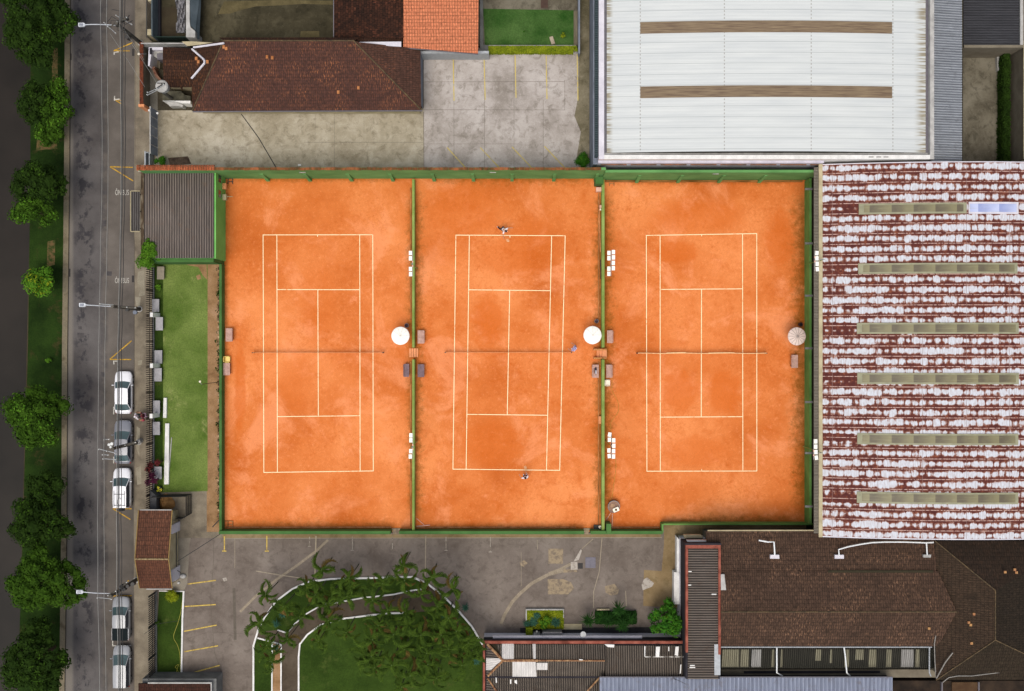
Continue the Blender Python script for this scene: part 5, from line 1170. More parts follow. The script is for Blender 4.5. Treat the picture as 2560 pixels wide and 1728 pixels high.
# pen with sand heap
t = thing('sand_pen', 'small fenced pen holding a heap of sand at the south end of the lawn', 'fence', G3(440,1260))
def pen(p, q, n, zt=2.2):
    p, q = Vector(G(*p)), Vector(G(*q)); mb = MB()
    for i in range(n+1):
        s = p.lerp(q, i/n); mb.box(s.x-.022, s.y-.022, 0, s.x+.022, s.y+.022, zt)
    for z_ in (.25, 1.2, 2.05): mb.tube([(p.x,p.y,z_),(q.x,q.y,z_)], .03, 4)
    mb.build('railing_panel', M['fence_d'], t)
pen((394,1237),(478,1235),30); pen((479,1235),(479,1282),20); pen((479,1283),(464,1292),6); pen((432,1293),(463,1293),12, 1.0)
mb = MB(); n = 26; vs = [(*G(417,1256), .95)]; fs = []; random.seed(5)
for k, (f, z) in enumerate(((.3,.82),(.6,.5),(.85,.2),(1.0,.03))):
    for i in range(n):
        a = 2*PI*i/n; rr_ = .82*f*(1+.12*math.sin(3*a+k)+.07*random.random()); sx = 1.0 if True else 1
        cx, cy = G(416,1256); vs.append((cx+rr_*math.cos(a)*1.02, cy+rr_*math.sin(a)*.92, z*(1+.25*random.random())))
for i in range(n): fs.append((0,1+i,1+(i+1)%n))
for k in range(3):
    for i in range(n): fs.append((1+k*n+i,1+(k+1)*n+i,1+(k+1)*n+(i+1)%n,1+k*n+(i+1)%n))
solo('sand_heap', mb.add(vs, fs), M['sand'], 'crumpled tan heap inside the small pen', 'heap')
t = thing('flower_pot', 'black pot with bright yellow flowers beside the sand pen', 'plant pot', G3(397.5,1224))
MB().cyl(*G(397.5,1224,.5), .03, .45, .2, 14, .28).build('pot', M['black'], t)
fm = MB()
for i in range(22):
    a = random.random()*2*PI; r = .3*math.sqrt(random.random()); x, y = G(397.5,1224,.6); fm.ellip((x+r*math.cos(a), y+r*math.sin(a), .5+.12*random.random()), (.065,.05,.03), 6, 4)
fm.build('flowers', plain('yellow_petals', C(222,214,60), .8), t)
# ---- brick topped wall, gates, north west details
t = thing('brick_wall', 'street wall with red brick coping in front of the north house', 'wall', G3(372,195))
MB().box(xx(369), yy(276), 0, xx(375), yy(119), 2.2).build('wall_face', M['beigewall'], t)
cb = MB(); 
for k in range(27): cb.box(xx(369)-.1, yy(276)+k*.232, 2.203, xx(375)+.02, yy(276)+k*.232+.215, 2.27+.015*math.sin(k*2.7))
cb.build('coping', mottled('dark_brick', [C(70,38,28), C(112,58,38), C(92,52,38)], 2, .3), t)
MB().box(xx(368)-.13, yy(279), 0, xx(376)+.1, yy(272.5), 2.4).build('pillar', M['orange_obj'], t)
t = thing('sliding_gate', 'blue grey panelled gate between the street and the north yard', 'gate', G3(394,335))
for i in range(5):
    MB().box(xx(393), yy(278+(i+1)*23)+.03, .1, xx(394.5), yy(278+i*23)-.03, 2.4).build('panel', M['bluegrey'], t)
MB().box(xx(392.5), yy(394), 2.402, xx(395), yy(278), 2.47).box(xx(392.5), yy(394), .02, xx(395), yy(278), .098).build('frame', M['offwhite'], t)
for py in (276,283): MB().ellip((*G(393.5 if py > 280 else 373,py,2.6),2.6), (.12,.12,.12), 10, 6).build('post_ball', M['white'], t)
solo('drive_kerb', MB().pprism([(361,378),(364,378),(364,417),(361,417)], 0, 1.6).pprism([(372,382),(374,382),(374,414),(372,414)], 0, 1.4).pprism([(364.2,380),(371.8,380),(371.8,382),(364.2,382)], 0, 1.55), M['gutter_l'], 'small grey railing beside the round bush by the street', 'railing')
t = thing('panel_fence', 'blue grey panelled street wall at the top left of the north yard', 'wall', G3(398,50))
MB().box(xx(396), yy(105), 0, xx(399), yy(-60), 2.4).build('panel', mottled('teal_grey_panel', [C(70,80,84), C(98,108,112)], .8, .12), t); MB().box(xx(399)+.002, yy(105), 0, xx(404), yy(-60), .5).build('footing', M['darkwall'], t)
mb = MB()
for k in range(30): mb.box(xx(379), yy(103)+k*.14, 0, xx(380), yy(103)+k*.14+.07, 1.7)
mb.box(xx(379)-.02, yy(105), 1.702, xx(380)+.02, yy(-5), 1.76); mb.build('spiked_rail', M['metal_d'], t)
solo('gate_post', MB().pprism([(368,73),(381,73),(381,88),(368,88)], 0, 2.2), M['cream'], 'square cream gate post on the street at the top left', 'post')
solo('gate_post', MB().pprism([(370,-10),(382,-10),(382,3),(370,3)], 0, 2.2), M['cream'], 'cream gate post cut by the top edge of the picture', 'post')
t = thing('boundary_wall', 'pale double boundary wall running from the street to the brown tiled house', 'wall', G3(410,112))
MB().pprism([(352,107),(462,107),(462,110),(352,110)], 0, 2.3).build('coping', M['offwhite'], t); MB().pprism([(355,111),(468,111),(468,117),(355,117)], 0, 2.0).build('wall_face', M['grey_wall'], t)
mb = MB()
for k in range(36): mb.box(xx(402)+k*.085, yy(105), 0, xx(402)+k*.085+.035, yy(104), 1.9)
solo('green_gate', mb.box(xx(400), yy(105.5), 1.85, xx(478), yy(103.5), 1.93).box(xx(400), yy(105.5), .1, xx(478), yy(103.5), .18), M['greenfence'], 'dark green bar gate north of the pale boundary wall', 'gate')
struct('side_court', MB().pprism([(400,18),(442,18),(442,92),(400,92)], -.2, .04), mottled('side_court', [C(52,44,34), C(70,62,46)], .6))
t = thing('curved_parapet', 'white parapet wall with curved foot beside a slate grey slope at the top left', 'wall', G3(480,40))
MB().pprism([(465,-40),(474,-40),(474,55),(476,68),(488,78),(488,94),(465,93)], 0, 2.6).build('parapet', M['offwhite'], t)
MB().slab([G3(474,-40,2.5), G3(504,-40,1.6), G3(498,97,1.6), G3(490,97,2.0), G3(488,76,2.2), G3(476,64,2.5)], .1).build('slope', mottled('slate_slope', [C(66,76,82), C(84,94,100)], .8, .12), t)
random.seed(9)
mb = MB(); nx, ny = 8, 26; vs = []
for j in range(ny+1):
    py = -6 + j*3.4; xl = 438 + 5*min(1, max(0, (py-6)/20)) + (3 if py > 56 else 0)*-1; xr = 463
    for i in range(nx+1):
        px = xl+(xr-xl)*i/nx; z = 1.6+.35*math.sin(i*1.3+j*.6)*math.sin(i*.7+.3)+.12*random.random(); vs.append(G3(px,py,z))
fs = [(j*(nx+1)+i, j*(nx+1)+i+1, (j+1)*(nx+1)+i+1, (j+1)*(nx+1)+i) for j in range(ny) for i in range(nx)]
solo('crumpled_cover', mb.add(vs, fs), M['tarp'], 'crumpled grey plastic cover draped along the white parapet', 'cover')
t = thing('guard_booth', 'open white walled service corner west of the lower tiled roof', 'booth', G3(388,140))
MB().pprism([(372,118),(408,118),(408,125),(380,125),(374,165),(370,165)], 0, 2.1).build('wall', M['white_lav'], t)
MB().pprism([(381,126),(407,126),(407,148),(396,148),(384,140)], 0, 1.5).build('tank', M['offwhite'], t); MB().pprism([(392,134),(407,132),(407,149),(393,149)], 0, 1.53).build('tank_lid', M['gutter'], t)
MB().pprism([(374,120),(380,120),(380,136),(374,136)], 2.0, 2.13).build('dark_panel', M['darkwall'], t)
MB().pprism([(373,166),(388,167),(386,172),(394,188),(404,200),(400,203),(388,192),(380,172)], 0, 1.2).build('brick_edge', mottled('brick_edge', [C(90,50,38), C(140,110,90)], 2), t)
struct('side_lane', MB().pprism([(374,165),(394,170),(394,276),(376,276)], -.2, .05), mottled('pale_lane', [C(96,92,84), C(114,110,100)], .6))
struct('side_recess', MB().pprism([(394,170),(482,200),(482,276),(394,276)], -.2, .045), mottled('recess', [C(56,50,40), C(78,72,58)], .8))
t = thing('balcony', 'small walled balcony floor with white front beside the transformer pole', 'balcony', G3(440,243))
MB().pprism([(406,228),(452,228),(462,238),(476,240),(476,252),(406,252)], 0, 1.6).build('floor', mottled('balcony_floor', [C(60,58,48), C(96,92,76)], 1), t)
MB().pprism([(406,252),(476,252),(476,259),(455,258),(436,253)], 0, 1.9).build('front_wall', M['white'], t); MB().pprism([(414,253),(436,253),(458,263),(456,268),(446,265),(424,266)], 0, 1.2).build('awning', M['offwhite'], t)

# north house
t = thing('tiled_house', 'long house with weathered brown hipped tile roof north of the yard', 'building', G3(760,190))
e, r = 3.6, 5.5
A, B = G3(481,277.5,e), G3(1053,275,e); RW, RE = G3(559,102,r), G3(884,102,r)
V1, V2, V3 = G3(479,120,3.7), G3(511,152,4.4), G3(478,196,3.6)
MB().pprism([(488,125),(1044,140),(1044,268),(488,268)], 0, 3.3).build('wall', M['cream'], t)
MB().slab([A, B, RE, RW], .1).build('roof', M['t_main'], t, label='wide south slope')
MB().slab([A, RW, G3(483,116,3.7), V2, V3], .1).build('roof', M['t_nw'], t, label='dark west slope')
MB().slab([B, G3(1051,127,e), G3(1002,117,4.3), G3(900,106,5.4), RE], .1).build('roof', M['t_mainx'], t, label='east slope')
MB().slab([RW, RE, G3(898,94,5.0), G3(548,94,5.0)], .1).build('roof', M['t_nw'], t, label='thin strip of north slope')
for (p, q) in ((A,RW),(RW,RE),(RE,B)): MB().tube([(p[0],p[1],p[2]+.04),(q[0],q[1],q[2]+.04)], .07, 6).build('ridge', M['ridge'], t)
MB().tube([G3(482,279.5,3.5), G3(1056,277,3.5)], .07, 6).build('gutter', M['gutter'], t)
MB().slab([G3(407,118,3.3), G3(479,121,3.4), V2, G3(407,148,4.2)], .1).slab([G3(407,148,4.2), V2, V3, G3(478,218,3.3), G3(456,218,3.3), G3(456,226,3.2), G3(450,219,3.2), G3(409,218,3.3)], .1).build('lower_roof', M['t_nw'], t)
MB().pprism([(414,124),(478,126),(478,212),(414,210)], 0, 3.1).build('wall', M['cream'], t)
vz = .06
MB().tube([(*G(480,122.5,3.9),3.9),(*G(511,150,4.5),4.5)], .1, 6).tube([(*G(511,150,4.55),4.55),(*G(511,158,4.5),4.5),(*G(479,196,3.75),3.75)], .11, 6).build('valley_flashing', M['white_lav'], t)
MB().tube([(*G(484,118.5,4.2),4.2),(*G(560,108,5.6),5.6)], .1, 6).build('valley_flashing', M['white_lav'], t)
MB().slab([G3(454,104,3.9), G3(480,103.5,3.9), G3(535,107,4.6), G3(500,112,4.2), G3(468,115,3.9)], .1).build('gable_panel', M['cream'], t)
rtm = mottled('orange_new_tiles', [C(150,92,52), C(190,130,84)], 2)
for (px, py) in ((519,155),(491,147),(496,155),(846,231),(896,220),(681,45+100),(668,143),(560,118),(566,122)):
    k = e + (r-e)*max(0, (277-py)/175.); MB().box(G(px-3,py,k)[0], G(px,py+4,k)[1], k-.02, G(px+3,py,k)[0], G(px,py-4,k)[1], k+.12).build('repaired_tile', rtm, t)
t = thing('mottled_roof_house', 'house with nearly black mottled tile roof at the top edge', 'building', G3(920,20))
MB().pprism([(842,-60),(1004,-60),(1004,86),(842,86)], 0, 3.3).build('wall', M['beigewall'], t)
MB().slab([G3(835,-80,3.5), G3(1008,-80,4.6), G3(1008,96,4.6), G3(835,93,3.5)], .1).build('roof', M['t_dark'], t)
MB().box(G(833,0,3.5)[0], G(0,93,3.5)[1], 3.3, G(835,0,3.5)[0], yy(-80), 3.52).build('gutter', M['gutter'], t)
MB().slab([G3(884,96,4.0), G3(1005,92,4.0), G3(1005,116,4.0), G3(900,105,4.0)], .08).build('apron_roof', M['t_nw'], t)
MB().slab([G3(897,105,4.7), G3(1003,104,4.7), G3(1003,117,4.7), G3(898,110,4.7)], .12).build('valley_flashing', M['white_lav'], t)
t = thing('orange_roof_house', 'house with bright orange tile roof at the top edge', 'building', G3(1100,40))
MB().pprism([(1014,-60),(1190,-60),(1190,118),(1014,112)], 0, 3.7).build('wall', M['cream'], t)
MB().slab([G3(1009,-80,6.2), G3(1197,-80,6.2), G3(1195,134,4.0), G3(1008,118,4.1)], .12).build('roof', M['t_orange'], t)
MB().slab([G3(1008,118,3.8), G3(1040,123,3.8), G3(1051,127,3.65), G3(1030,128,3.7), G3(1006,122,3.8)], .05).build('flashing', M['darkgap'], t)
MB().tube([G3(1008,120,3.95), G3(1196,136,3.9)], .05).build('gutter', M['gutter'], t)
t = thing('yard_wall', 'blue grey wall with pale top at the east end of the brown tiled house', 'wall', G3(1055,200))
MB().box(G(1051,0,3.2)[0]+.01, yy(275), 0, xx(1060)-.1, yy(136), 3.3).build('wall_face', M['bluegrey'], t)
MB().pprism([(1051,127.5),(1222,127.5),(1222,134),(1051,134)], 0, 2.6).build('return_wall', M['gutter_l'], t)
t = thing('terrace_wall', 'low pale walls framing the small lawn beside the orange roof', 'wall', G3(1205,70))
MB().pprism([(1200,-40),(1207,-40),(1208,112),(1222,113),(1222,127),(1200,127)], 0, .8).build('side_wall', M['grey_wall'], t); MB().pprism([(1222,112.8),(1440,112.8),(1440,115),(1222,115)], 0, .5).build('edge', M['offwhite'], t)
solo('garden_wall', MB().pprism([(1446,-60),(1450,-60),(1450,134),(1446,134)], 0, 1.4), M['bluegrey'], 'thin blue grey wall east of the small north lawn', 'wall')
struct('terrace_strip', MB().pprism([(1434,28),(1445,28),(1445,114),(1434,114)], -.2, .07), mottled('timber_strip', [C(90,82,66), C(116,108,90)], 1, stretch=(4,.3,1)))
solo('yard_kerb', MB().pprism([(1222,132),(1446,134),(1450,136),(1450,133.4),(1446,131.6),(1222,130)], 0, .25), M['offwhite'], 'pale kerb under the yellow hedge', 'kerb')
solo('stone_slab', MB().obox(*G(1380.5,101,.3), .06, .36, .78, .34, .3), mottled('stone', [C(150,138,118), C(176,164,144)], 2), 'tilted pale stone seat on the small north lawn', 'seat')
solo('garden_wall', MB().pprism([(1483.5,0),(1487,0),(1487,148),(1484,151)], 0, .5).pprism([(1484,230),(1487,230),(1487,424),(1484,424)], 0, .5), M['offwhite'], 'low white kerb wall at the foot of the white warehouse', 'wall')
struct('roof_debris', MB().pprism([(420,395),(470,391),(478,410),(425,414)], -.1, .05), mottled('rubble', [C(60,48,40), C(104,88,74)], 2, .4))
for (px, py, l) in ((749,413,'small white bag near the north wall of the yard'),(1281,420,'small white box by the north wall near the parking bays')):
    solo('litter', MB().obox(*G(px,py,.1), .05, .3, .18, .16, .1), M['white'], l, 'litter')
struct('terrace_hatch', MB().pprism([(1352,0),(1370,0),(1370,20),(1352,20)], -.1, .05), plain('hatch_brown', C(70,52,44), .9))
# ================================================================== VEGETATION
def leaves_on_lobes(lobes, n_per, size, mb, rnd, up=.35, flat=.55):
    """many leaf quads on the outside of a set of lobes (x,y,z,r)"""
    V = mb.v; F = mb.f
    for (cx, cy, cz, r) in lobes:
        m = int(n_per*(r*r))
        for _ in range(m):
            u = rnd.random()*2*PI; w = rnd.random()*1.5-.5; w = max(-.5, min(1, w))
            s = math.sqrt(max(0, 1-w*w)); nx, ny, nz = s*math.cos(u), s*math.sin(u), w
            rr_ = r*(.80+.3*rnd.random())
            px, py, pz = cx+nx*rr_, cy+ny*rr_, cz+nz*rr_*.85
            # leaf plane: outward normal, jittered
            jx, jy, jz = nx+rnd.uniform(-flat,flat), ny+rnd.uniform(-flat,flat), nz+up+rnd.uniform(-flat,flat)
            L = math.sqrt(jx*jx+jy*jy+jz*jz)+1e-6; jx/=L; jy/=L; jz/=L
            ax, ay, az = rnd.uniform(-1,1), rnd.uniform(-1,1), rnd.uniform(-1,1)
            d = ax*jx+ay*jy+az*jz; ax-=d*jx; ay-=d*jy; az-=d*jz; L = math.sqrt(ax*ax+ay*ay+az*az)+1e-6; ax/=L; ay/=L; az/=L
            bx, by, bz = jy*az-jz*ay, jz*ax-jx*az, jx*ay-jy*ax
            a = size*(.6+.8*rnd.random()); b = a*.48
            k = len(V)
            V.append((px-ax*a, py-ay*a, pz-az*a)); V.append((px+bx*b, py+by*b, pz+bz*b)); V.append((px+ax*a, py+ay*a, pz+az*a)); V.append((px-bx*b, py-by*b, pz-bz*b))
            F.append((k,k+1,k+2,k+3))

def tree(px, py, rx, ry, h, label, mats, seed, nl=26, group='street trees on the canal verge', dens=165, lsz=.15, lr=(.55,1.05)):
    rnd = random.Random(seed); zc = h*.72; cx, cy = G(px, py, zc); RX, RY = rx*K*.94, ry*K*.94
    t = thing('tree', label, 'tree', (cx, cy, 0), group)
    lobes = []
    tries = 0
    while len(lobes) < nl and tries < 4000:
        tries += 1
        a = rnd.random()*2*PI; f = math.sqrt(rnd.random()); lr_ = rnd.uniform(*lr)
        x = f*math.cos(a); y = f*math.sin(a); z = math.sqrt(max(0, 1-f*f))*h*.25*rnd.uniform(.55,1.1)
        wob = 1 + .16*math.sin(3*a+seed) + .12*math.sin(5*a+seed*2)
        X = cx + x*(RX-lr_*.7)*wob; Y = cy + y*(RY-lr_*.7)*wob
        if all((X-l[0])**2+(Y-l[1])**2 > (.62*(lr_+l[3])*.8)**2 for l in lobes): lobes.append((X, Y, zc - h*.06 + z*1.15 - f*.6 + rnd.uniform(-.5,.4), lr_))
    main = MB(); top = MB()
    leaves_on_lobes(lobes, dens, lsz, main, rnd)
    br = [l for l in lobes if rnd.random() < .6]
    leaves_on_lobes([(l[0]+rnd.uniform(-.2,.2), l[1]+rnd.uniform(-.2,.2), l[2]+.22, l[3]*.85) for l in br], dens*.35, lsz*.85, top, rnd, .6)
    c = main.build('crown', mats[0], t); top.build('young_leaves', mats[1], c)
    core = MB()
    for l in lobes: core.ellip((l[0], l[1], l[2]-.1), (l[3]*.72, l[3]*.72, l[3]*.6), 8, 5)
    core.build('inner_foliage', mats[0], c)
    tb = MB().tube([(cx,cy,-.05),(cx+.08,cy-.05,h*.25),(cx-.05,cy+.05,h*.5)], .22, 8, .14).build('trunk', M['bark'], t)
    lm = MB()
    for l in lobes[::2]: lm.tube([(cx-.05,cy+.05,h*.42), ((cx+l[0])/2+.1,(cy+l[1])/2,h*.56), (l[0],l[1],l[2])], .09, 5, .03)
    lm.build('limbs', M['bark'], tb)
    return t
LB = (M['leaf'], M['leaf_b']); LD = (M['leaf_d'], M['leaf']); LL = (M['leaf_b'], M['leaf_y'])
tree(82, 50, 92, 104, 8, 'large dark green tree in the top left corner of the verge', LD, 1, 46)
tree(88, 255, 56, 52, 6.5, 'dense dark green tree second from the top on the verge', LD, 2, 20)
tree(138, 262, 42, 62, 6.0, 'slim green tree leaning over the footpath, beside the second verge tree', LB, 22, 14)
tree(118, 322, 36, 40, 5.0, 'small round tree just above the broken footpath', LB, 21, 9)
tree(88, 455, 72, 52, 7, 'dark leaved tree opposite the clubhouse roof', LD, 3, 26)
tree(82, 527, 66, 36, 6, 'bright green tree below the dark leaved tree', LB, 4, 18)
tree(94, 702, 44, 36, 4.5, 'small solitary yellow green tree halfway up the verge', LL, 5, 13)
tree(84, 1040, 76, 82, 8, 'big round light green tree opposite the parked sedans', LB, 6, 40)
tree(108, 1222, 50, 46, 6.5, 'medium green tree north of the white roof rack car', LD, 7, 18)
tree(92, 1312, 82, 62, 7.5, 'wide dark green tree opposite the gatehouse', LD, 8, 34)
tree(106, 1455, 100, 76, 8.5, 'largest rounded tree overhanging the road by the lower street lamp', (M['leaf'], M['leaf']), 9, 48)
tree(78, 1655, 80, 88, 8, 'dense tree in the bottom left corner of the verge', LD, 10, 40)
def bush(px, py, r, h, label, mats, seed, nm='bush', cat='bush', n=9, lsz=.09, dens=420, rz_=None, base=0):
    rnd = random.Random(seed); cx, cy = G(px, py, h*.6+base); R = r*K; lobes = []
    for _ in range(n):
        a = rnd.random()*2*PI; f = math.sqrt(rnd.random())*.62; lobes.append((cx+f*R*math.cos(a), cy+f*R*math.sin(a), base+h*.55+.2*h*rnd.random(), R*.42))
    t = thing(nm, label, cat, (cx, cy, base)); mb = MB(); leaves_on_lobes(lobes, dens/ max(.2, 1), lsz, mb, rnd)
    for l in lobes: mb.ellip(l[:3], (l[3]*.75, l[3]*.75, l[3]*.7), 7, 4)
    mb.build('foliage', mats[0], t)
    tp = MB(); leaves_on_lobes([(l[0],l[1],l[2]+.04,l[3]) for l in lobes[::2]], dens*.4, lsz*.8, tp, rnd, .7)
    if len(mats) > 1: tp.build('young_leaves', mats[1], t)
    MB().tube([(cx,cy,base),(cx,cy,base+h*.6)], .05, 6).build('stem', M['bark'], t)
    return t
bush(1458, 401, 23, 1.8, 'rounded green bush in the corner by the white warehouse', (M['leaf_h'], M['leaf_b']), 31, n=12)
bush(402, 402, 17, 1.2, 'round green bush by the street at the west end of the yard', (M['leaf_h'], M['leaf_b']), 32)
bush(1409, 89, 9, .8, 'small yellow green shrub on the north lawn', (M['leaf_y'],), 33, n=6)
bush(1437, 122, 10, 1.3, 'rounded yellow bush at the east end of the clipped hedge', (M['leaf_y'],), 34, n=6)
bush(1311, 78, 4, .4, 'tiny dark plant in the middle of the north lawn', (M['leaf_h'],), 35, n=4)
bush(430, 1492, 18, 1.2, 'clipped round yellow green shrub on the strip lawn', (M['leaf_y'], M['leaf_y']), 36, n=16, lsz=.06, dens=700)
bush(396, 718, 9, .7, 'bright green shrub by the street fence at the upper lawn', (M['leaf_b'],), 37, n=6)
bush(122, 902, 9, .7, 'small lone shrub on the verge grass', (M['leaf_b'],), 38, n=6)
bush(395, 1560, 9, 1.0, 'sparse shrub against the dark lower fence', (M['leaf'],), 39, n=6)
for i, (px, py, r) in enumerate(((1648,1558,28),(1690,1545,26),(1668,1580,30),(1700,1578,22))):
    pass
tree(1668, 1553, 42, 46, 4.6, 'leafy green tree in the corner between the corridor block and south wing', (M['leaf_h'], M['leaf_b']), 41, 20, 'garden trees by the south wing', 240, .12, (.35,.6))
bush(1622, 1546, 6, .8, 'small isolated shrub left of the leafy corner tree', (M['leaf_h'],), 42, n=5)
# climbing vine on the clubhouse corner
def leafbox(px0, py0, px1, py1, z0, z1, n, lsz, label, mat, seed, nm, cat, jag=.12):
    rnd = random.Random(seed); (x0, y1), (x1, y0) = G(px0,py0,z1), G(px1,py1,z1); mb = MB(); mb.box(x0+.06,y0+.06,z0,x1-.06,y1-.06,z1-.08)
    for _ in range(n):
        f = rnd.random()
        x, y, z = rnd.uniform(x0,x1), rnd.uniform(y0,y1), z1+rnd.uniform(-jag,jag*.6)
        if f < .3: (x, y) = rnd.choice(((x0,y),(x1,y),(x,y0),(x,y1))); z = rnd.uniform(z0,z1)
        a = rnd.random()*2*PI; ax, ay, az = math.cos(a), math.sin(a), rnd.uniform(-.5,.5); bx, by, bz = -ay, ax, rnd.uniform(-.6,.6); s = lsz*(.6+.8*rnd.random())
        mb.add([(x-ax*s,y-ay*s,z-az*s),(x+bx*s*.5,y+by*s*.5,z+bz*s*.5),(x+ax*s,y+ay*s,z+az*s),(x-bx*s*.5,y-by*s*.5,z-bz*s*.5)], [(0,1,2,3)])
    return solo(nm, mb, mat, label, cat)
leafbox(1222,115.5,1432,131.5,.02,.9,5200,.08,'long clipped yellow green hedge along the small north lawn',M['leaf_y'],51,'hedge','hedge')
leafbox(2508,128,2524,414,.02,1.6,4200,.13,'dark climbing plants along the wall in the far right yard',M['leaf_d'],52,'climbing_plant','plant',.5)
leafbox(1316,1525,1408,1572,.02,.35,2600,.09,'yellow green ground hedge filling the planter by the lot',M['leaf_y'],53,'hedge','hedge')
leafbox(1316,1570,1330,1590,.02,.9,500,.09,'narrow yellow green hedge end by the white ledge',M['leaf_y'],54,'hedge','hedge')
leafbox(1490,1530,1590,1560,.02,.5,1500,.12,'dark low shrubs under the spiky yuccas',M['yucca'],55,'shrub_bed','shrub',.3)
solo('planter_kerb', MB().pprism([(1314,1523),(1410,1523),(1410,1526),(1317,1526),(1317,1552),(1314,1552)], 0, .4).pprism([(1408,1526.2),(1410,1526.2),(1410,1545),(1408,1545)], 0, .4), M['offwhite'], 'pale kerb framing the yellow green planter', 'kerb')
solo('planter_kerb', MB().pprism([(1492,1523),(1524,1523),(1524,1526),(1492,1526)], 0, .4).pprism([(1405,1560),(1455,1560),(1455,1574),(1405,1574)], -.1, .1), M['cream'], 'tan kerb and slab between the two planters', 'kerb')
rnd = random.Random(3); vb = MB(); lob = []
for k in range(34):
    px = rnd.uniform(352,384); py = rnd.uniform(612,662); px = px - (py-612)*.3 + 8
    lob.append((*G(px,py,3.9), rnd.uniform(3.5,4.1), rnd.uniform(.26,.46)))
lob += [(*G(352,658,2),1.2,.35),(*G(345,664,1.6),1.0,.3),(*G(370,600,3.7),3.7,.22),(*G(395,646,3.4),3.3,.3),(*G(410,645,3.4),3.3,.22)]
leaves_on_lobes(lob, 420, .11, vb, rnd); 
solo('climbing_vine', vb, M['leaf_b'], 'bright green vine climbing over the south west corner of the clubhouse', 'vine')
rnd = random.Random(4); vb = MB(); lob = []
for k in range(60):
    px = rnd.uniform(542,550); py = rnd.uniform(672,1296); lob.append((*G(px,py,.8), rnd.uniform(.3,1.0), rnd.uniform(.12,.22)))
leaves_on_lobes(lob, 900, .07, vb, rnd); solo('thin_hedge', vb, M['leaf_d'], 'sparse hedge line between the dirt path and the west court wall', 'hedge')
wb = MB()
for k in range(44):
    Y = yy(672 + k*14.3); wb.box(xx(547.5), Y-.14-.06*(k%3), 0, xx(551), Y+.14, .5+.1*(k%2))
solo('edging_blocks', wb, mottled('edging_block', [C(70,44,34), C(110,84,66), C(206,176,140)], 1.7, .2), 'broken row of pale and dark edging blocks beside the sparse hedge', 'edging')

# rosettes: agave, yucca, red cordyline ---------------------------------------
def rosette(px, py, r, h, n, label, mat, seed, nm, cat, w=.07, droop=.3, group=None, base=0):
    rnd = random.Random(seed); x, y = G(px, py, h+base); R = r*K; t = thing(nm, label, cat, (x, y, base), group); mb = MB()
    for i in range(n):
        a = i*2.399 + rnd.uniform(-.2,.2); tilt = .15 + .85*(i/n); L = R*(.75+.35*rnd.random()); c, s = math.cos(a), math.sin(a); pts = []
        for k in range(5):
            f = k/4; rad = L*f*tilt**.5; z = h + L*.75*f*(1-tilt) - droop*L*f*f*tilt; ww = w*(1-f)**.6*(1 if f > 0 else .6)
            pts.append(((x+c*rad-s*ww, y+s*rad+c*ww, base+z), (x+c*rad+s*ww, y+s*rad-c*ww, base+z+.01)))
        vs = [q for p in pts for q in p]; mb.add(vs, [(2*k, 2*k+1, 2*k+3, 2*k+2) for k in range(4)])
    mb.build('leaves', mat, t); MB().cyl(x, y, base, base+h+.02, .09, 8).build('stem', M['bark'], t)
    return t
for i, (px,py,r) in enumerate(((1333,1556,19),(1388,1556,20),(1342,1540,13),(1317,1560,13))):
    rosette(px,py,r,.5,44,('blue green agave at the left of the yellow planter','blue green agave at the right of the yellow planter','small agave behind the left planter agave','agave spilling over the planter corner')[i],M['agave'],60+i,'agave','agave',.06,.5,'agaves in the planters')
bush(1362,1556,19,1.4,'olive green bush between the two planter agaves',(M['leaf_b'],M['leaf_y']),64,n=9)
for i, (px,py,r,h) in enumerate(((1472,1552,27,2.2),(1547,1524,27,3.0),(1520,1553,26,1.8),(1556,1564,26,2.4),(1572,1546,20,1.6))):
    rosette(px,py,r,h,70,('leftmost spiky yucca beside the white ledge','tallest spiky yucca with a bright centre','spiky yucca in the middle of the dark shrubs','spiky yucca leaning over the dark paving','small spiky yucca right of the group')[i],M['yucca'],70+i,'yucca','yucca',.045,.55,'yuccas by the south wing')
for i, (px,py) in enumerate(((706,1536),(690,1560),(688,1620),(1110,1536),(1190,1654),(1163,1520))):
    rosette(px,py,15,.7,36,('teal agave in the west bed under the palms','teal agave just south west of the western one','teal agave on the narrow garden bed by the kerb','teal agave by the east kerb of the island','teal agave near the south wing on the lawn','small agave at the east edge path')[i],M['agave'],80+i,'agave','agave',.05,.5,'agaves under the palms')
for i, (px,py,r,m) in enumerate(((375,1163,12,'redleaf'),(393,1157,11,'redleaf'),(369,1173,11,'redleaf'),(378,1190,17,'redleaf2'),(369,1206,12,'redleaf2'),(386,1202,13,'redleaf2'))):
    rosette(px,py,r,1.6+.2*(i%3),46,('red leaved plant over the fence, upper left of its clump','small red leaved plant nearest the lawn','rust red plant on the pavement side of the fence','large maroon plant in front of the grey slab bench','maroon plant hanging lowest over the pavement','maroon plant between the lowest one and the lawn')[i],M[m],90+i,'red_shrub','shrub',.06,.5,'red leaved shrubs at the street fence')

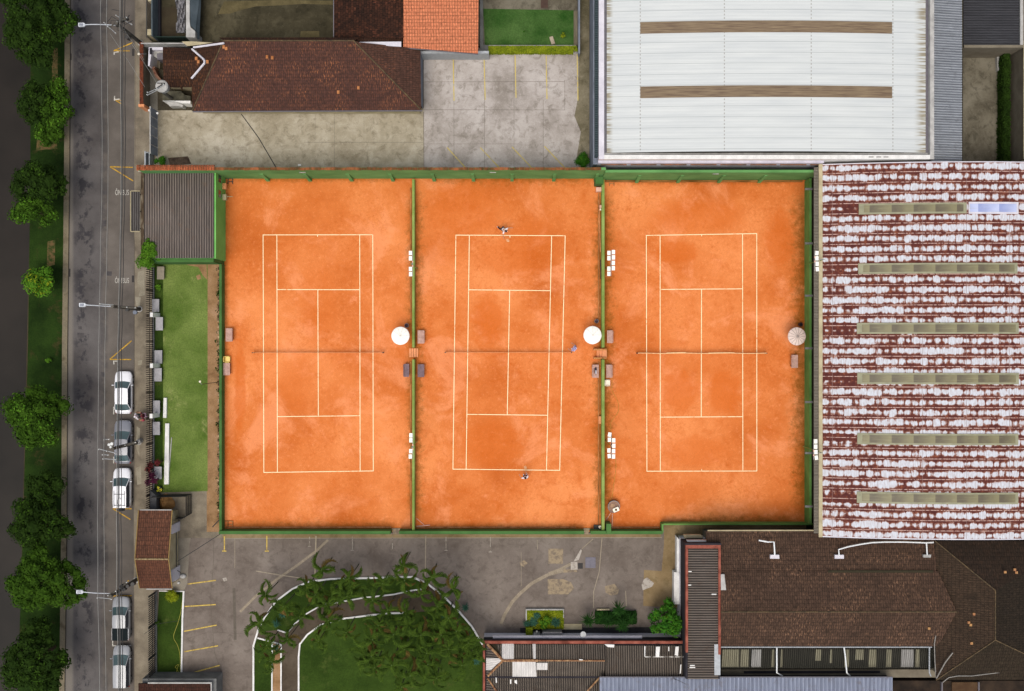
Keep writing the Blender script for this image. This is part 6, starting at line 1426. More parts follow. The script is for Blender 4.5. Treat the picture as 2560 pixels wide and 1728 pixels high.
# palms -----------------------------------------------------------------------
def frond(mb, base, a, L, up, rnd, wd=.155):
    """arching pinnate frond with hanging leaflets"""
    n = 11; P = []; bend = rnd.choice((-1,1))*rnd.uniform(.3,1.1)
    for k in range(n+1):
        f = k/n; rad = L*(f - .2*f*f); z = base[2] + L*up*f - L*.9*f*f; aa = a + bend*f*f
        P.append(Vector((base[0]+math.cos(aa)*rad, base[1]+math.sin(aa)*rad, z)))
    for k in range(n):
        p, q = P[k], P[k+1]; d = (q-p).normalized(); side = Vector((-d.y, d.x, 0))
        if side.length < 1e-4: side = Vector((1,0,0))
        side.normalize(); f = (k+.5)/n; w = L*wd*math.sin(PI*min(1, .22+f*.8))**.6
        for sg in (-1, 1):
            for m in (0, .34, .67):
                o = p.lerp(q, m); ww = w*rnd.uniform(.75,1.15); tip = o + side*sg*ww*.8 + d*ww*1.0 + Vector((0,0,-ww*rnd.uniform(.4,1.0))); o2 = o + d*((q-p).length*.36)
                mb.add([o, o2, tip + d*.07, tip], [(0,1,2,3)])
    mb.tube(P, .02, 4, .008)
PALMS = [(805,1424,6.5),(874,1444,7),(858,1466,6),(767,1466,6),(789,1486,6.5),(830,1484,5.5),(818,1512,6),(868,1490,6.5),(957,1458,5.5),(932,1500,6),(1009,1414,7.5),(1012,1450,6.5),(1080,1443,7),(1053,1486,6),
 (1133,1472,7),(970,1524,6),(1014,1528,6.5),(665,1486,6),(709,1516,6),(647,1556,7),(750,1540,6.5),(822,1550,6.5),(797,1602,6.5),(866,1580,6),(720,1597,6),(668,1612,5.5),(946,1562,6.5),(1020,1560,7),(1053,1586,7.5),
 (1094,1516,6.5),(1086,1560,6.5),(1122,1544,7),(932,1598,6.5),(984,1585,7),(1103,1586,7),(1141,1577,6.5),(929,1640,6.5),(1012,1622,6),(1067,1632,7),(1122,1621,7),(1155,1662,6.5),(1171,1606,6),(937,1668,6.5),(1070,1660,6.5),
 (1026,1688,6.5),(1092,1694,6.5),(1004,1716,6),(915,1636,6),(979,1662,6.5),(676,1652,5.5),(1178,1640,6)]
rnd = random.Random(11); protos = []
cx0, cy0 = G(1000, 1560)
def palm_proto(seed):
    rn = random.Random(seed); t = thing('palm', 'proto', 'palm', (0,0,0), 'palms on the planted island')
    top = MB(); dry = MB(); nf = rn.choice((4,4,5,5)); a0 = rn.random()*6
    for i in range(nf): frond(top, (0,0,6.0), a0+2*PI*i/nf+rn.uniform(-.3,.3), rn.uniform(1.4,2.1), rn.uniform(.3,.8), rn)
    for i in range(2): frond(top, (0,0,6.0), a0+2*PI*i/2+rn.uniform(-.7,.7), rn.uniform(.9,1.2), rn.uniform(.9,1.3), rn)
    for i in range(2): frond(dry, (0,0,5.9), rn.random()*6.28, rn.uniform(1.1,1.7), rn.uniform(-.1,.2), rn, .14)
    top.build('crown', M['palm'], t); dry.build('dry_fronds', M['palm_dry'], t)
    MB().tube([(0,0,0),(.0,0,2.8),(0,0,5.0)], .06, 8, .045).build('trunk', M['palmtrunk'], t); MB().tube([(0,0,4.9),(0,0,5.5),(0,0,6.05)], .06, 8, .04).build('crownshaft', plain('palm_shaft', C(74,92,40), .7), t)
    return t
protos = [palm_proto(100+i) for i in range(6)]
# labels single out each palm by where it stands
def palmlabel(i, px, py, h):
    spots = {0:'northernmost crown on the west half of the island, over the asphalt',1:'crown with a fork of fronds over the asphalt north of the kerb',2:'crown right on the north kerb of the island, west of its middle',3:'crown over the curving north west kerb',4:'ragged crown just south of the north west kerb',
     5:'crown in the thick of the western palm cluster',6:'crown at the south of the western palm cluster over the path',7:'crown at the east of the western palm cluster',8:'lone crown on the grass between the two palm clusters, by the kerb',9:'lone crown over the middle of the curved path',10:'tallest crown reaching far north over the asphalt',
     11:'crown just south of the tallest palm, over the north kerb',12:'crown outside the north east kerb, below the white line',13:'crown beside the white end of the path kerb',14:'isolated crown outside the kerb on the east side',15:'crown at the north west tip of the big eastern cluster',16:'crown over the white kerb end south of the path',
     17:'small outlying crown outside the kerb at the far west',18:'crown above the teal agave in the west bed',19:'crown crossing the west kerb of the island',20:'crown over the junction of the two garden paths',21:'crown on the north west corner of the central lawn',22:'crown alone on the lawn south of the path bend',
     23:'crown alone on the lawn, second from the path bend',24:'crown hanging over the west branch path',25:'small crown in the narrow west bed',26:'crown on the west flank of the eastern cluster',27:'crown above the dark gap of the eastern cluster',28:'tall crown in the very centre of the eastern cluster',
     29:'crown in the north of the eastern cluster, over the path end',30:'crown just south east of the path end in the cluster',31:'crown touching the east kerb, upper one',32:'crown low on the west side of the cluster by the open lawn',33:'dark crown beside the black gap in the cluster',34:'bright crown in the eastern middle of the cluster',
     35:'crown near the east kerb, level with the cluster centre',36:'spidery crown at the west edge of the cluster',37:'crown south of the dark gap',38:'broad crown in the southern middle of the cluster',39:'crown in the south east of the cluster',40:'crown nearest the agave by the south wing',41:'crown closest to the corner of the south wing',
     42:'crown at the south west fringe over open grass',43:'yellowish crown at the southern fringe',44:'crown second from the bottom edge of the photo',45:'lower south eastern outlying crown',46:'crown cut close to the bottom edge of the photo',47:'westernmost outlying crown of the eastern cluster',48:'crown over the lawn between the spidery one and the centre',
     49:'sparse crown over the bare earth strip at the lower left',50:'crown hanging over the east kerb, lower one'}
    return 'palm ' + spots[i]
for i, (px, py, h) in enumerate(PALMS):
    o = protos[i] if i < 6 else copy_tree(protos[rnd.randrange(6)])
    o['label'] = palmlabel(i, px, py, h); k = h/6.0
    # crown must sit at the measured pixel at its true height
    o.location = (*G(px, py, h*.97), .04); o.rotation_euler = (0,0,rnd.random()*6.28); s = rnd.uniform(.88,1.08)*(1.12 if i >= 26 else 1); o.scale = (s, s, k)

# ================================================================== STREET POLES, LAMPS, WIRES
def spole(base, top, h, label, lamp=None, arms=(), extra=True, r=.2):
    bx, by = G(*base); tx, ty = G(*top, h); mx, my_ = bx, by
    # poles are vertical: stand at the measured foot
    t = thing('utility_pole', label, 'utility pole', (bx, by, 0), 'utility poles along the street')
    MB().tube([(bx,by,-.02),(bx,by,h)], r, 10, r*.7).build('pole', M['pole'], t)
    MB().cyl(bx, by, 0, .06, r+.1, 12).build('footing', M['offwhite'], t)
    for (p, q, z, w) in arms:
        a, b = G(*p, z), G(*q, z); ar = MB().tube([(a[0],a[1],z),(b[0],b[1],z)], w, 6).build('crossarm', M['pole'] if w > .05 else M['metal'], t)
        n = max(2, int(math.hypot(a[0]-b[0], a[1]-b[1])/.7)+1); mb = MB()
        for i in range(n):
            f = i/(n-1); mb.cyl(a[0]+(b[0]-a[0])*f, a[1]+(b[1]-a[1])*f, z+.04, z+.26, .06, 8, .04)
        mb.build('insulator', M['porc'], ar)
    if lamp:
        (p, q, z) = lamp; a = G(*p, z); sx = bx; pts = []
        for k in range(7):
            f = k/6; pts.append((bx+(a[0]-bx)*f, by+(a[1]-by)*f, 6.6+(z-6.6)*math.sin(f*PI/2)))
        MB().tube(pts, .045, 6).build('lamp_arm', M['steel_w'], t)
        L = .62
        hd = MB(); x, y = a; hd.add([(x,y-.09,z-.08),(x-.12,y-.2,z-.1),(x-.62,y-.2,z-.08),(x-.66,y-.14,z-.06),(x-.66,y+.14,z-.06),(x-.62,y+.2,z-.08),(x-.12,y+.2,z-.1),(x,y+.09,z-.08),
            (x,y-.06,z+.03),(x-.12,y-.17,z+.06),(x-.62,y-.17,z+.05),(x-.64,y-.12,z+.04),(x-.64,y+.12,z+.04),(x-.62,y+.17,z+.05),(x-.12,y+.17,z+.06),(x,y+.06,z+.03)],
            [tuple(range(7,-1,-1)), tuple(range(8,16))] + [(i,(i+1)%8,8+(i+1)%8,8+i) for i in range(8)])
        hd = hd.build('lamp_head', M['steel_w'], t); MB().box(x-.55, y-.11, z+.055, x-.2, y+.11, z+.08).build('cooling_fins', M['lampglass'], hd)
    return t
tA = spole((352,108),(300,58),7.4,'dark pole with tangled wires and a lamp in the top left', ((213,62),None,7.6), [((271,68),(318,45),6.9,.07),((262,58),(290,84),6.4,.04),((292,40),(330,62),6.6,.04)])
tB = spole((349,773),(276,766),8.2,'pole with a lamp beside the lower bus marking', ((215,762.5),None,7.8), [((252,760),(284,763),7.9,.05),((276,765),(340,770),6.6,.1)])
tC = spole((347.5,1105),(290,1118),8.0,'pole with crossarms and white fittings above the grey sedan', None, [((249,1123),(289,1133),7.6,.05),((262,1099),(274,1098.5),7.6,.04),((258,1137),(272,1137.5),7.4,.04),((259,1147),(290,1149),7.2,.04),((288,1119),(340,1106),5.6,.12)])
tD = spole((341,1450),(274,1487),7.8,'black cluttered pole with a lamp beside the gatehouse', ((208,1480),None,7.6), [((272,1488),(291,1477),7.4,.08),((245,1494),(280,1497.5),7.2,.035),((300,1470),(318,1455),6.2,.1)])
tE = spole((440.6,254.7),(396,224),6.4,'leaning looking pole with a round transformer by the lower tiled roof', None, [((369,238),(392,226),6.3,.04),((370,232),(392,222),6.3,.04),((394,222),(410,212),7.0,.04)])
x, y = G(403.5,215,6.9); MB().cyl(x, y, 5.9, 6.8, .5, 20).build('transformer', M['metal'], tE); MB().cyl(x, y, 6.802, 6.92, .6, 24, .5).build('transformer_lid', M['offwhite'], tE)
mb = MB()
for i in range(5): mb.cyl(x-.3+.15*i, y+.22, 6.92, 7.1, .05, 8)
mb.tube([(x-.5,y-.3,7.0),(x+.3,y+.25,7.0)], .06); mb.build('bushing', M['metal_d'], tE)
for i in range(14):
    a = i*1.05+.3*(i%3); cx, cy = G(297,52,7.0); 
    MB().tube([(cx,cy,6.9),(cx+math.cos(a)*.7,cy+math.sin(a)*.9,7.1),(cx+math.cos(a+.8)*1.3,cy+math.sin(a+.5)*1.2,6.7)], .025, 5).build('loose_cable', M['wire_d'], tA)
for (px, py, w) in ((302,48,.3),(289,60,.28),(315,45,.22)): MB().cyl(*G(px,py,6.8), 6.3, 6.8, w*.7, 10).build('junction_box', M['metal_d'], tA)
MB().cyl(*G(317,92,4.2), 3.4, 4.2, .2, 10).build('junction_box', M['metal_d'], tA)
for (px, py, w) in ((303,1468,.28),(309,1474,.22),(331,1461,.24),(318,1466,.2)): MB().cyl(*G(px,py,6), 5.4, 6.0, w*.8, 10).build('junction_box', M['metal_d'], tD)
for (px, py, w) in ((272,1112,.13),(279,1110,.15),(276,1118,.11)): MB().cyl(*G(px,py,7.2), 6.8, 7.2, w, 10).build('surge_arrester', M['porc'], tC)
MB().cyl(*G(337,781,1.6), 1.3, 1.6, .2, 12).build('meter_box', M['bluegrey'], tB); MB().cyl(*G(317,774,4.5), 4.1, 4.5, .18, 10).build('junction_box', M['metal_d'], tB)
MB().cyl(*G(345.5,1104,.9), .06, .9, .25, 12, .2).build('white_band', M['offwhite'], tC)
def wire(pts, z, r, mat, label, sag=.25):
    P = []
    for i in range(len(pts)-1):
        for k in range(6):
            f = k/6; p = [pts[i][j]+(pts[i+1][j]-pts[i][j])*f for j in (0,1)]; P.append((*G(p[0],p[1],z), z - sag*math.sin(PI*f)))
    P.append((*G(pts[-1][0],pts[-1][1],z), z)); return solo('overhead_wire', MB().tube(P, r, 5), mat, label, 'wire', 'wires running along the street')
W1 = [(250.5,-150),(251,60),(254,250),(255,432),(251,600),(248,764),(246,864),(244,1122),(243.5,1300),(244,1494),(249,1728),(252,1850)]
W2 = [(265.5,-150),(266,60),(269,250),(270,432),(267,600),(263.5,764),(262,864),(259.5,1124),(259.5,1300),(260,1497),(265,1728),(268,1850)]
W3 = [(299.5,-150),(299.5,60),(301.5,250),(302.5,432),(300,600),(296,764),(294,864),(291.5,1122),(291,1300),(291,1480),(296,1728),(298,1850)]
wire(W1, 7.9, .022, M['wire_l'], 'westernmost pale wire over the street', .1)
wire(W2, 7.9, .022, M['wire_l'], 'pale wire second from the west over the street', .1)
wire(W3, 7.4, .026, M['wire_l'], 'pale wire just west of the thick black cables', .1)
W4 = [(308,-150),(308,60),(309,250),(309,432),(305,600),(301.5,764),(300,864),(299,1118),(299,1300),(300.5,1475),(303,1728),(304,1850)]
wire([(x-2.5,y) for x, y in W4], 6.8, .05, M['wire_g'], 'thickest black cable bundle over the parked cars', .12)
wire([(x+3,y) for x, y in W4], 6.6, .035, M['wire_d'], 'thin black cable just east of the thick bundle', .2)
wire([(x-5.5,y) for x, y in W4], 6.7, .03, M['wire_d'], 'thin black cable just west of the thick bundle', .16)
for i, (a, b) in enumerate((((275,84),(362,218)),((328,108),(393,210)),((300,60),(360,150)))):
    z = 5.8; solo('service_wire', MB().tube([(*G(a[0]+(b[0]-a[0])*k/8, a[1]+(b[1]-a[1])*k/8, z), z-.2*math.sin(PI*k/8)) for k in range(9)], .016, 5), M['wire_l'], ('western thin slanting wire from the top left pole','slanting wire reaching the round transformer','short slanting wire near the top left pole')[i], 'wire')
solo('service_wire', MB().tube([G3(551,1335,2.0), G3(500,1368,2.6), G3(443,1404,3.2)], .03), M['wire_d'], 'black cable from the court corner to the gatehouse roof', 'wire')
solo('service_wire', MB().tube([G3(548,1300,2.0), G3(531,1318,2.2)], .05), M['wire_d'], 'short black cable at the south west court corner', 'wire')
solo('service_wire', MB().tube([G3(360,1586,2.8), G3(392,1560,2.9), G3(448,1552,1.0)], .02), M['wire_d'], 'thin dark wire crossing the lower fence and strip lawn', 'wire')
# lamp posts of the path
t = thing('path_lamp', 'small white globe lamp on a tall thin post beside the lawn path', 'lamp', G3(543,956))
bx, by = G(543,956); MB().tube([(bx,by,0),(bx,by,6.1)], .03).build('post', M['metal_d'], t); lx, ly = G(500,954,6.2)
MB().tube([(bx,by,6.1),(lx,ly,6.2)], .02).build('arm', M['metal'], t); MB().ellip((lx,ly,6.2), (.11,.11,.1), 12, 8).build('globe', M['wplastic'], t)
t = thing('wall_lamp', 'small white globe lamp on a thin arm at the brick topped street wall', 'lamp', G3(364,135)); 
MB().tube([G3(366,135,2.3), G3(347,135,3.4)], .03).build('arm', M['metal'], t); MB().ellip(G3(347,135,3.4), (.13,.13,.12), 12, 8).build('globe', M['wplastic'], t)
struct('utility_lid', MB().pprism([(346,256),(357,256),(357,268),(346,268)], -.1, .01), M['joint_l']); struct('utility_lid', MB().pprism([(349,259),(354,259),(354,265),(349,265)], -.1, .016), M['drain'])
# rooftop lamps on the tiled hall
for i, (pts, base) in enumerate(((((1897,1351),(1920,1355),(1935,1355),(1937,1388)),(1937,1391)), (((2098,1390),(2096.5,1374),(2120,1367),(2150,1361),(2180,1356.5),(2215,1355),(2260,1355),(2315,1357),(2334,1356)),(2098.5,1391)))):
    t = thing('roof_pipe', ('left white bent pipe with a square foot on the tiled hall','long arched white pipe with square feet on the tiled hall')[i], 'pipe', G3(*base, 5.3))
    MB().tube([G3(p[0],p[1],5.7) for p in pts], .075, 8).build('pipe', M['pipe_w'], t)
    MB().pprism([(base[0]-11,base[1]-3.5),(base[0]+11,base[1]-3.5),(base[0]+11.5,base[1]+6),(base[0]-11.5,base[1]+6)], 5.3, 5.62).build('foot', M['white_lav'], t)
    if i == 1:
        MB().tube([G3(2316,1357,5.7), G3(2318,1388,5.7)], .07, 8).build('branch_pipe', M['pipe_w'], t); MB().pprism([(2308,1387),(2328,1387),(2327,1394),(2309,1394)], 5.3, 5.62).build('foot', M['offwhite'], t)

# ================================================================== CARS
def car(label, px, py, L, W, Hh, st, paint_, body_low=None, kind='sedan', name='parked_car', zb=.88):
    """st: windscreen base, windscreen top, roof end, rear glass base, all metres along +Y from the centre"""
    x, y = G(px, py, .8); t = thing(name, label, 'car', (0,0,0), 'cars parked along the kerb')
    wb, wt, re_, rb = st; hl = L/2; hw = W/2
    ys = [-hl, -hl+.06, -hl+.25, -hl+.6, -hl*.5, 0, hl*.5, hl-.75, hl-.4, hl-.16, hl-.04, hl]
    def half(yv):
        f = yv/hl; k = abs(f); a = 1 - (.30 if f > 0 else .2)*max(0, (k-.72)/.28)**2.2
        return hw*a
    def deck(yv):
        if yv > wb: return zb + .07 - .22*((yv-wb)/(hl-wb))**1.6
        if yv < rb: return zb + .12 - .10*((rb-yv)/(hl+rb+.001))**2 if kind != 'pickup' else zb+.1
        return zb+.08
    mb = MB(); vs = []; n = 0
    prof = None
    for yv in ys:
        w = half(yv); d = deck(yv); end = abs(yv) > hl-.03
        q = [(w*.86,.24),(w*.97,.34),(w,.55),(w*.995,.72),(w*.95,d-.07),(w*.86,d-.01),(w*.5,d+.015),(0,d+.03)]
        if end: q = [(w*.8,.3),(w*.84,.36),(w*.86,.5),(w*.85,.62),(w*.8,min(d,.66)),(w*.7,min(d,.68)),(w*.4,min(d,.69)),(0,min(d,.70))]
        row = [(a, yv, z) for a, z in q] + [(-a, yv, z) for a, z in q[-2::-1]]
        n = len(row); vs += row
    fs = []
    for k in range(len(ys)-1):
        for i in range(n-1): fs.append((k*n+i, k*n+i+1, (k+1)*n+i+1, (k+1)*n+i))
        fs.append((k*n+n-1, k*n, (k+1)*n, (k+1)*n+n-1))
    fs += [tuple(range(n)), tuple(range(len(ys)*n-1, (len(ys)-1)*n-1, -1))]
    mb.add(vs, fs); mb.build('body', paint_, t, smooth=True)
    zt = Hh; bw = hw*.93; tw = hw*.70; dz = zb+.06
    def glass(nm, pts, lab=None): MB().slab(pts, .03).build(nm, M['glass_car'], t, label=lab)
    # cabin core
    cab = MB(); re_b = rb if kind != 'pickup' else re_-.12
    cab.add([(-bw+.03,wb-.02,dz),(bw-.03,wb-.02,dz),(bw-.03,re_b+.02,dz),(-bw+.03,re_b+.02,dz),(-tw+.02,wt-.02,zt-.05),(tw-.02,wt-.02,zt-.05),(tw-.02,re_+.02,zt-.05),(-tw+.02,re_+.02,zt-.05)],
            [(0,1,5,4),(1,2,6,5),(2,3,7,6),(3,0,4,7),(4,5,6,7)])
    cab.build('cabin', M['car_dk'], t)
    nseg = 6
    def curved(y0, y1, z0, z1, w0, w1, bow, nm, mat):
        m_ = MB(); v = []; 
        for i in range(nseg+1):
            f = i/nseg*2-1; v += [(w0*f, y0+bow*(1-f*f), z0+.02*(1-f*f)), (w1*f, y1+bow*.7*(1-f*f), z1+.03*(1-f*f))]
        v += [(a,b,c-.025) for a,b,c in v]; o = 2*(nseg+1)
        ff = []
        for i in range(nseg): ff += [(2*i,2*i+2,2*i+3,2*i+1),(o+2*i+1,o+2*i+3,o+2*i+2,o+2*i)]
        m_.add(v, ff).build(nm, mat, t, smooth=True)
    curved(wb+.04, wt+.02, dz+.02, zt-.02, bw*.93, tw*.97, .10, 'windscreen', M['glass_car'])
    if kind in ('sedan',): curved(rb-.04, re_-.01, dz+.05, zt-.02, bw*.88, tw*.95, -.06, 'rear_window', M['glass_car'])
    else: curved(re_b-.02, re_-.01, dz+.04, zt-.04, bw*.9, tw*.95, -.03, 'rear_window', M['glass_car'])
    for s in (-1, 1):
        MB().slab([(s*(bw+.005), wb-.12, dz+.02), (s*(tw+.03), wt-.03, zt-.045), (s*(tw+.03), re_+.03, zt-.045), (s*(bw+.005), re_b+.14, dz+.02)], .03).build('side_window', M['glass_dark'], t)
        for (a, b) in (((s*bw*.98, wb+.02, dz+.02),(s*tw*1.02, wt, zt-.02)), ((s*bw*.98, re_b, dz+.03),(s*tw*1.02, re_, zt-.02))):
            MB().tube([a, b], .038, 6).build('pillar', paint_, t)
    # roof: lofted, slightly domed
    m_ = MB(); v = []; ny = 6
    for j in range(ny+1):
        g_ = j/ny; yv = wt+.07 + (re_-.04-wt-.07)*g_; wv = (tw+.05)*(1-.05*abs(2*g_-1)**3)
        for i in range(nseg+1):
            f = i/nseg*2-1; v.append((wv*f, yv + (.07*(1-f*f) if j == 0 else 0), zt-.03+.045*(1-f**4)+.02*(1-(2*g_-1)**2)))
    ff = [(j*(nseg+1)+i, j*(nseg+1)+i+1, (j+1)*(nseg+1)+i+1, (j+1)*(nseg+1)+i) for j in range(ny) for i in range(nseg)]
    m_.add(v, ff).build('roof', paint_, t, smooth=True)
    for s in (-1, 1):
        mr = MB().ellip((s*(hw+.10), wb-.25, dz+.10), (.13,.055,.07), 10, 6).tube([(s*(hw-.08), wb-.2, dz+.02),(s*(hw+.05), wb-.24, dz+.08)], .025); mr.build('wing_mirror', paint_, t, smooth=True)
        MB().ellip((s*hw*.66, hl-.2, .66), (.2,.14,.08), 10, 6).build('headlight', M['lightclear'], t, smooth=True)
        MB().ellip((s*hw*.78, -hl+.13, .74), (.14,.12,.09), 10, 6).build('tail_light', M['lightred'], t, smooth=True)
        for yv in (hl-.82, -hl+.78):
            w = MB(); ra = .31; nn = 18; vv = []; xo_ = s*(hw-.01); xi_ = s*(hw-.22)
            for i in range(nn): a = 2*PI*i/nn; vv += [(xo_, yv+ra*math.cos(a), .31+ra*math.sin(a)), (xi_, yv+ra*math.cos(a), .31+ra*math.sin(a))]
            ff = [(2*i, 2*i+1, (2*i+3)%(2*nn), (2*i+2)%(2*nn)) for i in range(nn)] + [tuple(range(0,2*nn,2)), tuple(range(2*nn-1,0,-2))]
            wh = w.add(vv, ff).build('wheel', M['tyre'], t); rmm = MB(); vv = []
            for i in range(nn): a = 2*PI*i/nn; vv.append((xo_+s*.006, yv+.19*math.cos(a), .31+.19*math.sin(a)))
            rmm.add(vv+[(xo_+s*.02, yv, .31)], [(i,(i+1)%nn,nn) for i in range(nn)]).build('rim', M['rim'], wh)
    MB().box(-hw*.6, hl-.12, .36, hw*.6, hl+.012, .5).build('front_bumper', body_low or M['car_dk'], t)
    MB().box(-hw*.5, hl-.1, .55, hw*.5, hl+.016, .66).build('grille', M['car_dk'], t)
    if kind == 'suv':
        for s in (-1,1): MB().tube([(s*tw*.86,wt-.35,zt+.05),(s*tw*.86,re_+.1,zt+.05)], .03).build('roof_rail', M['metal'], t)
        for yv in (wt-.68, re_+.22): MB().tube([(-tw*.86,yv,zt+.09),(tw*.86,yv,zt+.09)], .03).build('roof_bar', M['car_dk'], t)
        m2 = MB(); v = []
        for i in range(20): a = 2*PI*i/20; v += [(.34*math.cos(a), -hl-.02, .92+.34*math.sin(a)), (.30*math.cos(a), -hl-.24, .92+.30*math.sin(a))]
        m2.add(v, [(2*i, 2*i+1, (2*i+3)%40, (2*i+2)%40) for i in range(20)] + [tuple(range(0,40,2)), tuple(range(39,0,-2))]).build('spare_wheel', M['tyre'], t)
        tp = MB().tube([(.02+.2*math.cos(2*PI*i/14), (wt-.68+re_+.22)/2-.2+.42*math.sin(2*PI*i/14), zt+.1) for i in range(15)], .014, 4); tp.build('strap', M['car_dk'], t)
    if kind == 'pickup':
        MB().box(-hw*.93, -hl+.04, zb+.1, hw*.86, re_-.16, zb+.17).build('bed_cover', M['bed'], t)
        for s in (-1,1): MB().tube([(s*hw*.95, re_-.15, zb+.13),(s*hw*.95,-hl+.08,zb+.12)], .035).build('bed_rail', paint_, t)
    t.location = (x, y, ZR); return t
car('white sedan parked nose up beside the white L mark', 307, 982, 4.2, 1.72, 1.44, (1.0,.36,-1.08,-1.66), M['car_white'])
car('dark grey sedan parked under the pole with crossarms', 306, 1106, 4.28, 1.72, 1.42, (.98,.22,-1.2,-1.78), M['car_grey'], M['car_dk'])
car('white off road wagon with roof bars and rear spare wheel', 304, 1221, 3.95, 1.75, 1.62, (.94,.18,-1.82,-1.9), M['car_white'], kind='suv', zb=.94)
car('silver pickup with black covered bed by the gatehouse', 301.5, 1548, 4.3, 1.72, 1.52, (1.12,.40,-.74,-.85), M['car_silver'], kind='pickup', name='pickup_truck', zb=.92)
car('silver estate car parked last at the bottom edge', 302.5, 1668, 4.15, 1.7, 1.46, (1.12,.20,-1.9,-1.98), M['car_silver'], kind='wagon')

# ================================================================== PEOPLE
def skin_mesh(name, joints, edges, mat, parent, sub=2):
    names = list(joints); me = bpy.data.meshes.new(name); me.from_pydata([joints[k][0] for k in names], [(names.index(a), names.index(b)) for a, b in edges], [])
    o = bpy.data.objects.new(name, me); COL.objects.link(o)
    sm_ = o.modifiers.new('skin', 'SKIN'); sm_.use_smooth_shade = True
    for i, k in enumerate(names):
        r = joints[k][1]; sv = me.skin_vertices[0].data[i]; sv.radius = r if isinstance(r, tuple) else (r, r); sv.use_root = (i == 0)
    if sub: s2 = o.modifiers.new('sub', 'SUBSURF'); s2.levels = sub; s2.render_levels = sub
    bpy.context.view_layer.update()
    me2 = bpy.data.meshes.new_from_object(o.evaluated_get(bpy.context.evaluated_depsgraph_get())); me2.name = name
    for m_ in list(o.modifiers): o.modifiers.remove(m_)
    o.data = me2; bpy.data.meshes.remove(me); me2.materials.clear(); me2.materials.append(mat)
    for p in me2.polygons: p.use_smooth = True
    o.parent = parent; return o
def person(px, py, rot, label, shirt, trousers, hair, pose, zref=1.5, scale=1.0, long_legs=True):
    t = thing('person', label, 'person', (0,0,0))
    J = {'pelvis':((0,0,.95),(.15,.11)),'waist':((0,.0,1.10),(.135,.10)),'chest':((0,0,1.32),(.17,.115)),'collar':((0,.0,1.46),(.11,.085)),'neck':((0,.02,1.53),.052),'chin':((0,.03,1.60),(.065,.075)),'head':((0,.02,1.68),(.075,.09)),'crown':((0,.01,1.75),(.055,.065)),
         'nose':((0,.115,1.655),.014)}
    E = [('pelvis','waist'),('waist','chest'),('chest','collar'),('collar','neck'),('neck','chin'),('chin','head'),('head','crown'),('head','nose')]
    P = dict(pose)
    lean = P.get('lean', 0)
    if lean:
        for k in J:
            p, r = J[k]; f = max(0, p[2]-.95); J[k] = ((p[0], p[1]+lean*f, p[2]-abs(lean)*.25*f), r)
    cx_, cy_, cz_ = J['collar'][0]
    for s, sd in ((-1,'l'),(1,'r')):
        el, wr = P['arm_'+sd]; sh = (s*.17, cy_, cz_-.03)
        J['sh'+sd] = (sh, .062); J['el'+sd] = ((sh[0]+el[0], sh[1]+el[1], sh[2]+el[2]), .042); e_ = J['el'+sd][0]; J['wr'+sd] = ((e_[0]+wr[0], e_[1]+wr[1], e_[2]+wr[2]), .028)
        w_ = Vector(J['wr'+sd][0]); d = Vector(wr).normalized(); palm = w_ + d*.06; J['pa'+sd] = (tuple(palm), (.036,.02))
        E += [('chest','sh'+sd),('sh'+sd,'el'+sd),('el'+sd,'wr'+sd),('wr'+sd,'pa'+sd)]
        side = d.cross(Vector((0,0,1))); side = side.normalized() if side.length > .05 else Vector((1,0,0))
        for fi, (off, ln) in enumerate(((-.027,.062),(-.009,.075),(.009,.07),(.027,.055))):
            b_ = palm + d*.03 + side*off; c_ = b_ + d*ln*.55 - Vector((0,0,.006)); e2 = c_ + d*ln*.4 - Vector((0,0,.018))
            J['f%d%s' % (fi,sd)] = (tuple(b_), .009); J['g%d%s' % (fi,sd)] = (tuple(c_), .0085); J['h%d%s' % (fi,sd)] = (tuple(e2), .0075)
            E += [('pa'+sd,'f%d%s' % (fi,sd)),('f%d%s' % (fi,sd),'g%d%s' % (fi,sd)),('g%d%s' % (fi,sd),'h%d%s' % (fi,sd))]
        th = w_ + d*.03 - side*.035; J['t'+sd] = (tuple(th), .010); J['u'+sd] = (tuple(th + d*.04 - side*.012), .0085); E += [('wr'+sd,'t'+sd),('t'+sd,'u'+sd)]
        kn, an = P['leg_'+sd]; hp = (s*.095, 0, .90); J['hp'+sd] = (hp, .088); J['kn'+sd] = ((hp[0]+kn[0], hp[1]+kn[1], hp[2]+kn[2]), .056); k_ = J['kn'+sd][0]
        J['ca'+sd] = ((k_[0]+an[0]*.35, k_[1]+an[1]*.35-.015, k_[2]+an[2]*.35), .056); J['an'+sd] = ((k_[0]+an[0], k_[1]+an[1], k_[2]+an[2]), .036); a_ = J['an'+sd][0]
        J['to'+sd] = ((a_[0], a_[1]+.17, max(.03, a_[2]-.05)), (.04,.028)); E += [('pelvis','hp'+sd),('hp'+sd,'kn'+sd),('kn'+sd,'ca'+sd),('ca'+sd,'an'+sd),('an'+sd,'to'+sd)]
    skin_mesh('body', J, E, M['skin'], t)
    def grow(keys, g_): return {k: (J[k][0], tuple(v+g_ for v in (J[k][1] if isinstance(J[k][1], tuple) else (J[k][1],)*2))) for k in keys}
    ks = ['pelvis','waist','chest','collar','shl','ell','shr','elr']; S_ = grow(ks, .022)
    for sd in 'lr':   # sleeves end above the elbow
        a, b = Vector(J['sh'+sd][0]), Vector(J['el'+sd][0]); S_['el'+sd] = (tuple(a.lerp(b, .75)), (.062,.062))
    skin_mesh('shirt', S_, [('pelvis','waist'),('waist','chest'),('chest','collar'),('chest','shl'),('chest','shr'),('shl','ell'),('shr','elr')], shirt, t)
    Tk = grow(['pelvis','hpl','knl','hpr','knr'], .02); TE = [('pelvis','hpl'),('hpl','knl'),('pelvis','hpr'),('hpr','knr')]
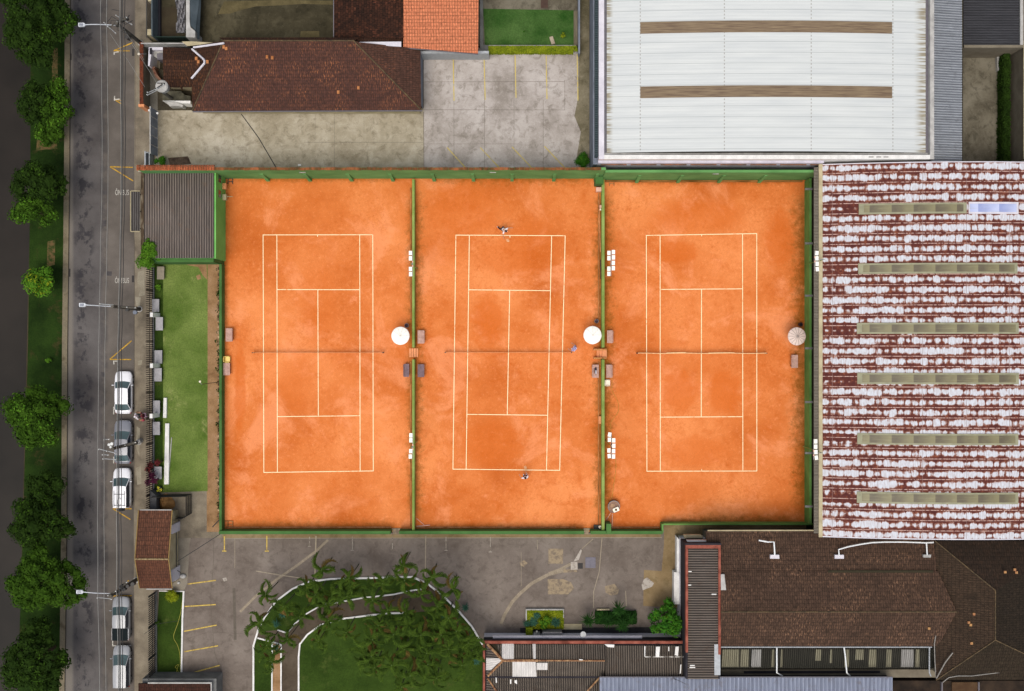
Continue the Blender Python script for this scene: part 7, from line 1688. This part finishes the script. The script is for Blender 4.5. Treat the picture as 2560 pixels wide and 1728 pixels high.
    if long_legs:
        Tk.update(grow(['cal','anl','car','anr'], .018)); TE += [('knl','cal'),('cal','anl'),('knr','car'),('car','anr')]
        for sd in 'lr': a, b = Vector(J['ca'+sd][0]), Vector(J['an'+sd][0]); Tk['an'+sd] = (tuple(a.lerp(b,.85)), (.052,.052))
    skin_mesh('trousers' if long_legs else 'shorts', Tk, TE, trousers, t)
    hd = Vector(J['head'][0]); hb = MB(); hb.ellip((hd.x, hd.y-.018, hd.z+.035), (.092,.105,.085), 16, 10); hb.build('hair', hair, t, smooth=True)
    fb = MB()
    for s in (-1,1): fb.ellip((hd.x+s*.03, hd.y+.082, hd.z-.005), (.012,.008,.008), 8, 5)
    fb.build('eyes', M['black'], t); MB().ellip((hd.x, hd.y+.085, hd.z-.075), (.024,.008,.006), 8, 4).build('mouth', M['cloth_m'], t)
    er = MB()
    for s in (-1,1): er.ellip((hd.x+s*.086, hd.y+.005, hd.z-.02), (.01,.018,.028), 8, 6)
    er.build('ears', M['skin'], t)
    for sd in 'lr': a_ = J['an'+sd][0]; MB().ellip((a_[0], a_[1]+.07, max(.035, a_[2]-.055)), (.05,.14,.045), 10, 6).build('shoe', M['shirt_w'], t, smooth=True)
    bx, by = G(px, py, zref); t.location = (bx, by, .03); t.rotation_euler = (0,0,rot); t.scale = (scale,)*3
    J_ = {k: Vector(J[k][0]) for k in J}; mat_ = Matrix.Translation((bx,by,.03)) @ Matrix.Rotation(rot, 4, 'Z')
    return t, {k: mat_ @ J_[k] for k in J_}
leg = {'leg_l':((-.02,.03,-.43),(0,-.02,-.42)), 'leg_r':((.02,-.02,-.43),(0,0,-.42))}
lunge = {'leg_l':((-.08,.30,-.30),(0,-.05,-.44)), 'leg_r':((.06,-.20,-.36),(.02,-.32,-.24))}
def racket(h, d, label):
    d = Vector(d).normalized(); p = h; t = thing('tennis_racket', label, 'racket', tuple(p)); side = d.cross(Vector((0,0,1))).normalized()
    MB().tube([p - d*.06, p + d*.16], .016, 6).build('grip', M['black'], t)
    c = p + d*.52; ring = [c + d*.175*math.cos(2*PI*i/20) + side*.125*math.sin(2*PI*i/20) for i in range(21)]
    MB().tube(ring, .012, 5).tube([p+d*.16, c-d*.17], .012, 5).build('frame', M['racket'], t); sb = MB()
    for k in range(-3,4): f = k/4; hh = math.sqrt(1-f*f); sb.tube([c+side*.125*f-d*.175*hh, c+side*.125*f+d*.175*hh], .003, 3).tube([c+d*.175*f-side*.125*hh, c+d*.175*f+side*.125*hh], .003, 3)
    sb.build('strings', M['wplastic'], t)
p, j = person(1257, 572, -2.35, 'player in black with a white panel lunging behind the middle court baseline', M['shirt_w'], M['cloth_k'], M['hair'], dict(lunge, lean=.55, arm_l=((-.24,.06,-.1),(-.16,.16,.0)), arm_r=((.22,.12,-.12),(.12,.22,-.02))), 1.1, 1.1)
racket(j['par'], (.6,-.5,.1), 'racket held by the player in black')
p, j = person(1436, 872, .9, 'player in pale blue standing by the net post of the middle court', M['shirt_b'], M['shirt_w'], M['umb2'], dict(leg, arm_l=((-.18,.12,-.12),(.02,.2,.02)), arm_r=((.12,.2,-.12),(-.05,.22,.04))), 1.4, 1.15, False)
MB().cyl(0, .015, 1.735, 1.75, .17, 20, .16).cyl(0, .015, 1.75, 1.83, .1, 18, .075).build('sun_hat', M['shirt_b']).parent = p
p, j = person(1313.5, 1194, .2, 'player in a white shirt raising a racket below the middle court baseline', M['shirt_w'], M['cloth_k'], M['hair'], dict(leg, arm_l=((-.2,.06,-.12),(-.06,.2,0)), arm_r=((.12,.2,.02),(-.12,.22,.1))), 1.5, 1.15, False)
racket(j['par'], (-.1,1,.15), 'racket held up by the player in a white shirt')
p, j = person(341, 1041, -1.2, 'pedestrian in a white top carrying a red bag on the pavement', M['shirt_w'], M['cloth_g'], M['shirt_w'], dict(leg, arm_l=((-.14,.05,-.24),(-.04,.1,-.2)), arm_r=((.2,.1,-.2),(.06,.18,-.06))), 1.5, 1.15)
bg = MB().ellip((j['par'].x, j['par'].y-.1, j['par'].z-.22), (.2,.15,.2), 12, 8); b_ = thing('handbag', 'crimson bag held by the pedestrian in white', 'bag', tuple(j['par'])); bg.build('bag_body', M['bag_red'], b_, smooth=True)
MB().tube([(j['par'].x-.1,j['par'].y-.1,j['par'].z-.05),(j['par'].x,j['par'].y,j['par'].z+.02),(j['par'].x+.1,j['par'].y-.1,j['par'].z-.05)], .012).build('handle', M['cloth_m'], b_)
p, j = person(357, 1039.5, 1.9, 'pedestrian in a dark red top with pink sleeves next to the fence', M['cloth_m'], M['cloth_p'], M['cloth_m'], dict(leg, arm_l=((-.16,.12,-.2),(.0,.2,-.08)), arm_r=((.18,.1,-.2),(.02,.2,-.06))), 1.5, 1.15)
p.rotation_euler = (0,0,1.9)

# ================================================================== CAMERA, LIGHT
cam = bpy.data.cameras.new('camera'); co = bpy.data.objects.new('camera', cam); COL.objects.link(co)
co.location = (0, 0, H); co.rotation_euler = (0, 0, 0); cam.sensor_fit = 'HORIZONTAL'; cam.sensor_width = 36; cam.lens = 36*H/(2560*K)
cam.clip_start = 1; cam.clip_end = 3000; scene.camera = co
EL, AZ = math.radians(72), math.radians(200)
w = bpy.data.worlds.new('World'); scene.world = w; w.use_nodes = True
nt = w.node_tree; nt.nodes.clear(); sk = nt.nodes.new('ShaderNodeTexSky'); sk.sky_type = 'NISHITA'; sk.sun_disc = False
sk.sun_elevation = EL; sk.sun_rotation = AZ; sk.air_density = 1.0; sk.dust_density = 4.0; sk.ozone_density = 1.0
bg = nt.nodes.new('ShaderNodeBackground'); bg.inputs[1].default_value = .15; ou = nt.nodes.new('ShaderNodeOutputWorld')
hs = nt.nodes.new('ShaderNodeHueSaturation'); hs.inputs['Saturation'].default_value = .5; nt.links.new(sk.outputs[0], hs.inputs['Color']); nt.links.new(hs.outputs[0], bg.inputs[0]); nt.links.new(bg.outputs[0], ou.inputs[0])
sl = bpy.data.lights.new('sun', 'SUN'); sl.energy = 1.9; sl.angle = math.radians(32); sl.color = (1, .94, .85)
so = bpy.data.objects.new('sun', sl); COL.objects.link(so); so.location = (0,0,60)
d = Vector((math.sin(AZ)*math.cos(EL), math.cos(AZ)*math.cos(EL), math.sin(EL)))
so.rotation_euler = (-d).to_track_quat('-Z', 'Y').to_euler()
vs = scene.view_settings; vs.view_transform = 'Standard'; vs.look = 'None'; vs.exposure = -.03; vs.gamma = 1
scene.render.engine = 'CYCLES'
